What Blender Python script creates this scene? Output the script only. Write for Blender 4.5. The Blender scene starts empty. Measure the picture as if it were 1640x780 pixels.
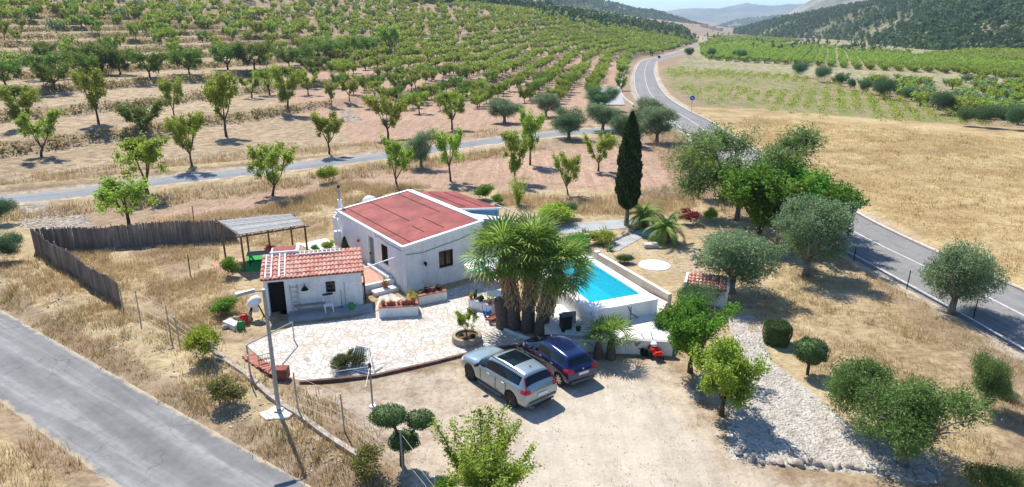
import bpy, bmesh, math, random
import numpy as np
from mathutils import Vector, Matrix
R = math.radians
rnd = random.Random(11)
nr = np.random.RandomState(5)
scene = bpy.context.scene
C = scene.collection

# ------------------------------------------------------------------ camera, light, exposure
CAM_H = 14.3; FPX = 1060.0; TH = math.atan(348 / 1060.0)
cam = bpy.data.cameras.new("camera"); cam.sensor_width = 36; cam.lens = FPX / 1640 * 36
cam.clip_start = 0.5; cam.clip_end = 30000
camo = bpy.data.objects.new("camera", cam); C.objects.link(camo)
camo.location = (0, 0, CAM_H); camo.rotation_euler = (math.pi / 2 - TH, 0, 0)
scene.camera = camo
SUN_EL, SUN_DX, SUN_DY = R(53), -0.50, 0.866        # direction towards the sun (horizontal part)
world = bpy.data.worlds.new("World"); scene.world = world; world.use_nodes = True
wn = world.node_tree; bg = wn.nodes["Background"]
sky = wn.nodes.new("ShaderNodeTexSky"); sky.sky_type = 'NISHITA'; sky.sun_disc = False
sky.sun_elevation = SUN_EL; sky.sun_rotation = math.atan2(SUN_DX, SUN_DY)
sky.altitude = 400; sky.air_density = 1.0; sky.dust_density = 0.0; sky.ozone_density = 3.0
tint = wn.nodes.new("ShaderNodeMix"); tint.data_type = 'RGBA'; tint.blend_type = 'MULTIPLY'; tint.inputs[0].default_value = 1.0
tint.inputs[7].default_value = (0.80, 0.94, 1.08, 1); wn.links.new(sky.outputs[0], tint.inputs[6]); wn.links.new(tint.outputs[2], bg.inputs[0]); bg.inputs[1].default_value = 0.118
sun = bpy.data.lights.new("sun", 'SUN'); sun.energy = 5.0; sun.angle = R(0.53); sun.color = (1, 0.94, 0.84)
suno = bpy.data.objects.new("sun", sun); C.objects.link(suno)
sd = Vector((SUN_DX * math.cos(SUN_EL), SUN_DY * math.cos(SUN_EL), math.sin(SUN_EL)))
suno.rotation_euler = sd.to_track_quat('Z', 'Y').to_euler()
scene.view_settings.view_transform = 'Standard'; scene.view_settings.look = 'None'
scene.view_settings.exposure = 0.68; scene.view_settings.gamma = 1; scene.view_settings.use_curve_mapping = False
scene.cycles.max_bounces = 6; scene.cycles.volume_bounces = 0
scene.cycles.transparent_max_bounces = 6
scene.cycles.use_adaptive_sampling = True

# ------------------------------------------------------------------ terrain height
def sst(a, b, x):
    t = np.clip((x - a) / (b - a), 0, 1); return t * t * (3 - 2 * t)
def catmull(P, step=1.0):
    P = [np.array(p, float) for p in P]; P = [2 * P[0] - P[1]] + P + [2 * P[-1] - P[-2]]
    out = []
    for i in range(1, len(P) - 2):
        n = max(2, int(np.linalg.norm(P[i + 1] - P[i]) / step))
        for k in range(n):
            t = k / n
            out.append(0.5 * (2 * P[i] + (P[i + 1] - P[i - 1]) * t + (2 * P[i - 1] - 5 * P[i] + 4 * P[i + 1] - P[i + 2]) * t * t
                              + (3 * P[i] - P[i - 1] - 3 * P[i + 1] + P[i + 2]) * t ** 3))
    out.append(P[-2]); return np.array(out)
MAIN = catmull([(32, -20), (28.5, 10), (27.2, 25), (26.6, 33), (25.8, 40), (25.0, 48), (25.3, 60), (26.6, 80), (28.6, 107), (28.8, 124), (31, 151), (40, 205), (51, 260), (62, 306), (80, 352), (107, 425), (147, 545), (185, 660), (225, 860), (300, 1200)], 3)
LANE = catmull([(-120, 34), (-75, 46), (-44.5, 55.8), (-35, 62.8), (-22, 71.5), (-12, 79), (-2, 87.5), (8, 94), (19, 99), (27, 101)], 2)
FRONT = catmull([(-80, 62), (-60, 52.5), (-43.9, 41.8), (-30, 32.1), (-19.3, 24.7), (-8, 16.9), (5.3, 7.6), (20, -3)], 2)
def polydist(x, y, P):
    x = np.asarray(x, float); y = np.asarray(y, float)
    best = np.full(np.broadcast(x, y).shape, 1e9)
    for a, b in zip(P[:-1], P[1:]):
        dx, dy = b - a; L = dx * dx + dy * dy
        t = np.clip(((x - a[0]) * dx + (y - a[1]) * dy) / L, 0, 1)
        best = np.minimum(best, np.hypot(x - a[0] - t * dx, y - a[1] - t * dy))
    return best
MAINs, LANEs, FRONTs = MAIN[::2], LANE[::2], FRONT[::2]
def wob(x, y, f, s=0.0):
    return (np.sin(x * f + 1.3 * np.sin(y * f * .7 + s) + s) + np.sin(y * f * 1.13 + 1.7 * np.sin(x * f * .6 + 2 + s) + s * 2)) * .5
def hill_s(x, y):
    s = -.893 * (x + 54) + .45 * (np.minimum(y, 250) - 70) + .30 * np.maximum(y - 250, 0)
    return s + 3.5 * wob(x, y, .035, 1.0) + 1.2 * wob(x, y, .11, 3.0)
TSTEP = 1.6
def T(x, y):
    x = np.asarray(x, float); y = np.asarray(y, float)
    s = hill_s(x, y); sp = np.maximum(s, 0)
    z0 = .085 * sp + .00024 * sp ** 2
    z0 = z0 + 11 * sst(240, 470, y) * sst(-12, 75, s) + 1.0 * sst(-3, 1, s)
    z0 = np.minimum(z0, 60 + .03 * z0)
    k = np.floor(z0 / TSTEP); fr = z0 / TSTEP - k
    zt = TSTEP * (k + sst(.78, 1.0, fr) * .8 + fr * .2)
    w = 1 - sst(260, 420, y)
    z = zt * w + z0 * (1 - w)
    # undulation that dies out near the house plot and the roads
    und = .35 * wob(x, y, .045, 5) + .12 * wob(x, y, .17, 2)
    d = np.hypot((x - 0) / 26, (y - 34) / 22)
    return z + und * sst(1.0, 1.8, d)
_rd_cache = {}
def Zf(x, y, rough=True):
    """final ground height: T flattened along the roads, with a low bank beside the front road"""
    x = np.asarray(x, float); y = np.asarray(y, float)
    z = T(x, y)
    dm = polydist(x, y, MAINs); dl = polydist(x, y, LANEs); df = polydist(x, y, FRONTs)
    z = z * sst(4.0, 14, dm) * sst(3.0, 8, dl) * sst(2.2, 6, df)
    z = z - .22 * (1 - sst(3.5, 4.4, dm)) - .06 * (1 - sst(2.6, 3.4, dl))
    z = z + .22 * sst(2.3, 3.2, df) * (1 - sst(4.5, 6.5, df)) * (y < 60)
    z = z - .10 * (1 - sst(1.8, 2.4, df))
    z = z + .45 * np.exp(-((dl - 4.6) / 1.0) ** 2) * (x < 12) * (x > -60) * (y > 55) * (.6 + .4 * wob(x, y, .4, 1))
    return z
def zg(x, y): return float(Zf(np.array([x]), np.array([y]))[0])

def ray(px, py):
    u = (px - 820) / FPX; w = (py - 390) / FPX; c, s = math.cos(TH), math.sin(TH)
    return u, c - w * s, -(s + w * c)
def G(px, py, z=0.0):
    r = ray(px, py); t = (z - CAM_H) / r[2]; return (r[0] * t, r[1] * t)
def P(px, py):
    """where the line of sight through a photo pixel meets the ground"""
    r = ray(px, py); t = np.concatenate([np.linspace(10, 150, 300), np.linspace(151, 900, 600)])
    x = r[0] * t; y = r[1] * t; z = CAM_H + r[2] * t
    h = Zf(x, y); below = np.nonzero(z <= h)[0]
    if len(below) == 0: return None
    i = below[0]
    if i == 0: return Vector((x[0], y[0], h[0]))
    a0, a1 = z[i - 1] - h[i - 1], z[i] - h[i]; f = a0 / (a0 - a1)
    X = x[i - 1] + f * (x[i] - x[i - 1]); Y = y[i - 1] + f * (y[i] - y[i - 1])
    return Vector((X, Y, zg(X, Y)))
def px_m(p):
    """photo pixels per metre at a point"""
    c, s = math.cos(TH), math.sin(TH)
    return FPX / (p[1] * c - (p[2] - CAM_H) * s)
def proj(x, y, z):
    z = z - CAM_H; c, s = math.cos(TH), math.sin(TH); d = y * c - z * s
    return 820 + FPX * x / d, 390 + FPX * (-z * c - y * s) / d

# ------------------------------------------------------------------ node helpers / materials
def new_mat(name, rough=.9, base=(.5, .5, .5), metal=0.0, spec=.3):
    m = bpy.data.materials.new(name); m.use_nodes = True
    b = m.node_tree.nodes["Principled BSDF"]
    b.inputs['Base Color'].default_value = (*base, 1); b.inputs['Roughness'].default_value = rough
    b.inputs['Metallic'].default_value = metal; b.inputs['Specular IOR Level'].default_value = spec
    return m
class NT:
    def __init__(s, m): s.m = m; s.t = m.node_tree; s.b = s.t.nodes["Principled BSDF"]; s.out = s.t.nodes["Material Output"]
    def n(s, ty, **k):
        q = s.t.nodes.new("ShaderNode" + ty)
        for a, v in k.items(): setattr(q, a, v)
        return q
    def l(s, a, b): s.t.links.new(a, b)
    def pos(s, obj=False):
        return s.n("TexCoord").outputs['Object'] if obj else s.n("NewGeometry").outputs['Position']
    def noise(s, vec, scale, detail=4, rough=.6, dist=0.0, stretch=None):
        if stretch:
            mp = s.n("Mapping"); mp.inputs['Scale'].default_value = stretch[:3]
            if len(stretch) > 3: mp.inputs['Rotation'].default_value = (0, 0, stretch[3])
            s.l(vec, mp.inputs[0]); vec = mp.outputs[0]
        q = s.n("TexNoise"); q.inputs['Scale'].default_value = scale; q.inputs['Detail'].default_value = detail
        q.inputs['Roughness'].default_value = rough; q.inputs['Distortion'].default_value = dist
        s.l(vec, q.inputs['Vector']); return q.outputs[0]
    def ramp(s, f, stops, interp='LINEAR'):
        q = s.n("ValToRGB"); e = q.color_ramp; e.interpolation = interp
        while len(e.elements) < len(stops): e.elements.new(.5)
        for k, (p, c) in enumerate(stops):
            e.elements[k].position = p
            e.elements[k].color = (*c, 1) if isinstance(c, (tuple, list)) else (c, c, c, 1)
        s.l(f, q.inputs[0]); return q.outputs[0]
    def mix(s, f, a, b, mode='MIX'):
        q = s.n("Mix", data_type='RGBA', blend_type=mode)
        for i, v in ((0, f), (6, a), (7, b)):
            if isinstance(v, (int, float)): q.inputs[i].default_value = v
            elif isinstance(v, (tuple, list)): q.inputs[i].default_value = (*v, 1)
            else: s.l(v, q.inputs[i])
        return q.outputs[2]
    def math(s, op, a, b=None, clamp=False):
        q = s.n("Math", operation=op, use_clamp=clamp)
        for i, v in ((0, a), (1, b)):
            if v is None: continue
            if isinstance(v, (int, float)): q.inputs[i].default_value = v
            else: s.l(v, q.inputs[i])
        return q.outputs[0]
    def color(s, c): s.l(c, s.b.inputs['Base Color'])
    def bump(s, h, strength=.5, dist=.05):
        q = s.n("Bump"); q.inputs['Strength'].default_value = strength; q.inputs['Distance'].default_value = dist
        s.l(h, q.inputs['Height']); s.l(q.outputs[0], s.b.inputs['Normal'])

def mat_noise(name, c1, c2, scale=3, rough=.9, bump=0.3, bd=.02, detail=5, obj=False, spec=.3, lo=.35, hi=.65, c3=None, metal=0.0, stretch=None):
    m = new_mat(name, rough, c1, metal, spec); t = NT(m); v = t.pos(obj)
    f = t.noise(v, scale, detail, stretch=stretch)
    st = [(lo, c1), (hi, c2)] + ([(min(.95, hi + .12), c3)] if c3 else [])
    col = t.ramp(f, st)
    f2 = t.noise(v, scale * 9, 3)
    col = t.mix(.35, col, t.ramp(f2, [(.3, .55), (.7, 1.0)]), 'MULTIPLY') if bump else col
    t.color(col)
    if bump: t.bump(f2, bump, bd)
    return m
M = {}
M['plaster'] = mat_noise('white_plaster', (.77, .765, .745), (.86, .855, .84), 1.1, .85, .25, .01)
_t = NT(M['plaster']); _s = _t.ramp(_t.noise(_t.pos(), 1.0, 5, .7, stretch=(2.6, 2.6, .35)), [(.38, .84), (.52, 1.0)])
_t.color(_t.mix(.65, _t.b.inputs['Base Color'].links[0].from_socket, _s, 'MULTIPLY'))
M['plaster_cream'] = mat_noise('cream_plaster', (.60, .52, .42), (.74, .68, .58), 1.5, .85, .3, .01)
M['blue_wall'] = mat_noise('sky_blue_plaster', (.16, .36, .60), (.20, .42, .66), 2, .85, .1, .01)
M['red_roof'] = mat_noise('red_roof_coating', (.190, .034, .028), (.285, .056, .046), .8, .75, .3, .01, c3=(.32, .080, .066), lo=.38, hi=.56)
M['terracotta'] = mat_noise('terracotta', (.30, .085, .045), (.42, .145, .085), 8, .85, .2, .01, obj=True)
M['red_tile'] = mat_noise('red_clay_tile', (.30, .095, .065), (.46, .18, .13), 3, .8, .3, .01)
M['dark_void'] = new_mat('dark_doorway', .9, (.012, .011, .010))  # near-black colour painted in for the unlit space inside openings
M['dark_glass'] = new_mat('dark_window_glass', .08, (.012, .014, .016), 0, .6)
M['brown_frame'] = new_mat('dark_brown_wood', .6, (.045, .022, .015))
M['green_door'] = new_mat('grey_green_paint', .6, (.16, .22, .19))
M['iron'] = new_mat('black_iron', .5, (.015, .015, .016), .6)
M['galv'] = mat_noise('galvanised_steel', (.30, .32, .33), (.42, .44, .45), 6, .5, .1, .005, metal=.5)
M['white_paint'] = new_mat('white_paint', .45, (.80, .80, .78))
M['white_plastic'] = new_mat('white_plastic', .35, (.78, .78, .78))
M['wood_post'] = mat_noise('brown_timber', (.14, .070, .035), (.24, .13, .07), 6, .8, .3, .01, stretch=(1, 1, .15))
M['wood_grey'] = mat_noise('weathered_timber', (.22, .20, .17), (.36, .33, .28), 6, .85, .3, .01)
M['concrete'] = mat_noise('pale_concrete', (.42, .40, .36), (.58, .55, .50), 2.5, .9, .4, .02)
M['concrete_white'] = mat_noise('white_mortar', (.66, .64, .60), (.80, .78, .74), 2.5, .9, .5, .03)
M['conc_grey'] = mat_noise('grey_concrete_path', (.30, .31, .31), (.42, .42, .41), 1.5, .9, .4, .01)
M['stone_ring'] = mat_noise('rough_stone', (.30, .24, .17), (.46, .38, .28), 5, .95, .8, .03)
M['rock'] = mat_noise('rock', (.28, .23, .18), (.50, .44, .37), 3, .95, .6, .03, c3=(.70, .66, .60))
M['brick_red'] = mat_noise('red_brick', (.20, .055, .04), (.30, .10, .075), 4, .85, .4, .01)
M['edge_brick'] = mat_noise('edging_brick', (.11, .055, .04), (.20, .115, .09), 4, .9, .3, .01)
M['rubber'] = new_mat('black_rubber', .75, (.016, .016, .017))
M['black_plastic'] = new_mat('black_plastic', .5, (.02, .02, .022))
M['green_plastic'] = new_mat('green_plastic', .45, (.02, .25, .06))
M['dark_green_metal'] = new_mat('dark_green_metal', .5, (.02, .16, .06))
M['red_plastic'] = new_mat('red_plastic', .35, (.55, .02, .02))
M['red_paint'] = new_mat('red_machine_paint', .35, (.55, .035, .02))
M['blue_plastic'] = new_mat('blue_plastic', .4, (.03, .12, .40))
M['soil'] = mat_noise('dark_soil', (.09, .05, .03), (.20, .12, .07), 8, .95, .6, .02)
M['turf_green'] = mat_noise('green_artificial_turf', (.02, .26, .05), (.04, .36, .08), 12, .95, .4, .01)
M['pink_paving'] = mat_noise('pink_paving', (.42, .22, .16), (.56, .33, .25), 5, .9, .2, .01)
M['blue_tarp'] = new_mat('pale_blue_sheet', .6, (.30, .42, .50))
M['awning'] = mat_noise('pale_grey_corrugated_sheet', (.55, .60, .62), (.66, .70, .71), 2, .6, .1, .01)
M['marbleblock'] = mat_noise('grey_block', (.34, .35, .35), (.46, .46, .46), 4, .9, .3, .01)

def foliage_mat(name, dark, light, trans=.35, scale=2.2, bright=None, orand=True, gain=1.85):
    dark = tuple(v * gain for v in dark); light = tuple(v * gain for v in light); bright = tuple(v * gain for v in bright) if bright else None; trans = min(.5, trans + .08)
    m = bpy.data.materials.new(name); m.use_nodes = True; t = NT(m)
    oi = t.n("ObjectInfo"); v = t.pos(True)
    f = t.noise(v, scale, 3); ri = t.n("NewGeometry").outputs['Random Per Island']
    g = t.math('ADD', t.math('MULTIPLY', f, .62), t.math('MULTIPLY', ri, .38))
    st = [(.26, dark), (.66, light)] + ([(.86, bright)] if bright else [])
    col = t.ramp(g, st)
    hs = t.n("HueSaturation"); hs.inputs['Saturation'].default_value = 1.0
    if orand:
        t.l(t.math('ADD', t.math('MULTIPLY', oi.outputs['Random'], .04), .472), hs.inputs['Hue'])
        t.l(t.math('ADD', t.math('MULTIPLY', oi.outputs['Random'], .4), .8), hs.inputs['Value'])
    t.l(col, hs.inputs['Color'])
    t.l(hs.outputs[0], t.b.inputs['Base Color']); t.b.inputs['Roughness'].default_value = .62
    t.b.inputs['Specular IOR Level'].default_value = .3
    tr = t.n("BsdfTranslucent"); mx = t.n("MixShader"); mx.inputs[0].default_value = trans
    t.l(hs.outputs[0], tr.inputs[0]); t.l(t.b.outputs[0], mx.inputs[1]); t.l(tr.outputs[0], mx.inputs[2])
    t.l(mx.outputs[0], t.out.inputs[0]); return m
F = {}
F['almond'] = foliage_mat('almond_leaves', (.070, .115, .014), (.205, .265, .036), .38, 1.6, (.34, .38, .08), True, 2.05)
F['almond_dark'] = foliage_mat('dark_almond_leaves', (.038, .078, .009), (.105, .175, .020), .3, 1.6, (.18, .25, .035))
F['orchard'] = foliage_mat('orchard_leaves', (.066, .104, .013), (.178, .228, .032), .35, .5, (.29, .31, .058), True, 2.05)
F['olive'] = foliage_mat('olive_leaves', (.055, .095, .042), (.15, .215, .105), .28, 2.2, (.24, .31, .17))
F['olive_dark'] = foliage_mat('dark_olive_leaves', (.028, .065, .026), (.075, .14, .055), .25, 2.2, (.12, .19, .08))
F['pepper'] = foliage_mat('pepper_tree_leaves', (.050, .095, .026), (.13, .195, .058), .35, 1.2, (.20, .27, .09))
F['green'] = foliage_mat('bright_green_leaves', (.030, .095, .010), (.090, .215, .020), .35, 1.6, (.16, .29, .035))
F['yellowgreen'] = foliage_mat('yellow_green_leaves', (.10, .17, .015), (.24, .33, .04), .4, 1.6, (.36, .42, .07))
F['bushgreen'] = foliage_mat('green_bush_leaves', (.036, .075, .018), (.10, .165, .042), .3, 2.2, (.17, .24, .07))
F['topiary'] = foliage_mat('clipped_leaves', (.022, .050, .014), (.055, .105, .030), .2, 4, (.11, .17, .055))
F['cypress'] = foliage_mat('cypress_leaves', (.012, .034, .008), (.030, .065, .014), .15, 2.2, (.050, .09, .022))
F['red'] = foliage_mat('red_leaves', (.08, .010, .012), (.22, .03, .03), .3, 3)
F['palm'] = foliage_mat('palm_fronds', (.055, .10, .016), (.15, .22, .040), .35, 1.2, (.38, .40, .17), False, 1.95)
F['palm_dry'] = foliage_mat('dry_palm_fronds', (.20, .13, .06), (.40, .30, .16), .3, 1.5)
F['drygrass'] = foliage_mat('dry_grass_blades', (.34, .24, .12), (.55, .42, .23), .3, .25, (.68, .56, .35), False, 1.1)
F['goldgrass'] = foliage_mat('golden_grass_blades', (.40, .27, .10), (.62, .45, .20), .3, .12, (.74, .58, .30), False, 1.15)
F['weed'] = foliage_mat('olive_green_weeds', (.13, .14, .035), (.28, .27, .08), .3, .6, (.42, .36, .13), False, 1.0)
F['juniper'] = foliage_mat('juniper_leaves', (.030, .040, .010), (.08, .095, .025), .2, 3, (.15, .14, .05))
F['pine'] = foliage_mat('pine_needles', (.022, .050, .018), (.070, .105, .032), .1, .06, (.12, .15, .05), False, 2.2)
F['flower'] = foliage_mat('cream_flowers', (.60, .55, .25), (.80, .78, .50), .3, 5)
M['bark'] = mat_noise('brown_bark', (.055, .038, .026), (.13, .095, .065), 8, .95, .7, .03, obj=True)
M['bark_grey'] = mat_noise('grey_bark', (.14, .12, .10), (.27, .24, .20), 8, .95, .7, .03, obj=True)
M['palm_trunk'] = mat_noise('palm_trunk', (.085, .062, .046), (.20, .155, .12), 6, .95, .9, .04, obj=True, stretch=(1, 1, 4))
M['palm_fibre'] = mat_noise('palm_fibre', (.16, .10, .06), (.34, .25, .16), 9, .95, .9, .04, obj=True, stretch=(2, 2, .5))

# ------------------------------------------------------------------ object helpers
def tag(o, label=None, cat=None, group=None, kind=None):
    if label: o['label'] = label
    if cat: o['category'] = cat
    if group: o['group'] = group
    if kind: o['kind'] = kind
    return o
def link(name, me, parent=None, mats=None):
    o = bpy.data.objects.new(name, me); C.objects.link(o)
    if parent is not None: o.parent = parent
    if mats:
        for m in (mats if isinstance(mats, (list, tuple)) else [mats]): me.materials.append(m)
    return o
def empty(name, loc=(0, 0, 0), rz=0, label=None, cat=None, group=None):
    o = bpy.data.objects.new(name, None); C.objects.link(o); o.location = loc; o.rotation_euler = (0, 0, rz)
    o.empty_display_size = .2
    return tag(o, label, cat, group)
def kids(o): return [c for c in C.objects if c.parent is o]
def copy_tree(o, loc=None, rz=None, scale=None, label=None, group=None, _k=None):
    k = _k if _k is not None else kids(o)
    c = o.copy(); C.objects.link(c)
    for ch in k:
        d = ch.copy(); C.objects.link(d); d.parent = c
    if loc is not None: c.location = loc
    if rz is not None: c.rotation_euler = (0, 0, rz)
    if scale is not None: c.scale = scale if isinstance(scale, (tuple, list)) else (scale,) * 3
    if label: c['label'] = label
    if group: c['group'] = group
    return c
def mesh_np(name, V, Fq, smooth=False, midx=None):
    """fast mesh from an (n,3) array and an (m,k) array of equal-sided faces"""
    V = np.asarray(V, np.float32); Fq = np.asarray(Fq, np.int32); n, k = Fq.shape
    me = bpy.data.meshes.new(name); me.vertices.add(len(V)); me.vertices.foreach_set('co', V.ravel())
    me.loops.add(n * k); me.loops.foreach_set('vertex_index', Fq.ravel())
    me.polygons.add(n); me.polygons.foreach_set('loop_start', np.arange(0, n * k, k, dtype=np.int32))
    me.polygons.foreach_set('loop_total', np.full(n, k, np.int32))
    if smooth: me.polygons.foreach_set('use_smooth', np.ones(n, bool))
    if midx is not None: me.polygons.foreach_set('material_index', np.asarray(midx, np.int32))
    me.update(calc_edges=True); me.validate(); return me
class MB:
    """collects shapes; build() links them as ONE mesh object"""
    def __init__(s): s.v = []; s.f = []; s.mi = []; s.cur = 0
    def add(s, V, Fs):
        o = len(s.v); s.v += [tuple(p) for p in V]; s.f += [tuple(i + o for i in f) for f in Fs]; s.mi += [s.cur] * len(Fs); return s
    def box(s, a, b, mtx=None):
        x0, y0, z0 = a; x1, y1, z1 = b
        V = [(x0, y0, z0), (x1, y0, z0), (x1, y1, z0), (x0, y1, z0), (x0, y0, z1), (x1, y0, z1), (x1, y1, z1), (x0, y1, z1)]
        if mtx is not None: V = [mtx @ Vector(v) for v in V]
        return s.add(V, [(0, 3, 2, 1), (4, 5, 6, 7), (0, 1, 5, 4), (1, 2, 6, 5), (2, 3, 7, 6), (3, 0, 4, 7)])
    def prism(s, poly, z0, z1):
        """poly counter-clockwise (x,y); z0,z1 numbers or per-vertex lists"""
        n = len(poly); za = z0 if isinstance(z0, (list, tuple)) else [z0] * n; zb = z1 if isinstance(z1, (list, tuple)) else [z1] * n
        V = [(p[0], p[1], za[i]) for i, p in enumerate(poly)] + [(p[0], p[1], zb[i]) for i, p in enumerate(poly)]
        return s.add(V, [tuple(range(n - 1, -1, -1)), tuple(range(n, 2 * n))] + [(i, (i + 1) % n, n + (i + 1) % n, n + i) for i in range(n)])
    def bar(s, p, q, w=.05, h=None, up=(0, 0, 1)):
        p = Vector(p); q = Vector(q); h = h or w; d = (q - p); L = d.length; d.normalize()
        u = Vector(up)
        if abs(d.dot(u)) > .97: u = Vector((1, 0, 0))
        r = d.cross(u).normalized(); u = r.cross(d)
        V = [p + r * a * w / 2 + u * b * h / 2 + d * c for c in (0, L) for a, b in ((-1, -1), (1, -1), (1, 1), (-1, 1))]
        return s.add(V, [(0, 3, 2, 1), (4, 5, 6, 7), (0, 1, 5, 4), (1, 2, 6, 5), (2, 3, 7, 6), (3, 0, 4, 7)])
    def tube(s, pts, rad, n=8, caps=True):
        pts = [Vector(p) for p in pts]; rad = rad if isinstance(rad, (list, tuple)) else [rad] * len(pts)
        V = []; prev = None
        for i, p in enumerate(pts):
            d = (pts[min(i + 1, len(pts) - 1)] - pts[max(i - 1, 0)])
            if d.length < 1e-6: d = Vector((0, 0, 1))
            d.normalize()
            if prev is None:
                r = d.cross(Vector((0, 0, 1)) if abs(d.z) < .95 else Vector((1, 0, 0))).normalized()
            else:
                r = (prev - d * prev.dot(d)); r = r.normalized() if r.length > 1e-6 else d.orthogonal().normalized()
            prev = r; u = d.cross(r)
            for k in range(n):
                a = 2 * math.pi * k / n; V.append(p + (r * math.cos(a) + u * math.sin(a)) * rad[i])
        Fs = [(i * n + k, i * n + (k + 1) % n, (i + 1) * n + (k + 1) % n, (i + 1) * n + k) for i in range(len(pts) - 1) for k in range(n)]
        if caps: Fs += [tuple(range(n - 1, -1, -1)), tuple((len(pts) - 1) * n + k for k in range(n))]
        return s.add(V, Fs)
    def lathe(s, prof, c=(0, 0, 0), n=20, axis='z'):
        V = []
        for r, z in prof:
            for k in range(n):
                a = 2 * math.pi * k / n
                p = (r * math.cos(a), r * math.sin(a), z) if axis == 'z' else (r * math.cos(a), z, r * math.sin(a))
                V.append((c[0] + p[0], c[1] + p[1], c[2] + p[2]))
        Fs = [(i * n + k, i * n + (k + 1) % n, (i + 1) * n + (k + 1) % n, (i + 1) * n + k) for i in range(len(prof) - 1) for k in range(n)]
        Fs += [tuple(range(n - 1, -1, -1)), tuple((len(prof) - 1) * n + k for k in range(n))]
        return s.add(V, Fs)
    def ball(s, c, r, sub=2, sc=(1, 1, 1), jit=0):
        bm = bmesh.new(); bmesh.ops.create_icosphere(bm, subdivisions=sub, radius=1)
        V = []
        for v in bm.verts:
            k = 1 + (rnd.uniform(-jit, jit) if jit else 0)
            V.append((c[0] + v.co.x * r * sc[0] * k, c[1] + v.co.y * r * sc[1] * k, c[2] + v.co.z * r * sc[2] * k))
        bm.verts.index_update(); Fs = [tuple(v.index for v in f.verts) for f in bm.faces]; bm.free()
        return s.add(V, Fs)
    def build(s, name, mats, parent=None, smooth=False, bevel=0, recalc=True):
        me = bpy.data.meshes.new(name); me.from_pydata(s.v, [], s.f); me.update()
        for i, k in enumerate(s.mi):
            if k: me.polygons[i].material_index = k
        if recalc or bevel:
            bm = bmesh.new(); bm.from_mesh(me)
            bmesh.ops.recalc_face_normals(bm, faces=bm.faces)
            if bevel:
                es = [e for e in bm.edges if len(e.link_faces) == 2 and e.calc_face_angle(0) > .6]
                bmesh.ops.bevel(bm, geom=es, offset=bevel, segments=2, affect='EDGES', clamp_overlap=True)
            bm.to_mesh(me); bm.free()
        if smooth:
            for p in me.polygons: p.use_smooth = True
            try: me.set_sharp_from_angle(angle=R(40))
            except Exception: pass
        return link(name, me, parent, mats)
# ------------------------------------------------------------------ ground sheet
def spaced(segs):
    out = []
    for a, b, st in segs: out += list(np.arange(a, b, st))
    return out
def geo(a, st, g, lim):
    o = []; x = a
    while abs(x) < lim: o.append(x); st *= g; x += st
    return o
gx = np.array(sorted(set([-v for v in geo(160, 1.6, 1.16, 7000)] + spaced([(-160, -42, 1.0), (-42, 40, .42), (40, 100, 1.0)]) + geo(100, 1.5, 1.14, 7000))))
gy = np.array(sorted(set([-v for v in geo(0, 3, 1.4, 1500)] + spaced([(4, 62, .42), (62, 235, .85), (235, 480, 2.2)]) + geo(480, 4, 1.12, 9000))))
XX, YY = np.meshgrid(gx, gy)
ZZ = np.concatenate([Zf(XX[i:i + 60], YY[i:i + 60]) for i in range(0, len(gy), 60)])
nearm = 1 - sst(60, 90, np.hypot(XX, YY - 20))
DM = polydist(XX, YY, MAINs); DL = polydist(XX, YY, LANEs); DF = polydist(XX, YY, FRONTs)
def inpoly(x, y, poly):
    ins = np.zeros(x.shape, bool); n = len(poly)
    for i in range(n):
        x0, y0 = poly[i]; x1, y1 = poly[(i + 1) % n]
        if y0 == y1: continue
        c = ((y0 > y) != (y1 > y)) & (x < (x1 - x0) * (y - y0) / (y1 - y0) + x0); ins ^= c
    return ins
def soft(poly, w=.6, x=None, y=None):
    x = XX if x is None else x; y = YY if y is None else y
    q = np.array(list(poly) + [poly[0]], float); out = np.zeros(x.shape)
    m = (x > q[:, 0].min() - w) & (x < q[:, 0].max() + w) & (y > q[:, 1].min() - w) & (y < q[:, 1].max() + w)
    xs, ys = x[m], y[m]; d = polydist(xs, ys, q); ins = inpoly(xs, ys, poly)
    out[m] = np.where(ins, np.clip(.5 + d / (2 * w), 0, 1), np.clip(.5 - d / (2 * w), 0, 1)); return out
def PX(*pts): return [G(*p) for p in pts]
PAVE = PX((393, 553), (478, 521), (560, 512), (600, 500), (612, 460), (640, 478), (715, 466), (800, 440), (830, 470), (812, 520), (860, 552), (838, 553), (770, 562), (700, 580), (600, 603), (480, 616), (455, 607))
DRIVE = PX((478, 616), (600, 603), (700, 580), (838, 553), (880, 560), (1062, 572), (1120, 640), (1160, 690), (1190, 735), (1480, 800), (1400, 1050), (700, 1100), (640, 820), (560, 700), (470, 640))
DRIVE_CORE = PX((840, 640), (950, 600), (1060, 615), (1120, 680), (1170, 770), (1300, 1000), (760, 1050), (800, 760))
GRAVEL = PX((1165, 508), (1215, 505), (1235, 580), (1290, 620), (1370, 690), (1500, 740), (1510, 775), (1170, 735), (1165, 700), (1180, 560))
PLOT = PX((395, 550), (450, 640), (560, 740), (640, 900), (1700, 900), (1640, 620), (1340, 400), (1060, 300), (500, 300), (350, 380), (230, 470), (300, 550))
YARD2 = PX((940, 395), (1110, 330), (1150, 400), (1170, 470), (1080, 455), (960, 410))
REDSOIL = [PX((240, 345), (520, 290), (800, 250), (1060, 225), (1080, 300), (940, 330), (700, 300), (560, 300), (390, 340), (250, 355)),
           [G(600, 245), G(890, 205), (13, 125), (20, 140), (0, 200), (-60, 200), (-45, 125), (-27, 100)],
           [(-27, 100), (-45, 125), (-80, 240), (30, 300), (45, 290), (30, 200), (24, 140), (14, 105), (0, 98)]]
STUB = [G(0, 300), G(600, 232), (-27, 113), (-42, 120), (-64, 180), (-160, 300), (-230, 250), (-120, 80)]
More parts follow.
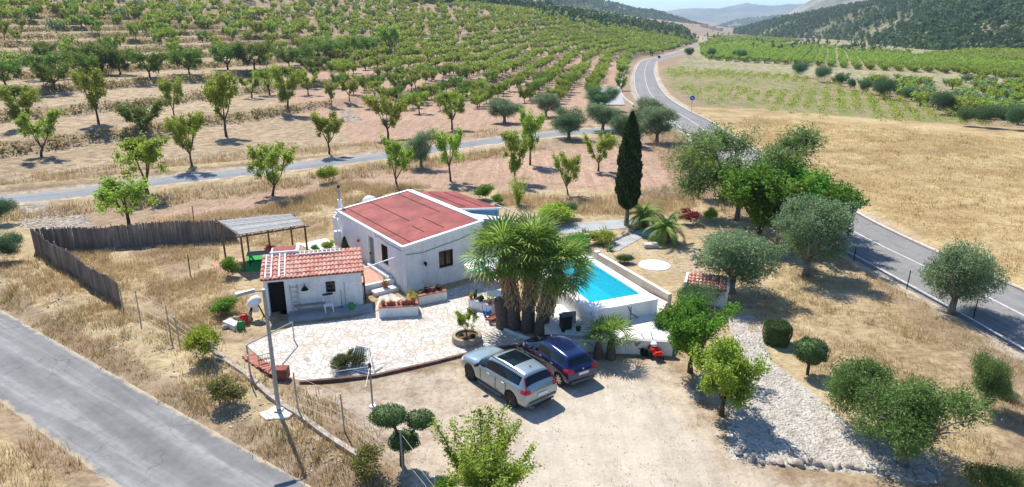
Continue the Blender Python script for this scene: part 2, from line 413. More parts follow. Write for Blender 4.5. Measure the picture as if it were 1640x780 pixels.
GOLD = [(29, 30), (29, 60), (31, 100), (33, 125), (45, 122), (66, 103), (90, 90), (140, 60), (120, 0), (34, 0)]
VINE = [(33, 125), (34, 160), (46, 225), (55, 262), (85, 205), (84, 150), (75, 100), (60, 98), (45, 112)]
RFIELD = [(46, 225), (300, 1100), (1600, 1500), (900, 200), (150, 60), (75, 100), (84, 150), (85, 200)]
w_red = np.maximum.reduce([soft(p, 1.6) for p in REDSOIL])
w_stub = soft(STUB, 3); w_gold = soft(GOLD, 3); w_vine = soft(VINE, 5); w_rf = soft(RFIELD, 8)
w_drive = soft(DRIVE, 1.3); w_core = soft(DRIVE_CORE, 3.2); w_gravel = soft(GRAVEL, .5); w_plot = soft(PLOT, 1.5); w_yard = soft(YARD2, .8)
SL = np.zeros(XX.shape); sl = hill_s(XX, YY)
z1 = T(XX, YY); gyv, gxv = np.gradient(z1, gy, gx); slope = np.hypot(gxv, gyv)
w_bank = sst(.32, .75, slope) * (sl > -6)
w_verge = (1 - sst(3.6, 5.4, DM)) ; w_verge2 = (1 - sst(2.6, 4.2, DL)); w_verge3 = (1 - sst(1.9, 3.0, DF))
w_hill = sst(0, 20, sl)
bank_lane = np.exp(-((DL - 4.7) / 1.3) ** 2) * (XX < 14) * (YY > 50)
dry = np.clip(np.maximum.reduce([w_gold, w_stub * .45, w_bank * .9, bank_lane * .9, (1 - w_drive) * w_plot * .62, (1 - w_plot) * sst(2.2, 3.4, DF) * (1 - sst(9, 12, DF)) * .95 * (YY < 60)]), 0, 1)
red = np.clip(np.maximum(w_red, w_hill * .45 * (1 - w_stub * .5)), 0, 1) * (1 - w_bank)
pale = np.clip(np.maximum.reduce([w_drive * .62 + w_core * .38, w_yard * .9, w_verge * .75, w_verge2 * .55, w_stub * .42 * (1 - w_bank), w_rf * .5, w_hill * .30, w_verge3 * .4]), 0, 1)
green = np.clip(np.maximum.reduce([w_vine * .62, w_rf * .60, w_hill * .22 * sst(150, 300, YY)]), 0, 1)
zzf = ZZ.copy()
nz = (.05 * wob(XX, YY, 2.1, 1) + .03 * wob(XX, YY, 5.3, 4)) * nearm * (1 - w_drive) * sst(2.2, 3.0, DF) * sst(2.8, 3.5, DL) * sst(3.8, 4.6, DM) * (1 - soft(PAVE, .6)) * (1 - w_gravel) * (1 - soft(PX((395, 455), (560, 335), (860, 335), (1130, 320), (1190, 440), (1180, 560), (900, 580), (400, 620)), 1.5))
POOLHOLE = soft([(3.5, 29.2), (7.6, 30.3), (5.3, 37.6), (3.6, 37.3)], .5)
ny, nx = XX.shape
ids = np.arange(nx * ny).reshape(ny, nx)
Q = np.stack([ids[:-1, :-1], ids[:-1, 1:], ids[1:, 1:], ids[1:, :-1]], -1).reshape(-1, 4)
gme = mesh_np('ground', np.stack([XX, YY, ZZ + nz], -1).reshape(-1, 3), Q, smooth=True)
def attr(me, name, r, g, b, a):
    at = me.color_attributes.new(name, 'FLOAT_COLOR', 'POINT')
    at.data.foreach_set('color', np.stack([r, g, b, a], -1).astype(np.float32).ravel())
attr(gme, 'za', red, dry, pale, green)
attr(gme, 'zb', w_gravel, w_bank, w_core * w_drive, w_gold)
gm = new_mat('earth_and_dry_grass', .95, spec=.15); t = NT(gm); pos = t.pos()
A1 = t.n("Attribute", attribute_name='za'); A2 = t.n("Attribute", attribute_name='zb')
s1 = t.n("SeparateColor"); t.l(A1.outputs['Color'], s1.inputs[0]); s2 = t.n("SeparateColor"); t.l(A2.outputs['Color'], s2.inputs[0])
nA = t.noise(pos, .9, 6, .65); nB = t.noise(pos, .13, 4, .6); nC = t.noise(pos, 6.5, 5, .7); nD = t.noise(pos, 28, 3, .7); nE = t.noise(pos, .022, 3, .5)
def fac(w, n, k=1.0, lo=.38, hi=.62):
    return t.ramp(t.math('ADD', w, t.math('MULTIPLY', t.math('SUBTRACT', n, .5), k)), [(lo, 0.0), (hi, 1.0)])
mixn = t.math('ADD', t.math('MULTIPLY', nA, .6), t.math('MULTIPLY', nC, .4))
earth = t.ramp(mixn, [(.3, (.22, .15, .09)), (.5, (.36, .26, .165)), (.7, (.47, .365, .25))])
redc = t.ramp(mixn, [(.3, (.33, .20, .125)), (.5, (.49, .325, .225)), (.68, (.60, .43, .31))])
fur = t.noise(pos, 1.0, 3, .6, stretch=(2.6, .16, 1, -.55)); redc = t.mix(.30, redc, t.ramp(fur, [(.35, .45), (.6, 1.0)]), 'MULTIPLY')
dryn = t.noise(pos, 1.4, 6, .7, stretch=(1, 2.2, 1)); dryn = t.math('ADD', t.math('MULTIPLY', dryn, .55), t.math('MULTIPLY', nB, .45))
dryc = t.ramp(dryn, [(.33, (.27, .19, .10)), (.46, (.44, .33, .185)), (.56, (.55, .435, .26)), (.70, (.63, .53, .36))])
palec = t.ramp(mixn, [(.28, (.37, .285, .20)), (.5, (.54, .445, .335)), (.68, (.64, .555, .445))])
corec = t.ramp(mixn, [(.3, (.46, .385, .295)), (.52, (.60, .525, .425)), (.7, (.69, .62, .52))])
grn = t.ramp(nC, [(.35, (.10, .17, .025)), (.65, (.26, .30, .06))])
grav = t.n("TexVoronoi"); grav.inputs['Scale'].default_value = 7; t.l(pos, grav.inputs['Vector'])
gsep = t.n("SeparateColor"); t.l(grav.outputs['Color'], gsep.inputs[0])
gravc = t.ramp(gsep.outputs[0], [(0, (.29, .25, .20)), (.5, (.47, .42, .355)), (1, (.62, .58, .52))])
bankn = t.noise(pos, .7, 5, .7)
bankc = t.ramp(bankn, [(.3, (.14, .105, .05)), (.45, (.30, .21, .09)), (.6, (.48, .36, .16)), (.72, (.56, .45, .25))])
c = earth
c = t.mix(fac(s1.outputs[2], nA, .7), c, palec)
c = t.mix(fac(s1.outputs[0], nA, .5), c, redc)
c = t.mix(fac(s1.outputs[1], nA, .9), c, dryc)
c = t.mix(fac(s2.outputs[1], nA, .6), c, bankc)
gn2 = t.noise(pos, .55, 5, .7, stretch=(1, .35, 1, -.42))
c = t.mix(t.math('MULTIPLY', fac(A1.outputs['Alpha'], gn2, 1.5, .52, .68), .8), c, grn)
c = t.mix(fac(s2.outputs[2], nB, .6), c, corec)
goldc = t.ramp(dryn, [(.33, (.32, .225, .11)), (.46, (.48, .355, .18)), (.56, (.58, .45, .24)), (.70, (.66, .545, .33))])
goldc = t.mix(.75, goldc, t.ramp(t.noise(pos, .085, 5, .7, 1.0, stretch=(1, 1.9, 1, .5)), [(.38, (.66, .60, .52)), (.56, (1, 1, 1))]), 'MULTIPLY')
c = t.mix(fac(A2.outputs['Alpha'], nA, .5), c, goldc)
c = t.mix(fac(s2.outputs[0], nC, .5), c, gravc)
c = t.mix(.55, c, t.ramp(nD, [(.3, .62), (.65, 1.0)]), 'MULTIPLY')
c = t.mix(.5, c, t.ramp(nE, [(.35, .72), (.6, 1.0)]), 'MULTIPLY')
fields = t.noise(pos, 1.0, 4, .65, stretch=(1.3, .10, 1, -.45)); c = t.mix(.32, c, t.ramp(fields, [(.36, .50), (.58, 1.0)]), 'MULTIPLY')
tuf = t.noise(pos, 3.4, 5, .75); tm_ = t.mix(s2.outputs[2], t.ramp(tuf, [(.40, .52), (.52, 1.0)]), (1, 1, 1)); c = t.mix(.55, c, tm_, 'MULTIPLY')
t.color(c)
hb = t.math('ADD', t.math('MULTIPLY', nC, .7), t.math('MULTIPLY', nD, .3)); t.bump(hb, .55, .10)
ground = link('ground', gme, None, gm); tag(ground, kind='structure')

# ------------------------------------------------------------------ roads
def ribbon(path, hw, lift, cols=9, zfn=None):
    d = np.gradient(path, axis=0); d /= np.linalg.norm(d, axis=1)[:, None]; nrm = np.stack([-d[:, 1], d[:, 0]], 1)
    ks = np.linspace(-1, 1, cols); V = []; 
    pts = path[:, None, :] + nrm[:, None, :] * ks[None, :, None] * hw
    z = (Zf(pts[..., 0], pts[..., 1]) if zfn is None else zfn(pts[..., 0], pts[..., 1])) + lift
    z[:, 0] -= .26; z[:, -1] -= .26
    V = np.concatenate([pts, z[..., None]], -1).reshape(-1, 3); n = len(path)
    ids = np.arange(n * cols).reshape(n, cols)
    Q = np.stack([ids[:-1, :-1], ids[1:, :-1], ids[1:, 1:], ids[:-1, 1:]], -1).reshape(-1, 4)[:, ::-1]
    L = np.concatenate([[0], np.cumsum(np.linalg.norm(np.diff(path, axis=0), axis=1))])
    uv = np.stack([np.broadcast_to(ks[None] * hw, (n, cols)), np.broadcast_to(L[:, None], (n, cols))], -1).reshape(-1, 2)
    return V, Q, uv
def road_obj(name, path, hw, lift, mat, cols=9, zfn=None):
    V, Q, uv = ribbon(path, hw, lift, cols, zfn); me = mesh_np(name, V, Q, True)
    l = me.uv_layers.new(name='UVMap'); vi = np.empty(len(me.loops), np.int32); me.loops.foreach_get('vertex_index', vi)
    l.data.foreach_set('uv', uv[vi].astype(np.float32).ravel())
    o = link(name, me, None, mat); tag(o, kind='structure'); return o
def asphalt(name, c1, c2, edge, hw, streak=True, pale=(.5, .42, .3), white=.0):
    m = new_mat(name, .9, spec=.25); t = NT(m); pos = t.pos(); uv = t.n("UVMap").outputs[0]
    n1 = t.noise(pos, .35, 5, .6); n2 = t.noise(pos, 40, 3, .7); n3 = t.noise(uv, .55, 5, .65, 1.2, stretch=(1.6, .13, 1))
    c = t.ramp(t.math('ADD', t.math('MULTIPLY', n1, .45), t.math('MULTIPLY', n3, .55)), [(.36, c1), (.6, c2)])
    n4 = t.noise(pos, 2.2, 5, .7); c = t.mix(.45, c, t.ramp(n4, [(.36, .68), (.60, 1.0)]), 'MULTIPLY')
    ck = t.n("TexVoronoi", feature='DISTANCE_TO_EDGE'); ck.inputs['Scale'].default_value = .55; wv_ = t.n("VectorMath", operation='ADD'); nv_ = t.n("TexNoise"); nv_.inputs['Scale'].default_value = 1.1; nv_.inputs['Detail'].default_value = 6
    t.l(pos, nv_.inputs['Vector']); t.l(pos, wv_.inputs[0]); t.l(nv_.outputs['Color'], wv_.inputs[1]); t.l(wv_.outputs[0], ck.inputs['Vector'])
    crk = t.math('MULTIPLY', t.ramp(ck.outputs['Distance'], [(.004, 1.0), (.018, 0.0)]), t.ramp(t.noise(pos, .25, 2), [(.5, 0.0), (.6, 1.0)])); c = t.mix(t.math('MULTIPLY', crk, .6), c, (.06, .06, .06))
    if white: c = t.mix(t.math('MULTIPLY', t.math('MULTIPLY', t.ramp(n3, [(.50, 0.0), (.70, 1.0)]), t.ramp(n4, [(.35, .35), (.6, 1.0)])), white), c, (.40, .41, .40))
    c = t.mix(.5, c, t.ramp(n2, [(.3, .6), (.7, 1.0)]), 'MULTIPLY')
    sx = t.n("SeparateXYZ"); t.l(uv, sx.inputs[0]); ax = t.math('ABSOLUTE', sx.outputs[0])
    e = t.math('ADD', ax, t.math('MULTIPLY', t.math('SUBTRACT', t.noise(pos, 1.3, 5, .7), .5), edge * 2.2))
    ef = t.ramp(t.math('DIVIDE', t.math('SUBTRACT', e, hw - edge * 1.5), edge), [(.3, 0.0), (.75, 1.0)])
    dirt = t.ramp(n2, [(.3, tuple(v * .7 for v in pale)), (.7, pale)])
    t.color(t.mix(ef, c, dirt)); t.bump(n2, .35, .02); return m
road_obj('main_road', MAIN, 3.75, .19, asphalt('main_asphalt', (.205, .195, .188), (.275, .265, .257), .22, 3.75), 5, zfn=lambda x, y: 0 * x - .22)
road_obj('side_lane', LANE, 2.75, .07, asphalt('lane_asphalt', (.20, .215, .225), (.27, .285, .295), .35, 2.75, white=.15), 5)
FRZ = lambda x, y: Zf(x, y)
road_obj('front_road', FRONT, 2.15, .05, asphalt('front_asphalt', (.160, .160, .160), (.262, .260, .256), .42, 2.15, white=.6, pale=(.46, .39, .28)), 13)
def stripe(path, off, hw, zlift, name, mat, dash=None):
    d = np.gradient(path, axis=0); d /= np.linalg.norm(d, axis=1)[:, None]; nrm = np.stack([-d[:, 1], d[:, 0]], 1)
    c = path + nrm * off; V = []; Fs = []
    zc = Zf(path[:, 0], path[:, 1]) * 0 - .22 + zlift
    L = np.concatenate([[0], np.cumsum(np.linalg.norm(np.diff(path, axis=0), axis=1))])
    def at(s):
        i = min(max(np.searchsorted(L, s) - 1, 0), len(L) - 2); f = (s - L[i]) / (L[i + 1] - L[i])
        return c[i] + f * (c[i + 1] - c[i]), nrm[i], zc[i] + f * (zc[i + 1] - zc[i])
    segs = [(k * dash[1], k * dash[1] + dash[0]) for k in range(int(L[-1] / dash[1]) - 1)] if dash else [(0, L[-1])]
    for a, b in segs:
        m = max(1, int((b - a) / 3)); base = len(V)
        for k in range(m + 1):
            p, n, z = at(min(a + (b - a) * k / m, L[-1] - .01)); V += [(p[0] - n[0] * hw, p[1] - n[1] * hw, z), (p[0] + n[0] * hw, p[1] + n[1] * hw, z)]
        Fs += [(base + 2 * k, base + 2 * k + 2, base + 2 * k + 3, base + 2 * k + 1) for k in range(m)]
    o = link(name, mesh_np(name, np.array(V), np.array(Fs)), None, mat); tag(o, kind='structure')
M['line'] = mat_noise('road_line_paint', (.36, .36, .35), (.62, .62, .61), 3, .7, .3, .004, lo=.3, hi=.6)
stripe(MAIN, 3.05, .075, .20, 'road_edge_line', M['line']); stripe(MAIN, -3.05, .075, .20, 'road_edge_line', M['line'])
stripe(MAIN, 0, .065, .20, 'road_centre_line', M['line'])

# ------------------------------------------------------------------ crazy paving
pm = new_mat('crazy_paving', .85, spec=.3); t = NT(pm); pos = t.pos()
wv = t.n("VectorMath", operation='ADD'); nv = t.n("TexNoise"); nv.inputs['Scale'].default_value = 1.2
sc2 = t.n("VectorMath", operation='SCALE'); sc2.inputs['Scale'].default_value = .25
t.l(pos, nv.inputs['Vector']); t.l(nv.outputs['Color'], sc2.inputs[0]); t.l(pos, wv.inputs[0]); t.l(sc2.outputs[0], wv.inputs[1])
v1 = t.n("TexVoronoi", feature='DISTANCE_TO_EDGE'); v2 = t.n("TexVoronoi")
for v in (v1, v2): v.inputs['Scale'].default_value = 3.1; t.l(wv.outputs[0], v.inputs['Vector'])
ss = t.n("SeparateColor"); t.l(v2.outputs['Color'], ss.inputs[0])
st = t.ramp(ss.outputs[0], [(0, (.46, .415, .36)), (.4, (.55, .52, .47)), (.8, (.62, .605, .57)), (1, (.48, .47, .46))])
st = t.mix(.5, st, t.ramp(t.noise(pos, 9, 4, .7), [(.3, .75), (.65, 1.0)]), 'MULTIPLY')
dirt = t.ramp(t.noise(pos, .55, 5, .65), [(.48, 0.0), (.64, 1.0)])
st = t.mix(t.math('MULTIPLY', dirt, .65), st, (.44, .36, .27))
jn = t.ramp(v1.outputs['Distance'], [(.015, 0.0), (.07, 1.0)])
t.color(t.mix(jn, (.30, .255, .205), st)); t.bump(jn, .5, .02)
M['paving'] = pm
def slab(name, poly, z0, z1, mat, kind='structure', **k):
    a = sum(p[0] * q[1] - q[0] * p[1] for p, q in zip(poly, poly[1:] + poly[:1]))
    poly = poly if a > 0 else poly[::-1]
    o = MB().prism(poly, z0, z1).build(name, mat, **k); tag(o, kind=kind); return o
slab('patio', PAVE, -.2, .045, M['paving'])
# ------------------------------------------------------------------ foliage
def leaves_mesh(pts, size, rs, asp=.55, up=.0, out=None, sizes=None, cross=False):
    """a folded leaf-clump quad at every point; returns V,F arrays"""
    n = len(pts); d = rs.normal(size=(n, 3)); d[:, 2] = d[:, 2] * (1 - up) + up
    if out is not None: d = d * .55 + out
    d /= np.linalg.norm(d, axis=1)[:, None] + 1e-9
    e = rs.normal(size=(n, 3)); e -= (e * d).sum(1)[:, None] * d; e /= np.linalg.norm(e, axis=1)[:, None] + 1e-9
    s = (size * rs.uniform(.65, 1.35, n) if sizes is None else sizes)[:, None]
    f = np.cross(d, e) * s * .22
    a = pts - d * s * .5; b = pts + e * s * asp * .5 + f; c = pts + d * s * .55; g = pts - e * s * asp * .5 + f
    V = np.stack([a, b, c, g], 1).reshape(-1, 3); return V, np.arange(4 * n).reshape(n, 4)
def join_np(parts):
    V = []; Fs = []; o = 0
    for v, f in parts: V.append(v); Fs.append(f + o); o += len(v)
    return np.concatenate(V), np.concatenate(Fs)
def limbs(rs, n1=5, h0=.28, spread=.45, top=.92, sub=4, rise=.5, trunk_r=.035, lean=(0, 0), sub2=3):
    """unit-height branching skeleton: list of (points, radii), tips"""
    B = []; tips = []
    base = np.array([0, 0, -.04]); fork = np.array([lean[0], lean[1], h0])
    mid = np.array([lean[0] * .35 + rs.normal() * .012, lean[1] * .35 + rs.normal() * .012, h0 * .5])
    B.append(([base, mid, fork], [trunk_r * 1.35, trunk_r, trunk_r * .85]))
    for i in range(n1):
        a = 2 * math.pi * (i + rs.uniform(-.25, .25)) / n1; r = spread * rs.uniform(.55, 1.0) * .62; zt = h0 + (top - h0) * rs.uniform(.45, .8)
        end = np.array([fork[0] + r * math.cos(a), fork[1] + r * math.sin(a), zt])
        m = (fork + end) / 2 + np.array([math.cos(a), math.sin(a), -.5]) * .05 * rs.uniform(.3, 1)
        B.append(([fork, m, end], [trunk_r * .62, trunk_r * .42, trunk_r * .25]))
        for j in range(sub):
            a2 = a + rs.uniform(-1.0, 1.0); t0 = rs.uniform(.35, 1); st = m + (end - m) * t0
            l = spread * rs.uniform(.35, .7); e2 = st + np.array([math.cos(a2) * l * .75, math.sin(a2) * l * .75, l * rise * rs.uniform(.3, 1.5)])
            e2[2] = min(e2[2], top)
            B.append(([st, (st + e2) / 2 + np.array([0, 0, .02]), e2], [trunk_r * .24, trunk_r * .16, trunk_r * .08]))
            tips.append((st, e2))
            for k in range(sub2):
                q = st + (e2 - st) * rs.uniform(.3, .95); a3 = a2 + rs.uniform(-1.4, 1.4); l3 = l * rs.uniform(.35, .7)
                e3 = q + np.array([math.cos(a3) * l3, math.sin(a3) * l3, l3 * rs.uniform(-.1, 1.2)]); e3[2] = min(e3[2], 1.0)
                tips.append((q, e3))
    return B, tips
def skeleton_mesh(name, B, n=6, thin=.0):
    mb = MB()
    for p, r in B:
        if max(r) < thin: continue
        mb.tube([tuple(q) for q in p], list(r), n, caps=True)
    me = bpy.data.meshes.new(name); me.from_pydata(mb.v, [], mb.f); me.update()
    for q in me.polygons: q.use_smooth = True
    return me
def crown_from_tips(rs, tips, n, size, sigma=.03, asp=.5, droop=0.0):
    k = rs.randint(0, len(tips), n); t = rs.uniform(0, 1, n) ** .75
    S = np.array([t_[0] for t_ in tips])[k]; E = np.array([t_[1] for t_ in tips])[k]
    w = rs.uniform(.5, 1.3, len(tips))[k]
    p = S + (E - S) * t[:, None] + rs.normal(size=(n, 3)) * (sigma * w)[:, None]
    if droop: p[:, 2] -= np.abs(rs.normal(size=n)) * droop
    return leaves_mesh(p, size, rs, asp, up=.25)
def blobs(rs, centres, radii, n, size, shell=.55, asp=.5, sq=1.0):
    """leaf clumps through a set of ellipsoid clumps"""
    c = np.array(centres, float); r = np.array(radii, float)
    if r.ndim == 1: r = np.stack([r, r, r * sq], 1)
    wt = (r[:, 0] * r[:, 1] * r[:, 2]) ** (2 / 3.); k = rs.choice(len(c), n, p=wt / wt.sum())
    d = rs.normal(size=(n, 3)); d /= np.linalg.norm(d, axis=1)[:, None]
    q = (shell + (1 - shell) * rs.uniform(0, 1, n)) * (1 + .10 * rs.normal(size=n)); 
    bump = 1 + .13 * np.sin(d[:, 0] * 5 + k) * np.sin(d[:, 1] * 6 + k * 2) + .08 * np.sin(d[:, 2] * 9 + k)
    p = c[k] + d * r[k] * (q * bump)[:, None]
    return leaves_mesh(p, size, rs, asp, up=.15, out=d * .6)
def fill(rs, n, size, cx=0, cz=.56, rx=.42, rz_=.30, k=16, r=.11):
    cs = []
    while len(cs) < k:
        p_ = rs.normal(size=3); p_ /= np.linalg.norm(p_); p_ *= rs.uniform(.45, 1.0); cs.append((p_[0] * rx, p_[1] * rx, cz + p_[2] * rz_))
    return blobs(rs, cs, [r * rs.uniform(.6, 1.3) for _ in cs], n, size, .1, .5)
def mk_tree(name, key, trunk_me, crown_VF, leaf, bark='bark', hidden=True):
    V, Fq = crown_VF; cm = mesh_np(name + '_crown', V, Fq); cm.materials.append(F[leaf]); trunk_me.materials.append(M[bark])
    PROTO[key] = (name, trunk_me, cm)
PROTO = {}
def variants(kind, k): return [q for q in PROTO if q.startswith(kind)][k % len([q for q in PROTO if q.startswith(kind)])]
for i in range(9):                                         # almonds, near
    rs = np.random.RandomState(100 + i)
    B, tips = limbs(rs, n1=3 + i % 4, h0=.17 + .03 * (i % 4), spread=.40 + .05 * (i % 3), top=.93, sub=4, rise=[.6, 1.0, 1.4][i % 3], trunk_r=.028, lean=(rs.uniform(-.08, .08), rs.uniform(-.05, .05)), sub2=5)
    mk_tree('almond_tree', f'almond{i}', skeleton_mesh('trunk', B, 6), join_np([crown_from_tips(rs, tips, 4200, .042, .034), fill(rs, [900, 1800, 2600][i % 3], .042, cz=.55 + rs.uniform(-.05, .08), rx=.42, rz_=.27, k=10 + i)]), 'almond')
for i in range(4):                                         # darker, fuller almonds
    rs = np.random.RandomState(200 + i)
    B, tips = limbs(rs, n1=6, h0=.18, spread=.58, top=.88, sub=4, rise=.6, trunk_r=.03, sub2=4)
    mk_tree('almond_tree', f'dark{i}', skeleton_mesh('trunk', B, 6), join_np([crown_from_tips(rs, tips, 2800, .056, .055), fill(rs, 2200, .054, cz=.48, rx=.50, rz_=.26, k=13, r=.13)]), 'almond_dark')
for i in range(3):                                         # columnar almonds
    rs = np.random.RandomState(260 + i)
    B, tips = limbs(rs, n1=5, h0=.24, spread=.32, top=.94, sub=4, rise=1.5, trunk_r=.024, sub2=5)
    mk_tree('almond_tree', f'tall{i}', skeleton_mesh('trunk', B, 6), join_np([crown_from_tips(rs, tips, 3400, .040, .034), fill(rs, 1500 + 700 * i, .040, cz=.57, rx=.28, rz_=.33, k=13, r=.10)]), 'almond')
for i in range(5):                                         # orchard trees far off
    rs = np.random.RandomState(300 + i)
    B, tips = limbs(rs, n1=6, h0=.18, spread=.56, top=.86, sub=3, rise=.6, trunk_r=.03, sub2=3)
    mk_tree('almond_tree', f'orch{i}', skeleton_mesh('trunk', B[:7], 4), join_np([crown_from_tips(rs, tips, 800, .09, .07), fill(rs, 1100, .085, cz=.48, rx=.46, rz_=.26, k=16, r=.15)]), 'orchard')
for i in range(5):                                         # olives
    rs = np.random.RandomState(400 + i)
    B, tips = limbs(rs, n1=4, h0=.2, spread=.5, top=.8, sub=2, rise=.6, trunk_r=.04)
    cs = [(rs.uniform(-.32, .32), rs.uniform(-.32, .32), rs.uniform(.26, .84)) for _ in range(17)] + [(0, 0, .55)]
    rr = [rs.uniform(.11, .22) for _ in range(17)] + [.32]
    mk_tree('olive_tree', f'olive{i}', skeleton_mesh('trunk', B, 6), blobs(rs, cs, rr, 26000, .0255, .35, .40), 'olive' if i < 3 else 'olive_dark', 'bark_grey')
for i in range(2):                                         # dense round broadleaf trees
    rs = np.random.RandomState(450 + i)
    B, tips = limbs(rs, n1=5, h0=.2, spread=.5, top=.85, sub=3, rise=.8)
    cs = [(rs.uniform(-.24, .24), rs.uniform(-.24, .24), rs.uniform(.30, .84)) for _ in range(15)]
    mk_tree('broadleaf_tree', f'broad{i}', skeleton_mesh('trunk', B, 6), join_np([blobs(rs, cs, [rs.uniform(.12, .20) for _ in cs], 9500, .036, .3, .55), crown_from_tips(rs, tips, 3400, .036, .035)]), 'green')
rs = np.random.RandomState(470)
B, tips = limbs(rs, n1=5, h0=.16, spread=.50, top=.85, sub=4, rise=.8, trunk_r=.022)
cs = [(rs.uniform(-.42, .42), rs.uniform(-.42, .42), rs.uniform(.30, .84)) for _ in range(30)]
mk_tree('pepper_tree', 'pepper', skeleton_mesh('trunk', B, 6), join_np([blobs(rs, cs, [rs.uniform(.10, .18) for _ in cs], 24000, .027, .2, .34), crown_from_tips(rs, tips, 4000, .03, .03, .3, .08)]), 'pepper', 'bark_grey')
def bushmesh(seed, n, size, leaf, sq=.8, lumps=9, shell=.4, core=True, spread=.28, asp=.5):
    rs = np.random.RandomState(seed)
    cs = [(rs.uniform(-spread, spread), rs.uniform(-spread, spread), rs.uniform(.30, .62)) for _ in range(lumps)] + [(0, 0, .42)]
    rr = [rs.uniform(.16, .26) for _ in range(lumps)] + [.38]
    V, Fq = blobs(rs, cs, rr, n, size, shell, asp, sq); V[:, 2] = np.maximum(V[:, 2], -.02)
    m = mesh_np('foliage', V, Fq); m.materials.append(F[leaf]); return m
rs = np.random.RandomState(480)
def pal_bush(seed, n, size, leaf):                         # upright, open shrub of whippy stems
    rs = np.random.RandomState(seed); st = []
    for k in range(26):
        a = rs.uniform(0, 6.28); l = rs.uniform(.6, 1.0); o = rs.uniform(.1, .5)
        st.append((np.array([0, 0, .02]), np.array([math.cos(a) * o, math.sin(a) * o, l])))
    V, Fq = crown_from_tips(rs, st, n, size, .045, .4); m = mesh_np('foliage', V, Fq); m.materials.append(F[leaf]); return m

rs = np.random.RandomState(490); st = []
for k in range(34):
    a = rs.uniform(0, 6.28); l = rs.uniform(.55, 1.0); o_ = rs.uniform(.08, .46) * (1.25 - .4 * l); zb = rs.uniform(.08, .35); st.append((np.array([math.cos(a) * o_ * .3, math.sin(a) * o_ * .3, zb]), np.array([math.cos(a) * o_, math.sin(a) * o_, l])))
mk_tree('young_tree', 'leafy', skeleton_mesh('trunk', [([np.array([0, 0, -.03]), np.array([.01, 0, .15]), np.array([0, .01, .3])], [.022, .018, .014])] + [([a_, (a_ + b_) / 2, b_], [.008, .006, .003]) for a_, b_ in st[:16]], 5), crown_from_tips(rs, st, 15000, .026, .035), 'almond')
COUNT = {}
def put_tree(key, loc, h, rz=None, wid=1.0, label=None, group=None, name=None, cat='tree', leaf=None, parts=True):
    nm, tm, cm = PROTO[key]; nm = name or nm
    root = empty(nm, loc, rnd.uniform(0, 6.28) if rz is None else rz, label, cat, group)
    root.scale = (h * wid, h * wid, h)
    a = link('trunk', tm, root); b = link('crown', cm, root)
    if leaf:
        b.material_slots[0].link = 'OBJECT'; b.material_slots[0].material = F[leaf]
    return root
def tree_px(key, px, py, hpx, label, wid=1.0, rz=None, **k):
    p = P(px, py); s = px_m(p) * math.cos(math.atan2(CAM_H - p.z - 2, p.y)) * .98; return put_tree(key, p, hpx / s, rz, wid, label, **k)

# ---- trees that can be told apart, placed at the foot of each trunk
ALM = [  # key, foot x, foot y, height px, width factor, label
 ('almond4', 66, 251, 72, 0.9, 'almond tree leaning on a bare curved trunk in the stubble by the left edge'),
 ('tall0', 158, 198, 84, 0.85, 'tall pale green almond tree on a forked thin trunk just below the upper stone bank'),
 ('almond1', 279, 190, 62, 0.7, 'almond tree in the stubble field right of the tall forked pale green one'),
 ('tall1', 363, 219, 102, 0.75, 'tallest almond tree of the stubble field, its crown hanging low on the stem'),
 ('almond0', 237, 312, 108, 0.9, 'large yellow green almond tree with forked trunk at the near edge of the side lane'),
 ('almond2', 308, 266, 82, 0.66, 'almond tree beyond the side lane, just right of the large yellow green one'),
 ('almond3', 207, 366, 84, 1.1, 'spreading almond tree growing right behind the long reed fence'),
 ('almond5', 436, 314, 76, 0.9, 'small almond tree on the red soil between the side lane and the cane roofed pergola'),
 ('tall2', 463, 178, 70, 0.9, 'round pale almond tree in the middle of the stubble terrace'),
 ('tall1', 527, 247, 68, 0.9, 'dense upright almond tree leafy down to the ground beside the side lane'),
 ('almond2', 621, 223, 66, 0.9, 'almond tree on the red soil behind the lane, left of the thin trunked one'),
 ('tall0', 724, 208, 60, 1.05, 'round almond tree on a straight bare stem on the red soil behind the lane'),
 ('almond4', 637, 301, 80, 0.72, 'almond tree on the red soil behind the white house roof'),
 ('almond3', 722, 291, 88, 0.6, 'almond tree with upright spreading branches right behind the white ridge'),
 ('tall2', 825, 291, 78, 0.75, 'thin almond tree with low side shoots right of the roof'),
 ('tall0', 849, 264, 84, 0.7, 'slender upright almond tree on the lane side behind the thin one'),
 ('almond5', 910, 312, 62, 0.65, 'small almond tree on the red soil left of the cypress'),
 ('almond1', 958, 274, 58, 0.9, 'small wide almond tree on the red soil directly left of the cypress top'),
 ('tall2', 40, 205, 66, 1.1, 'pale yellow green almond tree in front of the dry stone bank at the left edge'),
 ('tall1', 1118, 315, 78, 0.8, 'thin almond tree at the left foot of the big pepper tree'),
 ('almond0', 403, 157, 40, 1.0, 'small pale almond tree left of the pair near the stubble terrace end'),
 ('almond3', 432, 152, 44, 1.0, 'small almond tree right of the pair near the stubble terrace end'),
 ('almond1', 494, 152, 36, 1.0, 'little almond tree on the red terrace above the round pale one'),
 ('tall0', 531, 168, 36, 1.0, 'thin little almond tree on the red terrace near the dry bank'),
 ('tall1', 560, 162, 34, 1.0, 'second thin little almond tree on the red terrace'),
 ('almond5', 505, 130, 36, 1.2, 'dark leaved almond tree over the red terrace'),
 ('tall1', 623, 88, 46, 1.3, 'large round green tree on the open strip of the upper terraces'),
 ('almond2', 672, 182, 34, 1.0, 'thin almond tree in the second row behind the lane'),
 ('almond0', 600, 160, 36, 1.0, 'almond tree in the second row left of the thin one'),
]
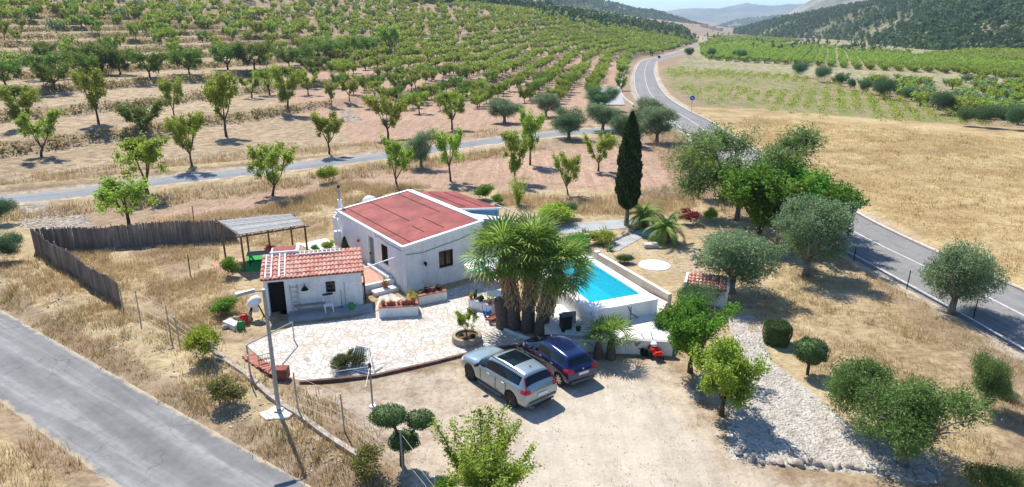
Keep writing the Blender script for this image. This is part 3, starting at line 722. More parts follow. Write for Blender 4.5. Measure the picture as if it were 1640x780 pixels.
for key, x, y, h, w, lab in ALM:
    tree_px(key, x, y, h, lab, w, group='almond trees standing alone', leaf='almond_dark' if 'dark' in lab else None)
put_tree('dark2', P(228, 212), 50 / px_m(P(228, 212)), 0, 1.1, 'dark round tree with bare twigs sticking out of its top in the stubble field', 'almond trees standing alone')
DROWS = [  # rows of dark almonds below and on the upper terraces
 [(8, 138), (88, 142), (70, 128), (135, 126), (192, 120), (240, 124), (303, 119), (365, 112), (408, 112)],
 [(463, 107), (482, 104), (510, 98), (535, 95), (560, 92), (590, 90), (165, 120), (150, 114)],
]
_on = ['first', 'second', 'third', 'fourth', 'fifth', 'sixth', 'seventh', 'eighth', 'ninth']
for r_ in DROWS:
    r_ = sorted(r_)
    for j, (x, y) in enumerate(r_):
        p = P(x, y); put_tree(f'dark{j % 4}', p, (44 if y > 110 else 32) / px_m(p), None, 1.1, f'{_on[j]} dark green almond tree from the left in the {"lower" if r_[0][0] < 50 else "upper"} line along the stone bank', 'dark almond trees along the upper stone bank')
OLV = [('olive0', 808, 197, 44, 1.45, 'round grey olive tree, leftmost of the olives behind the lane'),
       ('olive1', 874, 187, 38, 1.4, 'grey olive tree standing highest behind the lane, second from the left'),
       ('olive3', 911, 222, 48, 1.4, 'round grey olive tree at the lane edge between two others'),
       ('olive4', 962, 178, 38, 1.6, 'olive tree behind the one left of the cypress top'),
       ('olive0', 966, 210, 50, 1.3, 'olive tree immediately left of the cypress top by the lane'),
       ('olive2', 1040, 200, 44, 1.5, 'olive tree behind the cypress next to the main road'),
       ('olive1', 1052, 228, 58, 1.2, 'olive tree right of the cypress at the road junction'),
       ('olive3', 1000, 232, 52, 1.2, 'olive tree partly hidden behind the cypress'),
       ('olive2', 675, 270, 64, .85, 'narrow pale grey olive tree on the lane edge behind the house'),
       ('olive1', 1290, 441, 124, 1.0, 'big grey olive tree casting its shadow on the dry slope above the main road'),
       ('olive0', 1172, 470, 116, 1.25, 'broad low olive tree behind the tile roofed pump house'),
       ('olive2', 1524, 503, 122, .95, 'olive tree at the wire fence right beside the main road'),
       ('olive2', 1446, 744, 142, 1.08, 'wide olive tree at the lower end of the stone bed'),
       ('olive3', 1577, 654, 88, .78, 'small round olive tree alone on the dry slope at the right')]
for key, x, y, h, w, lab in OLV:
    tree_px(key, x, y, h, lab, w, group='olive trees', leaf='bushgreen' if x in (1446, 1577) else None)
tree_px('pepper', 1180, 352, 158, 'big airy pepper tree with drooping grey green foliage beside the main road', 1.12, name='pepper_tree')
tree_px('broad0', 1214, 392, 132, 'bright green dense tree right under the pepper tree crown', 1.0, leaf='green')
tree_px('broad1', 1262, 384, 120, 'tallest bright green tree between the pepper tree and the big grey olive', .95, leaf='green')
tree_px('broad1', 1318, 395, 108, 'green tree touching the road edge behind the big grey olive', .95, leaf='green')
tree_px('almond4', 1317, 410, 98, 'thin loose tree right of the big grey olive over the road edge', .8, leaf='olive_dark', name='wild_olive_tree')
tree_px('broad1', 1106, 597, 120, 'dense citrus tree with a thick dark trunk at the right of the driveway', .86, leaf='green', name='citrus_tree')
tree_px('broad0', 1156, 666, 118, 'upright light green tree on the left edge of the stone bed', .84, leaf='almond', name='fruit_tree')
tree_px('leafy', 778, 806, 118, 'leafy light green young tree cut by the lower photo edge in the driveway', 1.35, leaf='almond', name='young_tree')
tree_px('almond0', 746, 549, 50, 'thin sapling in the round stone planter', .75, name='sapling')
# bushes
BM = {'b_bg': bushmesh(22, 16000, .028, 'bushgreen', asp=.4), 'b_green': bushmesh(1, 3800, .055, 'green'), 'b_olive': bushmesh(2, 16000, .028, 'olive_dark', asp=.38), 'b_yg': bushmesh(3, 3000, .06, 'yellowgreen'),
      'b_red': bushmesh(4, 2600, .06, 'red'), 'b_dark': bushmesh(5, 5200, .042, 'topiary', lumps=4, spread=.14), 'b_jun': bushmesh(6, 5200, .05, 'juniper', sq=.9),
      'b_al': bushmesh(7, 3800, .055, 'almond'), 'w_open': pal_bush(8, 2200, .06, 'weed'), 'w_green': pal_bush(9, 2600, .055, 'almond'), 'w_flower': bushmesh(10, 1500, .06, 'flower'), 'b_weed': bushmesh(11, 2600, .06, 'weed')}
def bush(mkey, px, py, wpx, hpx, label, name='shrub', cat='shrub', group=None, at=None):
    p = Vector((*at, zg(*at))) if at else P(px, py - hpx * .08)
    o = bpy.data.objects.new(name, BM[mkey]); C.objects.link(o); o.location = p; k = px_m(p)
    o.scale = (wpx / k * 1.06, wpx / k * 1.06, hpx / k * 1.18); o.rotation_euler.z = rnd.uniform(0, 6.28); return tag(o, label, cat, group)
bush('b_bg', 1360, 690, 116, 138, 'bushy dark green shrub at the right edge of the stone bed')
bush('b_bg', 1594, 812, 96, 80, 'fine leaved shrub at the lower right corner')
bush('b_al', 330, 582, 62, 68, 'green shrub by the wire fence on the verge')
bush('b_green', 360, 507, 48, 34, 'round green shrub left of the cement mixer')
bush('b_green', 371, 446, 34, 38, 'yellow green shrub at the corner of the green turf', )
bush('b_green', 775, 322, 34, 30, 'round green shrub behind the far end of the roof')
bush('b_green', 797, 328, 22, 18, 'little green shrub beside the round one behind the roof')
bush('w_green', 830, 332, 36, 44, 'tall loose pale shrub behind the stair rail')
bush('b_yg', 886, 362, 72, 38, 'wide yellow green shrub above the grey garden path')
bush('b_olive', 905, 352, 44, 34, 'grey shrub behind the wide yellow green one')
bush('b_red', 1103, 362, 34, 30, 'dark red leaved shrub behind the date palms')
bush('b_yg', 1138, 355, 30, 24, 'pale yellow shrub right of the red leaved one')
bush('b_al', 525, 296, 36, 34, 'small round shrub at the roadside behind the pergola')
bush('b_dark', 1060, 545, 46, 54, 'tight round dark shrub at the pool wall corner')
bush('b_olive', 1118, 500, 84, 54, 'dark grey shrub in front of the pump house roof')
bush('b_olive', 8, 362, 46, 52, 'dark shrub cut by the left photo edge')
bush('b_olive', 14, 422, 60, 58, 'low dark shrub at the left end of the reed fences')
bush('b_weed', 368, 648, 60, 48, 'olive green weed clump on the verge left of the lamp post', 'weed_clump', 'weed')
bush('b_weed', 590, 770, 64, 58, 'pale weed clump beside the clipped tree', 'weed_clump', 'weed')
bush('b_green', 712, 792, 50, 30, 'low green shrub at the lower edge right of the clipped tree')
bush('b_olive', 1612, 640, 34, 20, 'heap of brown cuttings beside the small olive', 'brush_pile', 'brush')
bush('b_green', 921, 400, 60, 26, 'low green ground shrub behind the pool end', )
bush('b_yg', 960, 392, 50, 24, 'loose yellow green shrub in the bed beside the grey block')
bush('b_green', 905, 408, 40, 22, 'leafy plant between palm crowns and pool')
# cypress
rs = np.random.RandomState(77); n = 15000
zt = rs.uniform(0, 1, n); prof = np.interp(zt, [0, .04, .2, .55, .85, 1], [.35, .75, 1, .93, .5, .04]); a = rs.uniform(0, 6.283, n)
rr_ = prof * (.72 + .3 * rs.uniform(0, 1, n)) * (1 + .1 * np.sin(a * 5 + zt * 22) + .06 * np.sin(zt * 60 + a * 3))
d = np.stack([np.cos(a) * .35, np.sin(a) * .35, np.ones(n)], 1)
V, Fq = leaves_mesh(np.stack([np.cos(a) * rr_, np.sin(a) * rr_, zt], 1) * [.86, .86, 7.0], .24, rs, .45, out=d * 2)
pc = P(1003, 362); root = empty('cypress_tree', pc, 0, 'tall narrow dark cypress standing at the grey garden path', 'tree')
cm = mesh_np('crown', V, Fq); o = link('crown', cm, root, F['cypress']); o.location.z = 1.45
MB().tube([(0, 0, -.1), (.02, 0, 1.2), (.03, 0, 7.6)], [.19, .15, .05], 8).build('trunk', M['bark_grey'], root, True)
MB().lathe([(.02, 0), (.55, .35), (.66, 1.5), (.62, 3.9), (.30, 6.0), (.02, 6.9)], (0, 0, 1.5), 12).build('inner_foliage', F['cypress'], root, True)
# ------------------------------------------------------------------ orchards
def hmesh(key, leaf=None, low=None):
    nm, tm, cm = PROTO[key]; return tm, cm
def np_of(me):
    v = np.empty(len(me.vertices) * 3, np.float32); me.vertices.foreach_get('co', v); return v.reshape(-1, 3)
# a one-piece far tree: leaf quads + a square stem, two materials
FAR = []
for i in range(5):
    rs = np.random.RandomState(500 + i)
    B, tips = limbs(rs, n1=6, h0=.16, spread=.56, top=.82, sub=3, rise=.6, sub2=3)
    cv, cf = join_np([crown_from_tips(rs, tips, 240, .14, .08, .7), fill(rs, 340, .14, cz=.46, rx=.48, rz_=.26, k=14, r=.16)])
    t_ = .035; tv = np.array([(-t_, -t_, -.1), (t_, -t_, -.1), (t_, t_, -.1), (-t_, t_, -.1), (-t_ * .6, -t_ * .6, .45), (t_ * .6, -t_ * .6, .45), (t_ * .6, t_ * .6, .45), (-t_ * .6, t_ * .6, .45)])
    tf = np.array([(0, 1, 5, 4), (1, 2, 6, 5), (2, 3, 7, 6), (3, 0, 4, 7)])
    FAR.append((cv, cf, tv, tf))
def far_mesh(i, leaf):
    cv, cf, tv, tf = FAR[i]; V = np.concatenate([cv, tv]); Q = np.concatenate([cf, tf + len(cv)])
    me = mesh_np('far_tree', V, Q, midx=[0] * len(cf) + [1] * len(tf)); me.materials.append(F[leaf]); me.materials.append(M['bark']); return me
FARM = {l: [far_mesh(i, l) for i in range(5)] for l in ('orchard', 'almond_dark', 'almond', 'olive')}
def merged(name, items, leaf, lod=1.0, label=None):
    """items: (x,y,z,h,w) merged into one mesh = a mass too numerous to count"""
    if not items: return
    Vs = []; Qs = []; mi = []; off = 0; rs = np.random.RandomState(9)
    for (x, y, z, h, w) in items:
        cv, cf, tv, tf = FAR[rs.randint(5)]
        dist = math.hypot(x, y); k = len(cf) if dist < 260 else (int(len(cf) * .55) if dist < 420 else int(len(cf) * .25))
        sc = 1 if k == len(cf) else (1.3 if dist < 420 else 1.9)
        sel = rs.permutation(len(cf))[:k]; q = cv.reshape(-1, 4, 3)[sel]
        if sc != 1: m_ = q.mean(1, keepdims=True); q = m_ + (q - m_) * sc
        V = np.concatenate([q.reshape(-1, 3), tv]); Q = np.concatenate([np.arange(4 * k).reshape(k, 4), tf + 4 * k])
        a = rs.uniform(0, 6.28); c_, s_ = math.cos(a), math.sin(a)
        V = np.stack([(V[:, 0] * c_ - V[:, 1] * s_) * h * w + x, (V[:, 0] * s_ + V[:, 1] * c_) * h * w + y, V[:, 2] * h + z], 1)
        Vs.append(V); Qs.append(Q + off); mi += [0] * k + [1] * 4; off += len(V)
    o = link(name, mesh_np(name, np.concatenate(Vs), np.concatenate(Qs), midx=mi), None, [F[leaf], M['bark']])
    tag(o, label or 'far orchard trees too many to count, merging into green bands', 'orchard', kind='stuff'); return o
fixed = np.array([(o.location.x, o.location.y) for o in C.objects if o.type == 'EMPTY' and 'tree' in o.name])
def visible(x, y, z=2, m=40):
    px, py = proj(x, y, z); return (-m < px < 1640 + m) and py > -60
cand = []     # (x,y,h,w,leaf,zone)
r5 = np.random.RandomState(31)
# straight rows beside the main road
P2 = PX((520, 120), (548, 182), (700, 186), (830, 163), (905, 172)) + [(20, 140), (26.5, 160), (33, 200), (43, 250), (54, 300), (72, 352), (98, 425), (138, 545), (150, 600), (60, 470), (-20, 300), (-70, 225)]
dr = np.array([.155, .988]); nrm_ = np.array([.988, -.155])
for i in range(-40, 40):
    for j in range(0, 120):
        q = np.array([13.0, 118.0]) + nrm_ * (i * 6.6) + dr * (j * 4.6) + r5.normal(size=2) * .45
        x, y = q
        if y > 620: continue
        bend = sst(250, 500, y) * (y - 250) * .30; x += bend
        if inpoly(np.array([x]), np.array([y]), P2)[0] and r5.uniform() > .07:
            cand.append((x, y, r5.uniform(2.5, 3.6), r5.uniform(.8, 1.05), 'almond_dark' if (y < 175 and r5.uniform() < .45) else 'orchard', 'rows', i))
# terraces: rows along the contours of the hillside
cdir = np.array([.45, .893]); cn = np.array([-.893, .45])
for i in range(0, 90):
    for j in range(-30, 110):
        s0 = 15 + i * 7.2; q = np.array([-54, 70.]) + cn * s0 + cdir * (j * 6.0) + r5.normal(size=2) * 1.0
        x, y = q
        if y < 40 or y > 640: continue
        if not visible(x, y, float(T(x, y))): continue
        px, py = proj(x, y, float(T(x, y)))
        if x < -10 and py > 112 and px < 600: continue
        if inpoly(np.array([x]), np.array([y]), P2)[0]: continue
        keep = .66 + .24 * (wob(x, y, .03, 2) > 0) 
        if px < 600 and 60 < py < 112: keep = .42
        if r5.uniform() > keep: continue
        lf = 'almond' if r5.uniform() < .5 else ('olive' if r5.uniform() < .07 else ('almond_dark' if r5.uniform() < .25 else 'orchard'))
        cand.append((x, y, r5.uniform(2.8, 4.9), r5.uniform(.7, 1.0), lf, 'hill', i))
zc = Zf(np.array([c_[0] for c_ in cand]), np.array([c_[1] for c_ in cand]))
cand = [(*c_, float(z_)) for c_, z_ in zip(cand, zc)]
cand = [c_ for c_ in cand if (np.hypot(fixed[:, 0] - c_[0], fixed[:, 1] - c_[1]).min() > 3.2) and polydist(c_[0], c_[1], MAINs) > 6.5]
cand.sort(key=lambda c_: math.hypot(c_[0], c_[1]) / c_[2])
NIND = 245
LAB = {('rows', 0): ('green almond tree in the straight rows left of the main road', 'almond trees in straight rows beside the main road'),
       ('hill', 0): ('almond tree on the terraced hillside behind the side lane', 'almond trees on the terraced hillside')}
ROWR = sorted({c_[6] for c_ in cand[:NIND] if c_[5] == 'rows'}, reverse=True)
ORD = ['first', 'second', 'third', 'fourth', 'fifth', 'sixth', 'seventh', 'eighth', 'ninth', 'tenth', 'eleventh', 'twelfth', 'thirteenth', 'fourteenth', 'fifteenth', 'sixteenth', 'seventeenth', 'eighteenth', 'nineteenth', 'twentieth']
CN = {'almond': 'pale yellow green', 'almond_dark': 'dark green', 'orchard': 'mid green', 'olive': 'grey green'}
for i, (x, y, h, w, lf, zone, rowi, z) in enumerate(cand[:NIND]):
    lab, grp = LAB[(zone, 0)]
    if zone == 'rows': k_ = ROWR.index(rowi); lab = f'{CN[lf]} almond tree in the {ORD[min(k_, 19)]} straight row counted from the main road'
    else: lab = f"{'large' if h > 4.1 else 'small' if h < 3.5 else 'middling'} {CN[lf]} almond tree on {'lower' if y < 110 else 'middle' if y < 150 else 'upper'} terraces {'far left' if x / y < -.5 else 'left of the shed' if x / y < -.36 else 'behind the shed' if x / y < -.18 else 'behind the house'}"
    if i < 110:
        key = {'almond': f'almond{i % 9}', 'almond_dark': f'dark{i % 4}', 'orchard': f'orch{i % 5}', 'olive': f'olive{i % 5}'}[lf]
        if lf == 'orchard' and i < 70: key = f'dark{i % 4}' if i % 2 else f'almond{i % 9}'
        if lf == 'olive': key = f'almond{i % 9}'
        put_tree(key, (x, y, z), h, None, w * .95, lab, grp, leaf='orchard' if lf == 'orchard' else None)
    else:
        o = bpy.data.objects.new('almond_tree', FARM[lf][i % 5]); C.objects.link(o); o.location = (x, y, z); o.scale = (h * w, h * w, h)
        o.rotation_euler.z = rnd.uniform(0, 6.28); tag(o, lab, 'tree', grp)
rest = cand[NIND:]
for lf in ('orchard', 'almond_dark', 'almond', 'olive'):
    merged('distant_orchard', [(c_[0], c_[1], c_[7], c_[2], c_[3]) for c_ in rest if c_[4] == lf], lf)
print('orchard', len(cand), 'rest', len(rest))
# ---- right side: low fruit rows running away from the viewer
RP = [(52, 340), (82, 285), (103, 238), (147, 186), (195, 165), (300, 330), (330, 430), (240, 430), (190, 560), (165, 560), (130, 470), (100, 400), (75, 345)]
RP = PX((1122, 87), (1135, 96), (1200, 99), (1300, 105), (1400, 114), (1500, 117), (1640, 129), (1800, 140), (1750, 116), (1480, 93), (1330, 84), (1230, 72), (1180, 67), (1128, 64))
dr = np.array([.42, .907]); nr_ = np.array([.907, -.42]); rc = []
for i in range(-80, 110):
    for j in range(-80, 240):
        q = np.array([120., 228.]) + nr_ * (i * 4.2) + dr * (j * 2.6) + r5.normal(size=2) * .2; x, y = q
        if y > 800: continue
        if inpoly(np.array([x]), np.array([y]), RP)[0] and visible(x, y, 1, 20) and polydist(x, y, MAINs) > 7 and r5.uniform() > .03:
            if y > 420 and j % 2: continue
            rc.append((x, y, 0.0 if True else i, r5.uniform(2.2, 2.8) * (1.15 if y > 420 else 1), r5.uniform(.85, 1.0)))
rc.sort(key=lambda c_: math.hypot(c_[0], c_[1]))
for i, (x, y, z, h, w) in enumerate(rc[:150]):
    o = bpy.data.objects.new('peach_tree', FARM['orchard'][i % 5]); C.objects.link(o); o.location = (x, y, zg(x, y)); o.scale = (h * w, h * w, h)
    o.rotation_euler.z = rnd.uniform(0, 6.28); tag(o, 'low fruit tree at the near end of the dense rows across the main road', 'tree', 'low fruit trees in rows across the main road')
merged('distant_fruit_rows', rc[150:], 'orchard', label='dense rows of low fruit trees across the main road too many to count')
print('right rows', len(rc))
r6 = []
for (pl4, sp) in ((PX((1480, 97), (1480, 90), (1560, 84), (1660, 83), (1700, 104), (1600, 101)), 4.2), (PX((1130, 60), (1180, 58), (1290, 66), (1250, 70), (1180, 66)), 7), (PX((1230, 70), (1330, 76), (1470, 88), (1440, 92), (1330, 83), (1240, 74)), 9)):
    q4 = np.array(pl4)
    for x in np.arange(q4[:, 0].min(), q4[:, 0].max(), sp):
        for y in np.arange(q4[:, 1].min(), q4[:, 1].max(), sp * 1.1):
            if inpoly(np.array([x]), np.array([y]), pl4)[0] and polydist(x, y, MAINs) > 8: r6.append((x + r5.normal() * .4, y + r5.normal() * .4, 0, r5.uniform(2, 3.2), 1.15))
merged('distant_fruit_rows', r6, 'orchard', label='green fields of low trees at the foot of the pine slope too many to count'); print('far fields', len(r6))
# dark round bushes and small trees along the field edge on the right
for (x, y, h, w, k, lab) in [(1280, 127, 22, 1.35, 'olive3', 'dark round olive bush at the field edge, first from the left'), (1316, 134, 22, 1.5, 'olive4', 'dark round olive bush at the field edge, second from the left'),
      (1413, 162, 30, 1.5, 'olive3', 'dark round olive bush standing in the pale gap of the field edge'), (1506, 187, 32, 1.5, 'olive4', 'large dark olive bush nearest the golden field'),
      (1577, 208, 32, 1.6, 'olive3', 'dark olive bush at the corner of the golden field by the right edge'), (1625, 212, 34, 1.3, 'olive4', 'dark olive bush cut by the right photo edge'),
      (1343, 140, 17, 1.0, 'olive2', 'small pale olive bush in the field edge row'), (1362, 146, 16, 1.0, 'olive2', 'smallest pale olive bush in the field edge row'),
      (1385, 153, 20, 1.1, 'olive3', 'small dark olive bush left of the one in the gap'), (1452, 164, 18, 1.3, 'olive0', 'pale grey olive bush right of the one in the gap'),
      (1180, 97, 13, 1.4, 'olive0', 'grey olive bush below the first fruit rows'), (1188, 99, 15, 1.5, 'olive1', 'larger grey olive bush below the first fruit rows'),
      (1103, 94, 14, 1.5, 'olive3', 'dark olive bush beside the far bend of the road'), (1139, 96, 15, 1.2, 'olive1', 'grey olive bush between the far bend and the fruit rows'),
      (1545, 205, 26, 1.3, 'olive4', 'olive bush behind the corner of the golden field')]:
    bush('b_olive', x, y, h * min(w, 1.35) * 1.0, h * 1.45, lab, 'olive_bush', 'bush', 'olive bushes along the field edge')
sp = []
for k in range(230):
    px = r5.uniform(1320, 1660); py = r5.uniform(128, 200)
    if py > 128 + (px - 1310) * .26 or py < 118 + (px - 1310) * .05: continue
    p = P(px, py); sp.append((p.x, p.y, p.z, r5.uniform(1.8, 3.0), 1.05))
for i, (x, y, z, h, w) in enumerate(sp[:120]):
    o = bpy.data.objects.new('young_almond_tree', FARM['almond' if i % 3 else 'olive'][i % 5]); C.objects.link(o); o.location = (x, y, z); o.scale = (h * w, h * w, h)
    tag(o, ('yellow green' if i % 3 else 'grey green') + ' young tree scattered ' + ('far ' if y > 190 else 'close ') + 'behind the olive bushes at the field edge, ' + ('left part' if x / y < .62 else 'right part'), 'tree', 'young almond trees behind the olive bushes')
# vines in the near field: low leafy clumps = ground cover
vs = []
for i in range(-40, 40):
    for j in range(0, 90):
        q = np.array([46., 112.]) + np.array([.907, -.42]) * (i * 2.8) + np.array([.42, .907]) * (j * 1.5) + r5.normal(size=2) * .3; x, y = q
        if inpoly(np.array([x]), np.array([y]), VINE)[0] and polydist(x, y, MAINs) > 7.5 and wob(x, y, .08, 1) + r5.normal() * .5 > -.05: vs.append((x, y, 0, r5.uniform(.5, 1.0), 1.6))
for c_ in range(len(vs)): x, y, _, h, w = vs[c_]; vs[c_] = (x, y, -.1 * h, h, w)
def lowcover(name, items, leaf, label, nl=26, ls=.34):
    rs = np.random.RandomState(3); pts = []; sz = []
    for (x, y, z, h, w) in items:
        p = rs.normal(size=(nl, 3)) * [h * w * .38, h * w * .38, h * .28] + [x, y, h * .42]; pts.append(p); sz.append(np.full(nl, ls * h))
    pts = np.concatenate(pts); pts[:, 2] = np.maximum(pts[:, 2], .03)
    pts[:, 2] += Zf(pts[:, 0], pts[:, 1])
    V, Fq = leaves_mesh(pts, .3, rs, .7, sizes=np.concatenate(sz)); o = link(name, mesh_np(name, V, Fq), None, F[leaf]); tag(o, label, 'plants', kind='stuff'); return o
lowcover('vine_field', vs, 'almond', 'low scattered green vines in the dry field across the main road')
print('vines', len(vs))

# ------------------------------------------------------------------ hills
def hmat(name, c1, c2, c3, sc=.012, rockamt=.5):
    m = new_mat(name, .95, spec=.1); t = NT(m); pos = t.pos()
    f = t.noise(pos, sc, 6, .65); g = t.noise(pos, sc * 9, 4, .7)
    c = t.ramp(t.math('ADD', t.math('MULTIPLY', f, .6), t.math('MULTIPLY', g, .4)), [(.38, c1), (.52, c2), (.64, c3)])
    t.color(c); t.bump(g, .8, 3.0); return m
def hill(name, crest, basef, mat, nx=160, ny=40, rough=1.0, back=1.0, seed=0):
    """crest: list of (px, py, distance) along the skyline; basef(px)->distance of the foot"""
    c = np.array(crest, float); pxs = np.linspace(c[0, 0], c[-1, 0], nx); rows = []
    for px in pxs:
        py = np.interp(px, c[:, 0], c[:, 1]); D = np.interp(px, c[:, 0], c[:, 2]); b = basef(px)
        r = ray(px, py); hz = CAM_H + r[2] * D / r[1]; row = []
        for t_ in np.linspace(-.0, 1.6, ny):
            d = b + (D - b) * t_; x = r[0] / r[1] * d
            k = (1 - (1 - min(t_, 1)) ** 1.0) if t_ <= 1 else 1 - ((t_ - 1) / .6) ** 1.3
            k = math.sin(min(t_, 1) * math.pi / 2) ** 1.05 if t_ <= 1 else k
            amp = max(hz, 5) * .085 * rough * math.sin(min(max(t_, 0), 1) * math.pi) 
            s_ = 1500 / D * (D / 900)
            z = (hz + 3) * k - 3 + amp * (wob(x, d, .011, seed) + .6 * wob(x, d, .027, seed + 1) + .35 * wob(x, d, .06, seed + 2))
            row.append((x, d, z))
        rows.append(row)
    V = np.array(rows).reshape(-1, 3); ids = np.arange(nx * ny).reshape(nx, ny)
    Q = np.stack([ids[:-1, :-1], ids[1:, :-1], ids[1:, 1:], ids[:-1, 1:]], -1).reshape(-1, 4)
    o = link(name, mesh_np(name, V, Q, True), None, mat); tag(o, kind='structure'); return o, np.array(rows)
hm_for = hmat('forested_slope', (.055, .075, .03), (.13, .135, .065), (.30, .26, .19), .02)
hm_rock = hmat('bare_rocky_slope', (.09, .10, .06), (.20, .19, .15), (.36, .34, .31), .006)
hm_far = hmat('far_range', (.08, .10, .06), (.15, .16, .10), (.24, .22, .17), .002)
hR, gR = hill('forest_hill', [(1175, 50, 1500), (1260, 28, 1350), (1350, 14, 1200), (1430, 4, 1050), (1520, -12, 900), (1640, -30, 780), (1760, -45, 700), (2000, -60, 640)],
              lambda p: np.interp(p, [1175, 1230, 1330, 1420, 1500, 1640, 2000], [1350, 960, 800, 560, 440, 395, 360]), hm_for, 190, 60, 1.0, seed=4)
hG, gG = hill('rocky_mountain', [(1200, 48, 2900), (1265, 22, 2800), (1300, 2, 2700), (1340, -12, 2600), (1450, -40, 2500), (1640, -60, 2400), (2000, -80, 2300)], lambda p: 1500, hm_rock, 90, 40, 1.3, seed=7)
hF, gF = hill('far_mountain_range', [(980, 40, 7200), (1040, 26, 7200), (1068, 18, 7200), (1110, 14, 7000), (1150, 14, 7000), (1195, 7, 6900), (1230, 10, 6900), (1300, 6, 6800), (1400, 10, 6800), (1700, 0, 6800)], lambda p: 4600, hm_far, 120, 30, .8, seed=2)
hF2, gF2 = hill('mid_hill', [(1130, 49, 3600), (1180, 34, 3500), (1225, 29, 3400), (1300, 24, 3300)], lambda p: 2900, hm_for, 50, 24, .8, seed=12)
hL, gL = hill('left_hill', [(600, -60, 1500), (760, -30, 1500), (830, -1, 1600), (848, 4, 1600), (868, 6, 1650), (885, -1, 1700), (905, -6, 1700), (940, -3, 1750), (975, 8, 1800), (1000, 14, 1850), (1020, 18, 1850), (1050, 20, 1900), (1075, 28, 2000), (1100, 36, 2000), (1128, 45, 2000)],
              lambda p: np.interp(p, [600, 900, 1128], [700, 900, 1700]), hm_for, 150, 40, 1.0, seed=9)
# pine cover
def pine_np(rs, n=26):
    z = rs.uniform(.25, 1, n); r = np.interp(z, [.25, .5, 1], [.30, .34, .05]) * rs.uniform(.4, 1, n); a = rs.uniform(0, 6.28, n)
    return leaves_mesh(np.stack([np.cos(a) * r, np.sin(a) * r, z], 1), .34, rs, .8)
def pines(name, pts, label, lo=3.5, hi=7, n=26, leaf='pine'):
    rs = np.random.RandomState(8); var = [pine_np(rs, n) for _ in range(6)]; parts = []
    for p in pts:
        V, Fq = var[rs.randint(6)]; h = rs.uniform(lo, hi); w = h * rs.uniform(.8, 1.3)
        parts.append((V * [w, w, h] + p, Fq))
    V, Fq = join_np(parts); o = link(name, mesh_np(name, V, Fq), None, F[leaf]); return tag(o, label, 'forest', kind='stuff')
def on_grid(g, n, rs, tmax=.72, clump=.3):
    out = []; nx, ny, _ = g.shape
    while len(out) < n:
        i = rs.uniform(0, nx - 1.01); j = rs.uniform(0, (ny - 1) * tmax - .01); i0, j0 = int(i), int(j); u, v = i - i0, j - j0
        p = g[i0, j0] * (1 - u) * (1 - v) + g[i0 + 1, j0] * u * (1 - v) + g[i0, j0 + 1] * (1 - u) * v + g[i0 + 1, j0 + 1] * u * v
        if wob(p[0], p[1], .03, 6) + rs.normal() * .6 < -clump: continue
        out.append(p - [0, 0, .3])
    return out
rs = np.random.RandomState(66)
pines('pine_forest', on_grid(gR, 9000, rs, .66), 'dark pine wood covering the slope across the valley on the right', 3.5, 7.5, 24)
pines('pine_forest', on_grid(gL, 4200, rs, .64), 'pine wood covering the hill in the middle distance', 6, 11, 14)
pines('pine_scrub', on_grid(gF2, 700, rs, .62), 'scrub on the small far hill in the valley', 9, 14, 10)
# belt of pines behind the upper orchards
bp = []
for k in range(1500):
    px = rs.uniform(640, 1105); d = np.interp(px, [640, 800, 1000, 1105], [420, 520, 760, 1250]) * rs.uniform(1.0, 1.35)
    r = ray(px, 50); x = r[0] / r[1] * d; ylim = np.interp(px, [640, 735, 870, 950, 1050, 1105], [-30, 0, 10, 24, 40, 52])
    q = ray(px, ylim + 3); ztop = CAM_H + q[2] * d / q[1]; zz = float(T(x, d)); h = ztop - zz
    if h < 2.5: continue
    bp.append(np.array([x, d, zz]))
pines('pine_belt', bp, 'belt of pines along the top of the orchard hill', 5, 10, 22)
mb_ = []
for k in range(1500):
    px = rs.uniform(860, 1112); py = np.interp(px, [860, 950, 1050, 1112], [12, 30, 44, 52]) + abs(rs.normal()) * 5
    p = P(px, py)
    if p is not None and p.y > 330: mb_.append(np.array(p))
if mb_: pines('pine_belt', mb_, 'trees covering the far shoulder of the orchard hill', 4, 8, 20)
print('shoulder', len(mb_))
# scattered trees on the plain beyond the orchards
vp = []
for k in range(620):
    px = rs.uniform(1040, 1660); py = rs.uniform(52, 84)
    if px < 1200 and py > 66: continue
    if 1290 < px and py > 96: continue
    if rs.uniform() > .4 + .6 * (wob(px, py * 4, .05, 1) > 0): continue
    x, y = G(px, py); vp.append(np.array([x, y, float(Zf(x, y))]))
pines('valley_scrub', vp, 'scattered scrub and trees on the valley floor beyond the fields', 2.5, 5.0, 16)
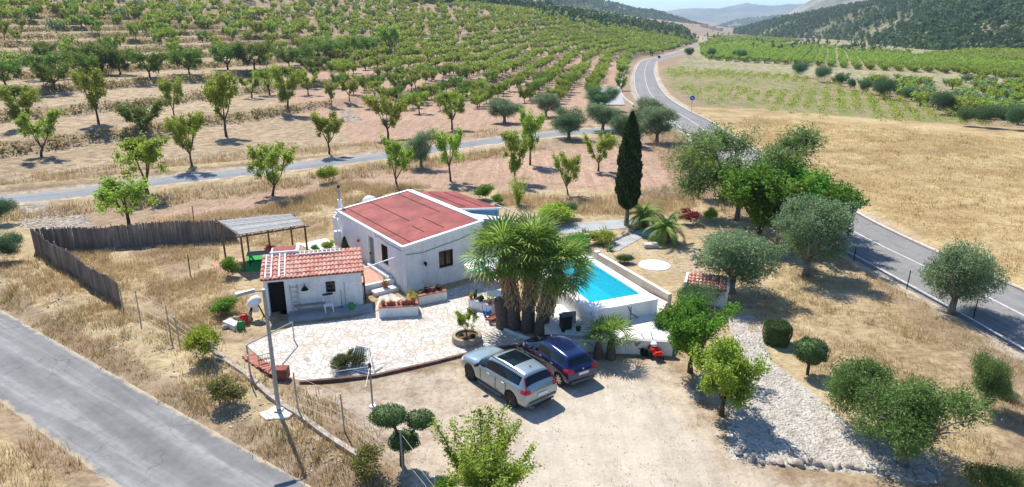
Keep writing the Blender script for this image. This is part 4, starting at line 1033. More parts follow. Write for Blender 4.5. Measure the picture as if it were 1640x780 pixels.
# ------------------------------------------------------------------ helpers for cut openings
def cut(o, boxes, mtx=None):
    cb = MB()
    for a, b in boxes: cb.box(a, b)
    co = cb.build('cutter', M['dark_void']); co.matrix_world = o.matrix_world.copy() if o.parent is None else Matrix.Identity(4)
    m = o.modifiers.new('b', 'BOOLEAN'); m.operation = 'DIFFERENCE'; m.object = co; m.solver = 'EXACT'
    par = o.parent; o.parent = None; co.matrix_world = Matrix.Identity(4)
    bpy.context.view_layer.update(); dg = bpy.context.evaluated_depsgraph_get()
    me = bpy.data.meshes.new_from_object(o.evaluated_get(dg)); o.modifiers.clear(); o.data = me; o.parent = par
    bpy.data.objects.remove(co)
def window(parent, face, a, b, z0, z1, bars=True, depth=.10, frame='brown_frame', name='window'):
    """face 'u': wall y=0 looking -y, a..b along x; face 'v': wall x=0 looking -x, a..b along y"""
    def bx(mb, p0, p1, d0, d1, q0, q1):
        return mb.box((p0, d0, q0), (p1, d1, q1)) if face == 'u' else mb.box((d0, p0, q0), (d1, p1, q1))
    g = MB(); bx(g, a, b, depth, depth + .02, z0, z1); w = g.build(name, M['dark_glass'], parent)
    f = MB(); t_ = .06
    bx(f, a, a + t_, -.015, depth - .004, z0, z1); bx(f, b - t_, b, -.015, depth - .004, z0, z1)
    bx(f, a + t_, b - t_, -.015, depth - .004, z0, z0 + t_); bx(f, a + t_, b - t_, -.015, depth - .004, z1 - t_, z1)
    bx(f, (a + b) / 2 - .02, (a + b) / 2 + .02, .05, depth - .006, z0 + t_, z1 - t_); f.build('window_frame', M[frame], w)
    if bars:
        br = MB(); n = 6
        for k in range(1, n):
            x = a + (b - a) * k / n; bx(br, x - .012, x + .012, -.03, -.018, z0 + .02, z1 - .02)
        br.build('window_bars', M['iron'], w)
    return w
LU = MB  # alias
# ------------------------------------------------------------------ main white house
M['red_joint'] = new_mat('dark_red_joint', .8, (.10, .02, .018))
HRZ = math.atan2(.586, .81)
hs = empty('farm_house', (-5.98, 34.5, 0), HRZ, 'low white house with a red coated pitched roof beside the palms', 'house')
RU, RV = 5.22, 9.4; ZE, ZR = 2.70, 3.30
w = MB().prism([(0, 0), (RU, 0), (RU, RV), (0, RV)], -.15, [ZE, ZR, ZR, ZE]).build('wall', M['plaster'], hs)
cut(w, [((2.22, -.2, 1.05), (3.13, .14, 2.05)), ((-.2, 2.05, 1.12), (.14, 2.85, 2.22)), ((-.2, 3.95, .05), (.14, 4.75, 2.25))])
window(hs, 'u', 2.22, 3.13, 1.05, 2.05); window(hs, 'v', 2.05, 2.85, 1.12, 2.22)
d = MB().box((.10, 3.95, .05), (.13, 4.75, 2.25)).build('door', M['green_door'], hs)
MB().box((.02, 4.62, 1.05), (.09, 4.68, 1.15)).build('handle', M['iron'], d)
MB().box((-.10, 2.0, 1.04), (.02, 2.9, 1.10)).build('sill', M['plaster'], hs); MB().box((2.15, -.08, .97), (3.2, .02, 1.03)).build('sill', M['plaster'], hs)
def zr_(u): return ZE + (ZR - ZE) * u / RU
rb = MB(); rb.prism([(.10, .12), (RU - .2, .12), (RU - .2, RV - .12), (.10, RV - .12)], [zr_(.1) + .002, zr_(RU - .2) + .002] * 1 + [zr_(RU - .2) + .002, zr_(.1) + .002], [zr_(.1) + .07, zr_(RU - .2) + .07, zr_(RU - .2) + .07, zr_(.1) + .07])
rf = rb.build('roof', M['red_roof'], hs)
sm = MB()          # sheet laps on the roof
for (u0, v0, u1, v1) in [(.62, .2, .62, 9.2), (2.25, 3.6, 2.25, 9.2), (3.1, .9, 3.1, 3.5), (1.95, 1.2, 1.95, 2.6), (4.35, 3.5, 4.35, 9.2), (1.9, 3.4, 3.4, 3.4)]:
    if u0 == u1: sm.prism([(u0 - .02, v0), (u0 + .02, v0), (u0 + .02, v1), (u0 - .02, v1)], [zr_(u0) + .071] * 4, [zr_(u0) + .10] * 4)
sm.build('sheet_joint', M['red_joint'], rf)
tr = MB()
tr.prism([(-.08, -.10), (RU + .05, -.10), (RU + .05, .115), (-.08, .115)], [zr_(-.08) - .02, zr_(RU) - .02, zr_(RU) - .02, zr_(-.08) - .02], [zr_(-.08) + .12, zr_(RU) + .13, zr_(RU) + .13, zr_(-.08) + .12])
tr.prism([(-.08, RV - .115), (RU + .05, RV - .115), (RU + .05, RV + .1), (-.08, RV + .1)], [zr_(-.08) - .02, zr_(RU) - .02, zr_(RU) - .02, zr_(-.08) - .02], [zr_(-.08) + .12, zr_(RU) + .13, zr_(RU) + .13, zr_(-.08) + .12])
tr.box((-.08, .118, ZE - .03), (.095, RV - .118, ZE + .075)); tr.box((RU - .195, .118, ZR - .05), (RU + .22, RV - .118, ZR + .15))
tr.build('roof_edge', M['white_paint'], hs)
# right hand wing: lower red roof falling away, blue gable, veranda sheet
MB().prism([(RU + .003, 3.6), (8.9, 3.6), (8.9, 9.4), (RU + .003, 9.4)], -.1, [3.2, 2.72, 2.72, 3.2]).build('wing_wall', M['blue_wall'], hs)
MB().prism([(RU + .23, 3.55), (9.0, 3.55), (9.0, 9.45), (RU + .23, 9.45)], [3.205, 2.715, 2.715, 3.205], [3.27, 2.78, 2.78, 3.27]).build('roof', M['red_roof'], hs)
jm = MB()
for u in (6.6, 7.9):
    z = 3.27 - (u - 5.45) * .138 + .004; jm.prism([(u - .02, 4.2), (u + .02, 4.2), (u + .02, 9.0), (u - .02, 9.0)], z - .02, z + .03)
jm.build('sheet_joint', M['red_joint'], hs)
MB().prism([(RU + .23, 3.47), (9.05, 3.47), (9.05, 3.56), (RU + .23, 3.56)], [3.18, 2.70, 2.70, 3.18], [3.30, 2.82, 2.82, 3.30]).build('roof_edge', M['white_paint'], hs)
MB().prism([(RU + .003, .9), (8.6, .9), (8.6, 1.15), (RU + .003, 1.15)], -.1, 1.95).build('veranda_wall', M['plaster'], hs)
MB().box((RU + .3, 1.16, 1.0), (6.9, 1.2, 2.0)).build('veranda_shade_panel', M['dark_void'], hs)  # solid near-black panel, paints the shade under the veranda roof
MB().prism([(RU + .25, 2.75), (8.95, 1.45), (9.5, 3.0), (RU + .25, 3.45)], [3.06, 2.14, 2.12, 3.12], [3.09, 2.17, 2.15, 3.15]).build('veranda_roof', M['awning'], hs)
for (u, v) in ((6.9, 1.0), (8.5, 1.0)): MB().box((u - .05, v - .05, 1.95), (u + .05, v + .05, 2.22 if u > 8 else 2.65)).build('veranda_post', M['white_paint'], hs)
# cables and pipe on the walls
MB().tube([(.05, -.03, 2.3), (1.2, -.035, 2.22), (2.3, -.03, 2.38), (3.6, -.035, 2.55), (5.0, -.03, 2.85)], .013, 5).build('cable', M['black_plastic'], hs)
MB().tube([(.06, -.05, .1), (.06, -.05, 2.6)], .035, 8).build('downpipe', M['white_plastic'], hs)
MB().tube([(-.03, .1, 2.5), (-.035, 2, 2.45), (-.03, 3.2, 2.62), (-.06, 3.4, 2.5), (-.1, 3.5, 2.7)], .013, 5).build('cable', M['black_plastic'], hs)
for (u, z) in ((1.25, 1.55), (4.05, 1.68)):
    q = MB(); q.box((u - .03, -.05, z - .05), (u + .03, -.003, z + .1)); q.tube([(u, -.05, z + .1), (u, -.16, z + .16), (u, -.2, z + .1)], .012, 6)
    l = q.build('wall_lamp', M['iron'], hs); MB().lathe([(.03, .13), (.075, .08), (.06, -.09), (.02, -.12)], (u, -.2, z), 8).build('lantern', M['iron'] if u < 2 else M['terracotta'], l)
MB().lathe([(.03, 0), (.07, .02), (.09, .16)], (-.12, 6.0, 1.5), 10).build('wall_pot', M['red_plastic'], hs)
# chimney block, stove pipe, boiler
q = MB(); q.prism([(.0, 9.55), (.95, 9.55), (.95, 10.6), (.0, 10.6)], 0, 2.2); q.prism([(.12, 9.67), (.83, 9.67), (.83, 10.48), (.12, 10.48)], 2.201, 2.5)
ch = q.build('chimney_block', M['plaster'], hs, bevel=.1); q = MB(); q.lathe([(.20, 2.4), (.15, 3.3)], (.45, 10.1, 0), 10); q.build('chimney_stack', M['plaster'], ch)
MB().tube([(.45, 10.1, 3.25), (.45, 10.1, 4.1)], .07, 8).build('flue', M['galv'], ch); MB().lathe([(.10, 4.1), (.11, 4.22), (.04, 4.3)], (.45, 10.1, 0), 8).build('flue_cap', M['brown_frame'], ch)
q = MB(); q.lathe([(.05, .55), (.24, .60), (.26, .75), (.26, 1.45), (.20, 1.55)], (-.34, 8.9, 0), 16); bo = q.build('water_boiler', M['white_plastic'], hs, True)
MB().tube([(-.34, 8.9, 1.5), (-.34, 8.9, 2.6), (-.2, 8.9, 2.75)], .05, 8).build('boiler_pipe', M['white_plastic'], bo)
# satellite dish standing behind
p = P(596, 345); dsh = empty('satellite_dish', Vector((*G(593, 327, 1.9), 0)), 0, 'round white satellite dish behind the far roof edge', 'satellite dish')
q = MB(); q.lathe([(.02, .10), (.3, .05), (.55, -.06), (.60, -.10), (.58, -.12), (.3, .02), (.02, .07)], (0, 0, 0), 22); o = q.build('dish', M['white_paint'], dsh, True); o.location = (0, 0, 2.0); o.rotation_euler = (R(-60), 0, R(200))
MB().tube([(0, .05, -1.9 + 1.9), (0, .05, 1.95)], .04, 8).build('mast', M['galv'], dsh)
# stair rail beside the wing
st0 = hs.location; HM = Matrix.Translation(hs.location) @ Matrix.Rotation(HRZ, 4, 'Z')
def HW(u, v, z=0): return HM @ Vector((u, v, z))
rl = empty('stair_rail', HW(9.6, 4.2), 0, 'pale sloping rail on a low wall running down right of the house', 'railing')
a_, b_ = Vector((*G(794, 327, 2.55), 2.55)), Vector((*G(877, 364, 1.0), 1.0)); io = rl.location
q = MB(); q.bar(a_ - io, b_ - io, .06); q.build('handrail', M['white_paint'], rl)
for k in range(6):
    p_ = a_.lerp(b_, k / 5); MB().bar(p_ - io, Vector((p_.x, p_.y, 0)) - io, .05).build('post', M['galv'], rl)
q = MB(); d_ = (b_ - a_); n_ = Vector((-d_.y, d_.x, 0)).normalized() * .09; q.add([tuple(v - io) for v in (a_ - n_ - Vector((0, 0, .9)), a_ + n_ - Vector((0, 0, .9)), b_ + n_ - Vector((0, 0, .8)), b_ - n_ - Vector((0, 0, .8)), Vector((*(a_ - n_).xy, 0)), Vector((*(a_ + n_).xy, 0)), Vector((*(b_ + n_).xy, 0)), Vector((*(b_ - n_).xy, 0)))], [(0, 1, 2, 3), (7, 6, 5, 4), (0, 4, 5, 1), (1, 5, 6, 2), (2, 6, 7, 3), (3, 7, 4, 0)])
q.build('wall', M['plaster_cream'], rl)
# ------------------------------------------------------------------ tiled shed
sh = empty('tiled_shed', (-12.69, 31.42, 0), math.atan2(.2605, .9655), 'small white shed with a curved red tile roof and a black doorway', 'shed')
SU, SV = 4.9, 2.3
w = MB().prism([(0, 0), (SU, 0), (SU, SV), (0, SV)], -.1, [2.02, 2.02, 2.48, 2.48]).build('wall', M['plaster'], sh)
cut(w, [((.18, -.2, .0), (1.0, .6, 1.86)), ((3.05, -.2, 1.02), (3.52, .14, 1.62))])
MB().box((.18, .5, .0), (1.0, .52, 1.86)).build('doorway', M['dark_void'], sh)  # near-black sheet inside the door hole, painted shade of the shed interior
window(sh, 'u', 3.05, 3.52, 1.02, 1.62, True)
def tile_roof(parent, u0, u1, v0, v1, z0, z1, mat, pitch=.205, rows=6, name='roof'):
    """barrel tiles: wavy courses stepping up the slope"""
    mb = MB(); ncol = int((u1 - u0) / pitch); seg = 8; L = (v1 - v0) / rows
    us = np.linspace(u0, u1, ncol * seg + 1)
    for r_ in range(rows):
        va, vb = v0 + r_ * L - .03, v0 + (r_ + 1) * L; za = z0 + (z1 - z0) * (va - v0) / (v1 - v0) + .035; zb = z0 + (z1 - z0) * (vb - v0) / (v1 - v0)
        V = []
        for k, u in enumerate(us):
            col = int(k / seg); jit = (random.Random(col * 31 + r_).uniform(-.012, .012)); ph = (k % seg) / seg; h = .075 * abs(math.sin(math.pi * ph)) ** .8
            V += [(u, va + jit, za + h), (u, vb, zb + h * .8), (u, va + jit, za + h - .035)]
        n = len(us); Fs = [(3 * k, 3 * k + 3, 3 * k + 4, 3 * k + 1) for k in range(n - 1)] + [(3 * k + 2, 3 * k + 5, 3 * k + 3, 3 * k) for k in range(n - 1)]
        mb.add(V, Fs)
    return mb.build(name, mat, parent, smooth=True, recalc=False)
tm = new_mat('barrel_tiles', .85, spec=.2); t = NT(tm); pos = t.pos(True)
vv = t.n("TexVoronoi"); vv.inputs['Scale'].default_value = 4.5; t.l(pos, vv.inputs['Vector']); ss = t.n("SeparateColor"); t.l(vv.outputs['Color'], ss.inputs[0])
tc = t.ramp(ss.outputs[0], [(0, (.40, .15, .11)), (.45, (.52, .25, .19)), (.8, (.60, .35, .28)), (1, (.50, .34, .28))])
t.color(t.mix(.4, tc, t.ramp(t.noise(pos, 14, 4), [(.35, .6), (.6, 1.0)]), 'MULTIPLY')); M['barrel'] = tm
MB().prism([(-.1, -.12), (SU + .1, -.12), (SU + .1, SV + .08), (-.1, SV + .08)], [2.0, 2.0, 2.49, 2.49], [2.05, 2.05, 2.53, 2.53]).build('roof_deck', M['red_tile'], sh)
tile_roof(sh, -.14, SU + .14, -.18, SV + .1, 2.06, 2.55, M['barrel'])
# small red roofed extension behind the shed's left half
q = MB(); q.prism([(.25, SV + .003), (1.75, SV + .003), (1.75, SV + 1.35), (.25, SV + 1.35)], -.1, 2.55); q.build('extension_wall', M['plaster'], sh)
q = MB(); q.prism([(.35, SV + .10), (1.58, SV + .10), (1.58, SV + 1.28), (.35, SV + 1.28)], 2.551, 2.62); q.build('extension_roof', M['red_roof'], sh)
q = MB(); q.prism([(.25, SV + .003), (1.75, SV + .003), (1.75, SV + .095), (.25, SV + .095)], 2.552, 2.72); q.prism([(1.585, SV + .10), (1.75, SV + .10), (1.75, SV + 1.35), (1.585, SV + 1.35)], 2.552, 2.72); q.build('extension_edge', M['white_paint'], sh)
SM = Matrix.Translation(sh.location) @ Matrix.Rotation(math.atan2(.2605, .9655), 4, 'Z'); SRZ = math.atan2(.2605, .9655)
def SW(u, v, z=0): return SM @ Vector((u, v, z))
def at_shed(name, u, v, z, lab, cat, rz=0, group=None): return empty(name, SW(u, v, z), SRZ + rz, lab, cat, group)
def zroof(v): return 2.06 + (2.55 - 2.06) * (v + .18) / (SV + .28) + .12
def ladder(root, p, q, wd, n, mat, r=.022, side=(1, 0, 0)):
    p, q = Vector(p), Vector(q); s_ = Vector(side) * wd / 2
    for k in (-1, 1): MB().bar(p + s_ * k, q + s_ * k, r * 2, r * 2.6).build('rail', mat, root)
    for k in range(n):
        c_ = p.lerp(q, (k + .5) / n); MB().bar(c_ - s_, c_ + s_, r * 1.5).build('rung', mat, root)
ld = at_shed('ladder', 0, 0, 0, 'white ladder lying along the top of the tiled shed roof', 'ladder', group='white ladders on the shed roof')
ladder(ld, (1.7, 2.12, zroof(2.12)), (4.0, 2.12, zroof(2.12)), .3, 10, M['white_paint'], side=(0, 1, .17))
for u, lb in ((.28, 'white ladder lying down the left edge of the tiled shed roof'), (.95, 'white ladder lying down the tiled roof above the black doorway')):
    ld = at_shed('ladder', 0, 0, 0, lb, 'ladder', group='white ladders on the shed roof'); ladder(ld, (u, -.15, zroof(-.15)), (u - .05, 2.2, zroof(2.2)), .28, 8, M['white_paint'])
ld = at_shed('step_ladder', 0, 0, 0, 'pale folded step ladder leaning on the shed wall beside the doorway', 'ladder')
ladder(ld, (1.5, -.28, .05), (1.44, -.03, 1.62), .36, 6, M['galv'])
# wall lamp, bench, chair, can, tools
lm = at_shed('wall_lamp', 2.0, 0, 1.5, 'black bell shaped lamp on the shed wall beside the doorway', 'lamp')
q = MB(); q.tube([(0, -.0, .12), (0, -.14, .16), (0, -.22, .08)], .015, 6); q.build('bracket', M['iron'], lm); MB().lathe([(.03, .08), (.09, .02), (.19, -.10), (.2, -.13)], (0, -.24, 0), 14).build('lamp_shade', M['iron'], lm)
MB().ball((0, -.24, -.13), .05, 2).build('bulb', M['white_plastic'], lm)
bn = at_shed('wooden_bench', 2.18, -.42, .16, 'long grey wooden bench with crossed legs against the shed wall', 'bench', R(2))
MB().box((-.78, -.15, .42), (.78, .15, .47)).build('seat', M['wood_grey'], bn, bevel=.008)
for x in (-.6, .6):
    q = MB(); q.bar((x, -.14, 0), (x, .1, .42), .05); q.bar((x, .14, 0), (x, -.1, .42), .05); q.build('leg', M['wood_grey'], bn)
MB().bar((-.6, 0, .22), (.6, 0, .22), .04).build('stretcher', M['wood_grey'], bn)
fc = at_shed('folding_chair', 3.12, -.55, .16, 'white folding chair standing in front of the barred shed window', 'chair', R(8))
W_ = M['white_paint']
MB().box((-.22, -.2, .42), (.22, .2, .45)).build('seat', W_, fc)
q = MB(); q.bar((-.22, .2, .45), (-.22, .27, .92), .035); q.bar((.22, .2, .45), (.22, .27, .92), .035)
for z in (.6, .72, .84): q.bar((-.22, .2 + (z - .45) * .15, z), (.22, .2 + (z - .45) * .15, z), .05, .02)
q.build('backrest', W_, fc)
for x, y in ((-.2, -.2), (.2, -.2), (-.2, .2), (.2, .2)): MB().bar((x, y, 0), (x, y * .95, .42), .035).build('leg', W_, fc)
MB().box((-.26, -.02, .925), (.26, .22, .95)).build('cushion', M['iron'], fc)
wc = at_shed('watering_can', 4.28, -.5, .16, 'green watering can at the right end of the shed wall', 'watering can')
MB().lathe([(.13, 0), (.16, .02), (.15, .28), (.10, .34)], (0, 0, 0), 14).build('body', M['green_plastic'], wc, True)
MB().tube([(.12, 0, .08), (.3, 0, .34)], [.03, .018], 8).build('spout', M['green_plastic'], wc); MB().tube([(-.14, 0, .1), (-.26, 0, .22), (-.1, 0, .38), (.03, 0, .36)], .014, 6).build('handle', M['green_plastic'], wc)
for u, nm, lb, h in ((3.78, 'rake', 'thin garden rake leaning on the shed wall right of its window', .95), (3.98, 'broom', 'pale broom leaning on the shed wall near the green can', 1.35)):
    tl = at_shed(nm, u, -.12, .16, lb, nm); MB().tube([(0, -.1, .05), (0, .09, h)], .014, 6).build('handle', M['wood_grey'] if nm == 'broom' else M['wood_post'], tl)
    q = MB()
    if nm == 'rake': q.bar((-.14, -.1, .05), (.14, -.1, .05), .02); [q.bar((-.14 + .04 * k, -.1, .05), (-.14 + .04 * k, -.14, 0), .01) for k in range(8)]
    else: q.prism([(-.13, -.14), (.13, -.14), (.08, -.07), (-.08, -.07)], 0, .14)
    q.build('head', M['iron'] if nm == 'rake' else M['blue_tarp'], tl)
q = MB(); q.prism([tuple(SW(u, v).xy) for u, v in ((1.1, -1.15), (5.35, -1.0), (5.35, -.003), (1.1, -.003))], -.1, .16)
o = q.build('shed_step', M['conc_grey'], None); tag(o, kind='structure')
# ------------------------------------------------------------------ clothes line pole wire between shed and house
a_ = SW(SU + .05, .4, 2.0); b_ = HW(-.02, .9, 1.95)
o = MB().bar(a_, b_, .05).build('white_beam', M['white_paint']); tag(o, 'thin white beam spanning the gap between the tiled shed and the house', 'beam')
# iron gate
gt = empty('iron_gate', SW(SU + .12, .35, 0), SRZ, 'narrow black iron gate standing open between shed and house', 'gate')
q = MB(); q.bar((.02, .0, 0), (.02, 0, 1.55), .05); q.bar((.02, 1.0, .1), (.02, 1.0, 1.5), .04); q.bar((.02, 0, .15), (.02, 1, .15), .03); q.bar((.02, 0, 1.45), (.02, 1, 1.45), .03); q.build('gate_frame', M['iron'], gt)
q = MB(); [q.bar((.02, .1 * k, .15), (.02, .1 * k, 1.45), .015) for k in range(1, 10)]; q.build('gate_bars', M['iron'], gt)
# raised bed between gate and house, low white walls, steps
def hprism(name, uv, z0, z1, mat, lab=None, cat=None, kind=None, bevel=0):
    q = MB().prism([tuple(HW(u, v).xy) for u, v in uv], z0, z1).build(name, mat, None, bevel=bevel); tag(q, lab, cat, None, kind); return q
hprism('terrace_floor', [(-2.6, 1.5), (-.35, 1.5), (-.35, 9.2), (-3.2, 9.2)], -.1, .40, M['pink_paving'], kind='structure')
hprism('low_white_wall', [(-2.5, 1.25), (-.05, 1.25), (-.05, 1.49), (-2.5, 1.49)], -.05, .50, M['plaster'], 'low white wall with pots above the stone step beside the house corner', 'wall', bevel=.02)
hprism('sloping_white_wall', [(-.34, 1.5), (-.05, 1.5), (-.05, 4.4), (-.34, 4.4)], .0, .62, M['plaster'], 'thick low white ledge along the foot of the left house wall', 'wall', bevel=.03)
hprism('stone_step', [(-1.6, .55), (-.1, .55), (-.1, 1.24), (-1.6, 1.24)], -.05, .24, M['concrete_white'], 'rough pale stone step at the house corner', 'step', bevel=.03)
hprism('white_slab', [(-1.6, 9.9), (.1, 9.9), (.1, 12.4), (-1.9, 12.2)], -.05, .06, M['concrete_white'], kind='structure')
# planters
def planter(name, pts, h, lab, top='terracotta', wd=.0):
    r_ = empty(name, (*pts[0], 0), 0, lab, 'planter'); P0 = Vector((*pts[0], 0)); pl = [(p[0] - P0.x, p[1] - P0.y) for p in pts]
    a = sum(p[0] * q[1] - q[0] * p[1] for p, q in zip(pl, pl[1:] + pl[:1])); pl = pl if a > 0 else pl[::-1]
    MB().prism(pl, -.05, h - .04).build('planter_wall', M['plaster'], r_, bevel=.015)
    cx = sum(p[0] for p in pl) / len(pl); cy = sum(p[1] for p in pl) / len(pl)
    MB().prism([(cx + (p[0] - cx) * 1.015, cy + (p[1] - cy) * 1.03) for p in pl], h - .038, h).build('coping', M[top], r_, bevel=.005)
    return r_
planter('patio_planter', [(-6.83, 31.15), (-4.85, 31.42), (-4.95, 32.1), (-6.9, 31.85)], .62, 'white planter wall in the patio centre carrying a row of terracotta pots')
planter('patio_planter', [(-5.0, 32.75), (-3.55, 33.55), (-3.8, 34.1), (-5.35, 33.35)], .58, 'white planter wall against the front house wall under the window')
planter('patio_planter', [(-4.93, 32.12), (-5.35, 33.33), (-5.7, 33.2), (-5.35, 32.02)], .55, 'narrow pot ledge joining the two white planters')
def pot_mesh(r, h, flare=1.25, mat='terracotta'):
    mb = MB(); mb.lathe([(r * .72, 0), (r, h * .82), (r * 1.12, h * .82), (r * 1.12, h), (r * .95, h), (r * .9, h * .88), (.01, h * .88)], (0, 0, 0), 14)
    me = mb.build('tmp', M[mat], None, True); m = me.data; bpy.data.objects.remove(me); return m
POTM = {k: pot_mesh(.12, .2, mat=k) for k in ('terracotta', 'black_plastic', 'red_tile')}
q = MB(); q.box((-.22, -.09, 0), (.22, .09, .18)); me_ = q.build('tmp', M['terracotta'], None, bevel=.01); BOXM = me_.data; bpy.data.objects.remove(me_)
def sprig(seed, n, size, leaf, up=.8):
    rs = np.random.RandomState(seed); st = [(np.array([0, 0, 0.]), np.array([rs.normal() * .35, rs.normal() * .35, rs.uniform(.4, 1)])) for _ in range(14)]
    V, Fq = crown_from_tips(rs, st, n, size, .06, .4); m = mesh_np('leaves', V, Fq); m.materials.append(F[leaf]); return m
SPR = [sprig(1, 160, .16, 'green'), sprig(2, 120, .2, 'almond'), sprig(3, 90, .12, 'topiary'), sprig(4, 150, .15, 'yellowgreen'), sprig(5, 120, .15, 'red')]
def pot(loc, s, lab, plant=0, ph=.25, mat='terracotta', box=False, group='flower pots around the patio'):
    r_ = empty('flower_pot', loc, rnd.uniform(0, 6) if not box else SRZ, lab, 'pot', group)
    b = link('pot', BOXM if box else POTM[mat], r_); b.scale = (s, s, s)
    if plant is not None: l = link('plant', SPR[plant], r_); l.location.z = .17 * s; l.scale = (ph, ph, ph)
def on(a, b, f, z): return Vector((a[0] + (b[0] - a[0]) * f, a[1] + (b[1] - a[1]) * f, z))
A0, B0 = (-6.75, 31.45), (-4.98, 31.72)
pot(on(A0, B0, .06, .622), .95, 'terracotta pot with a small plant at the left end of the middle planter', 0, .28)
pot(on(A0, B0, .28, .622), 1.0, 'long terracotta trough second from the left on the middle planter', 1, .24, box=True)
pot(on(A0, B0, .50, .622), .7, 'smallest dark pot halfway along the middle planter', 2, .2, 'red_tile')
pot(on(A0, B0, .72, .622), 1.15, 'long terracotta trough with green plants right of centre on the middle planter', 3, .35, box=True)
pot(on(A0, B0, .92, .622), 1.05, 'terracotta pot with the tallest plant at the right end of the middle planter', 1, .5)
for k, f in enumerate((.12, .45, .8)): pot(on((-5.15, 32.15), (-5.5, 33.2), f, .552), 1.0, ('nearest', 'middle', 'farthest')[k] + ' of the three terracotta pots on the ledge joining the planters', [3, 0, 1][k], .3)
pot(Vector((-4.95, 33.35, .582)), .7, 'blue bowl on the planter under the front window', None, 0, 'terracotta')
for k, (f, m_) in enumerate(((.36, 'black_plastic'), (.56, 'red_tile'), (.78, 'black_plastic'))): pot(on((-5.2, 33.1), (-3.7, 33.9), f, .582), 1.15, ('left', 'middle', 'right')[k] + ' dark pot of the three on the planter under the front window', 2, (.45, .25, .3)[k], m_)
pot(HW(-.75, 1.0, .24), 1.5, 'terracotta pot with a leafy plant at the house corner', 0, .5)
pot(HW(-1.9, 1.35, .50), .7, 'little pot on the low wall by the iron gate', 4, .2)
for k, (x, y) in enumerate(((787, 519), (796, 517))): pot(P(x, y) + Vector((0, 0, .05)), 1.5, ('left', 'right')[k] + ' orange pot at the foot of the sawn off palm', 2, .2)
p = P(766, 500); wl = planter('patio_wall', [(p.x - .55, p.y + .5), (p.x + .75, p.y - .45), (p.x + .92, p.y - .25), (p.x - .35, p.y + .75)], .55, 'low white wall left of the palms with pots on and before it', 'plaster_cream')
pot(Vector((p.x - .4, p.y + .55, .552)), .9, 'pot with a pale plant on the left end of the low wall by the palms', 1, .3)
pot(Vector((p.x + .15, p.y + .25, .552)), 1.1, 'dark pot on the middle of the low wall by the palms', 0, .4, 'black_plastic')
pot(Vector((p.x + .6, p.y - .15, .552)), 1.1, 'pot with yellow leaves on the right end of the low wall by the palms', 3, .45)
pot(P(760, 507) + Vector((0, 0, .05)), 1.2, 'dark pot on the paving before the low wall by the palms', 2, .25, 'black_plastic')
# blue stroller-like garden cart
ct = empty('garden_trolley', P(781, 510) + Vector((0, 0, .05)), 1.0, 'small blue and black garden trolley before the low white wall', 'trolley')
q = MB(); q.box((-.18, -.14, .18), (.18, .14, .42)); q.build('basket', M['blue_plastic'], ct, bevel=.02)
q = MB(); q.tube([(-.18, -.12, .2), (-.3, -.12, .75), (-.3, .12, .75), (-.18, .12, .2)], .012, 6); q.build('handle', M['iron'], ct)
for y in (-.15, .15): q = MB(); q.lathe([(.09, y - .02), (.09, y + .02)], (0, 0, .09), 12, 'y'); q.build('wheel', M['rubber'], ct)
# plants of the terrace by the left wall
p = HW(-1.3, 3.9, .4); o = bpy.data.objects.new('flowering_shrub', BM['b_al']); C.objects.link(o); o.location = p; o.scale = (.85, .85, 1.1); tag(o, 'leafy shrub with cream blooms beside the left house wall', 'shrub')
q = bpy.data.objects.new('blooms', BM['w_flower']); C.objects.link(q); q.parent = o; q.scale = (.9, .9, 1.0); q.location.z = .12
p = HW(-.9, 6.3, .4); rs = np.random.RandomState(12); zt = rs.uniform(0, 1, 1400); a = rs.uniform(0, 6.28, 1400); rr_ = np.interp(zt, [0, .3, 1], [.28, .34, .03])
V, Fq = leaves_mesh(np.stack([np.cos(a) * rr_, np.sin(a) * rr_, zt * 1.5], 1), .09, rs, .5, out=np.stack([np.cos(a), np.sin(a), a * 0 + 1], 1)); me_ = mesh_np('cone', V, Fq)
o = link('conical_shrub', me_, None, F['cypress']); o.location = p; tag(o, 'dark cone shaped shrub against the left house wall', 'shrub')
MB().lathe([(.2, 0), (.24, .3), (.2, 1.0), (.03, 1.4)], (0, 0, 0), 10).build('inner_foliage', F['cypress'], o, True)
for (u, v, k, s, lb) in [(-1.1, 8.6, 'b_yg', 1.0, 'bright green plant at the foot of the white boiler'), (-1.9, 8.9, 'b_green', .7, 'small plant left of the one under the boiler'), (-3.4, 9.3, 'b_red', .8, 'low dark red plant behind the tiled shed'), (-4.0, 11.5, 'b_red', .8, 'dark red plant at the right pergola post'), (-1.2, 5.2, 'b_al', .55, 'small shrub between the flowering one and the cone')]:
    p = HW(u, v, .38 if u > -3 else 0); o = bpy.data.objects.new('shrub', BM[k]); C.objects.link(o); o.location = p; o.scale = (s, s, s); o.rotation_euler.z = u; tag(o, lb, 'shrub')
# parasol + furniture half hidden by the palms
pa = empty('parasol', (-1.35, 33.8, .05), 0, 'pale green and white parasol between the house wall and the palms', 'parasol')
MB().tube([(0, 0, 0), (0, 0, 2.35)], .025, 8).build('pole', M['white_paint'], pa)
q = MB(); n = 8
for k in range(n):
    a0, a1 = 2 * math.pi * k / n, 2 * math.pi * (k + 1) / n; q.cur = k % 2
    q.add([(0, 0, 2.4), (1.25 * math.cos(a0), 1.25 * math.sin(a0), 1.95), (1.25 * math.cos(a1), 1.25 * math.sin(a1), 1.95), (1.25 * math.cos(a0), 1.25 * math.sin(a0), 1.82), (1.25 * math.cos(a1), 1.25 * math.sin(a1), 1.82)], [(0, 1, 2), (1, 3, 4, 2)])
M['para_g'] = new_mat('parasol_green', .8, (.25, .50, .42)); q.build('canopy', [M['white_paint'], M['para_g']], pa, recalc=False)
tb = empty('garden_table', (-.9, 32.7, .05), .4, 'round white garden table behind the palm trunks', 'table')
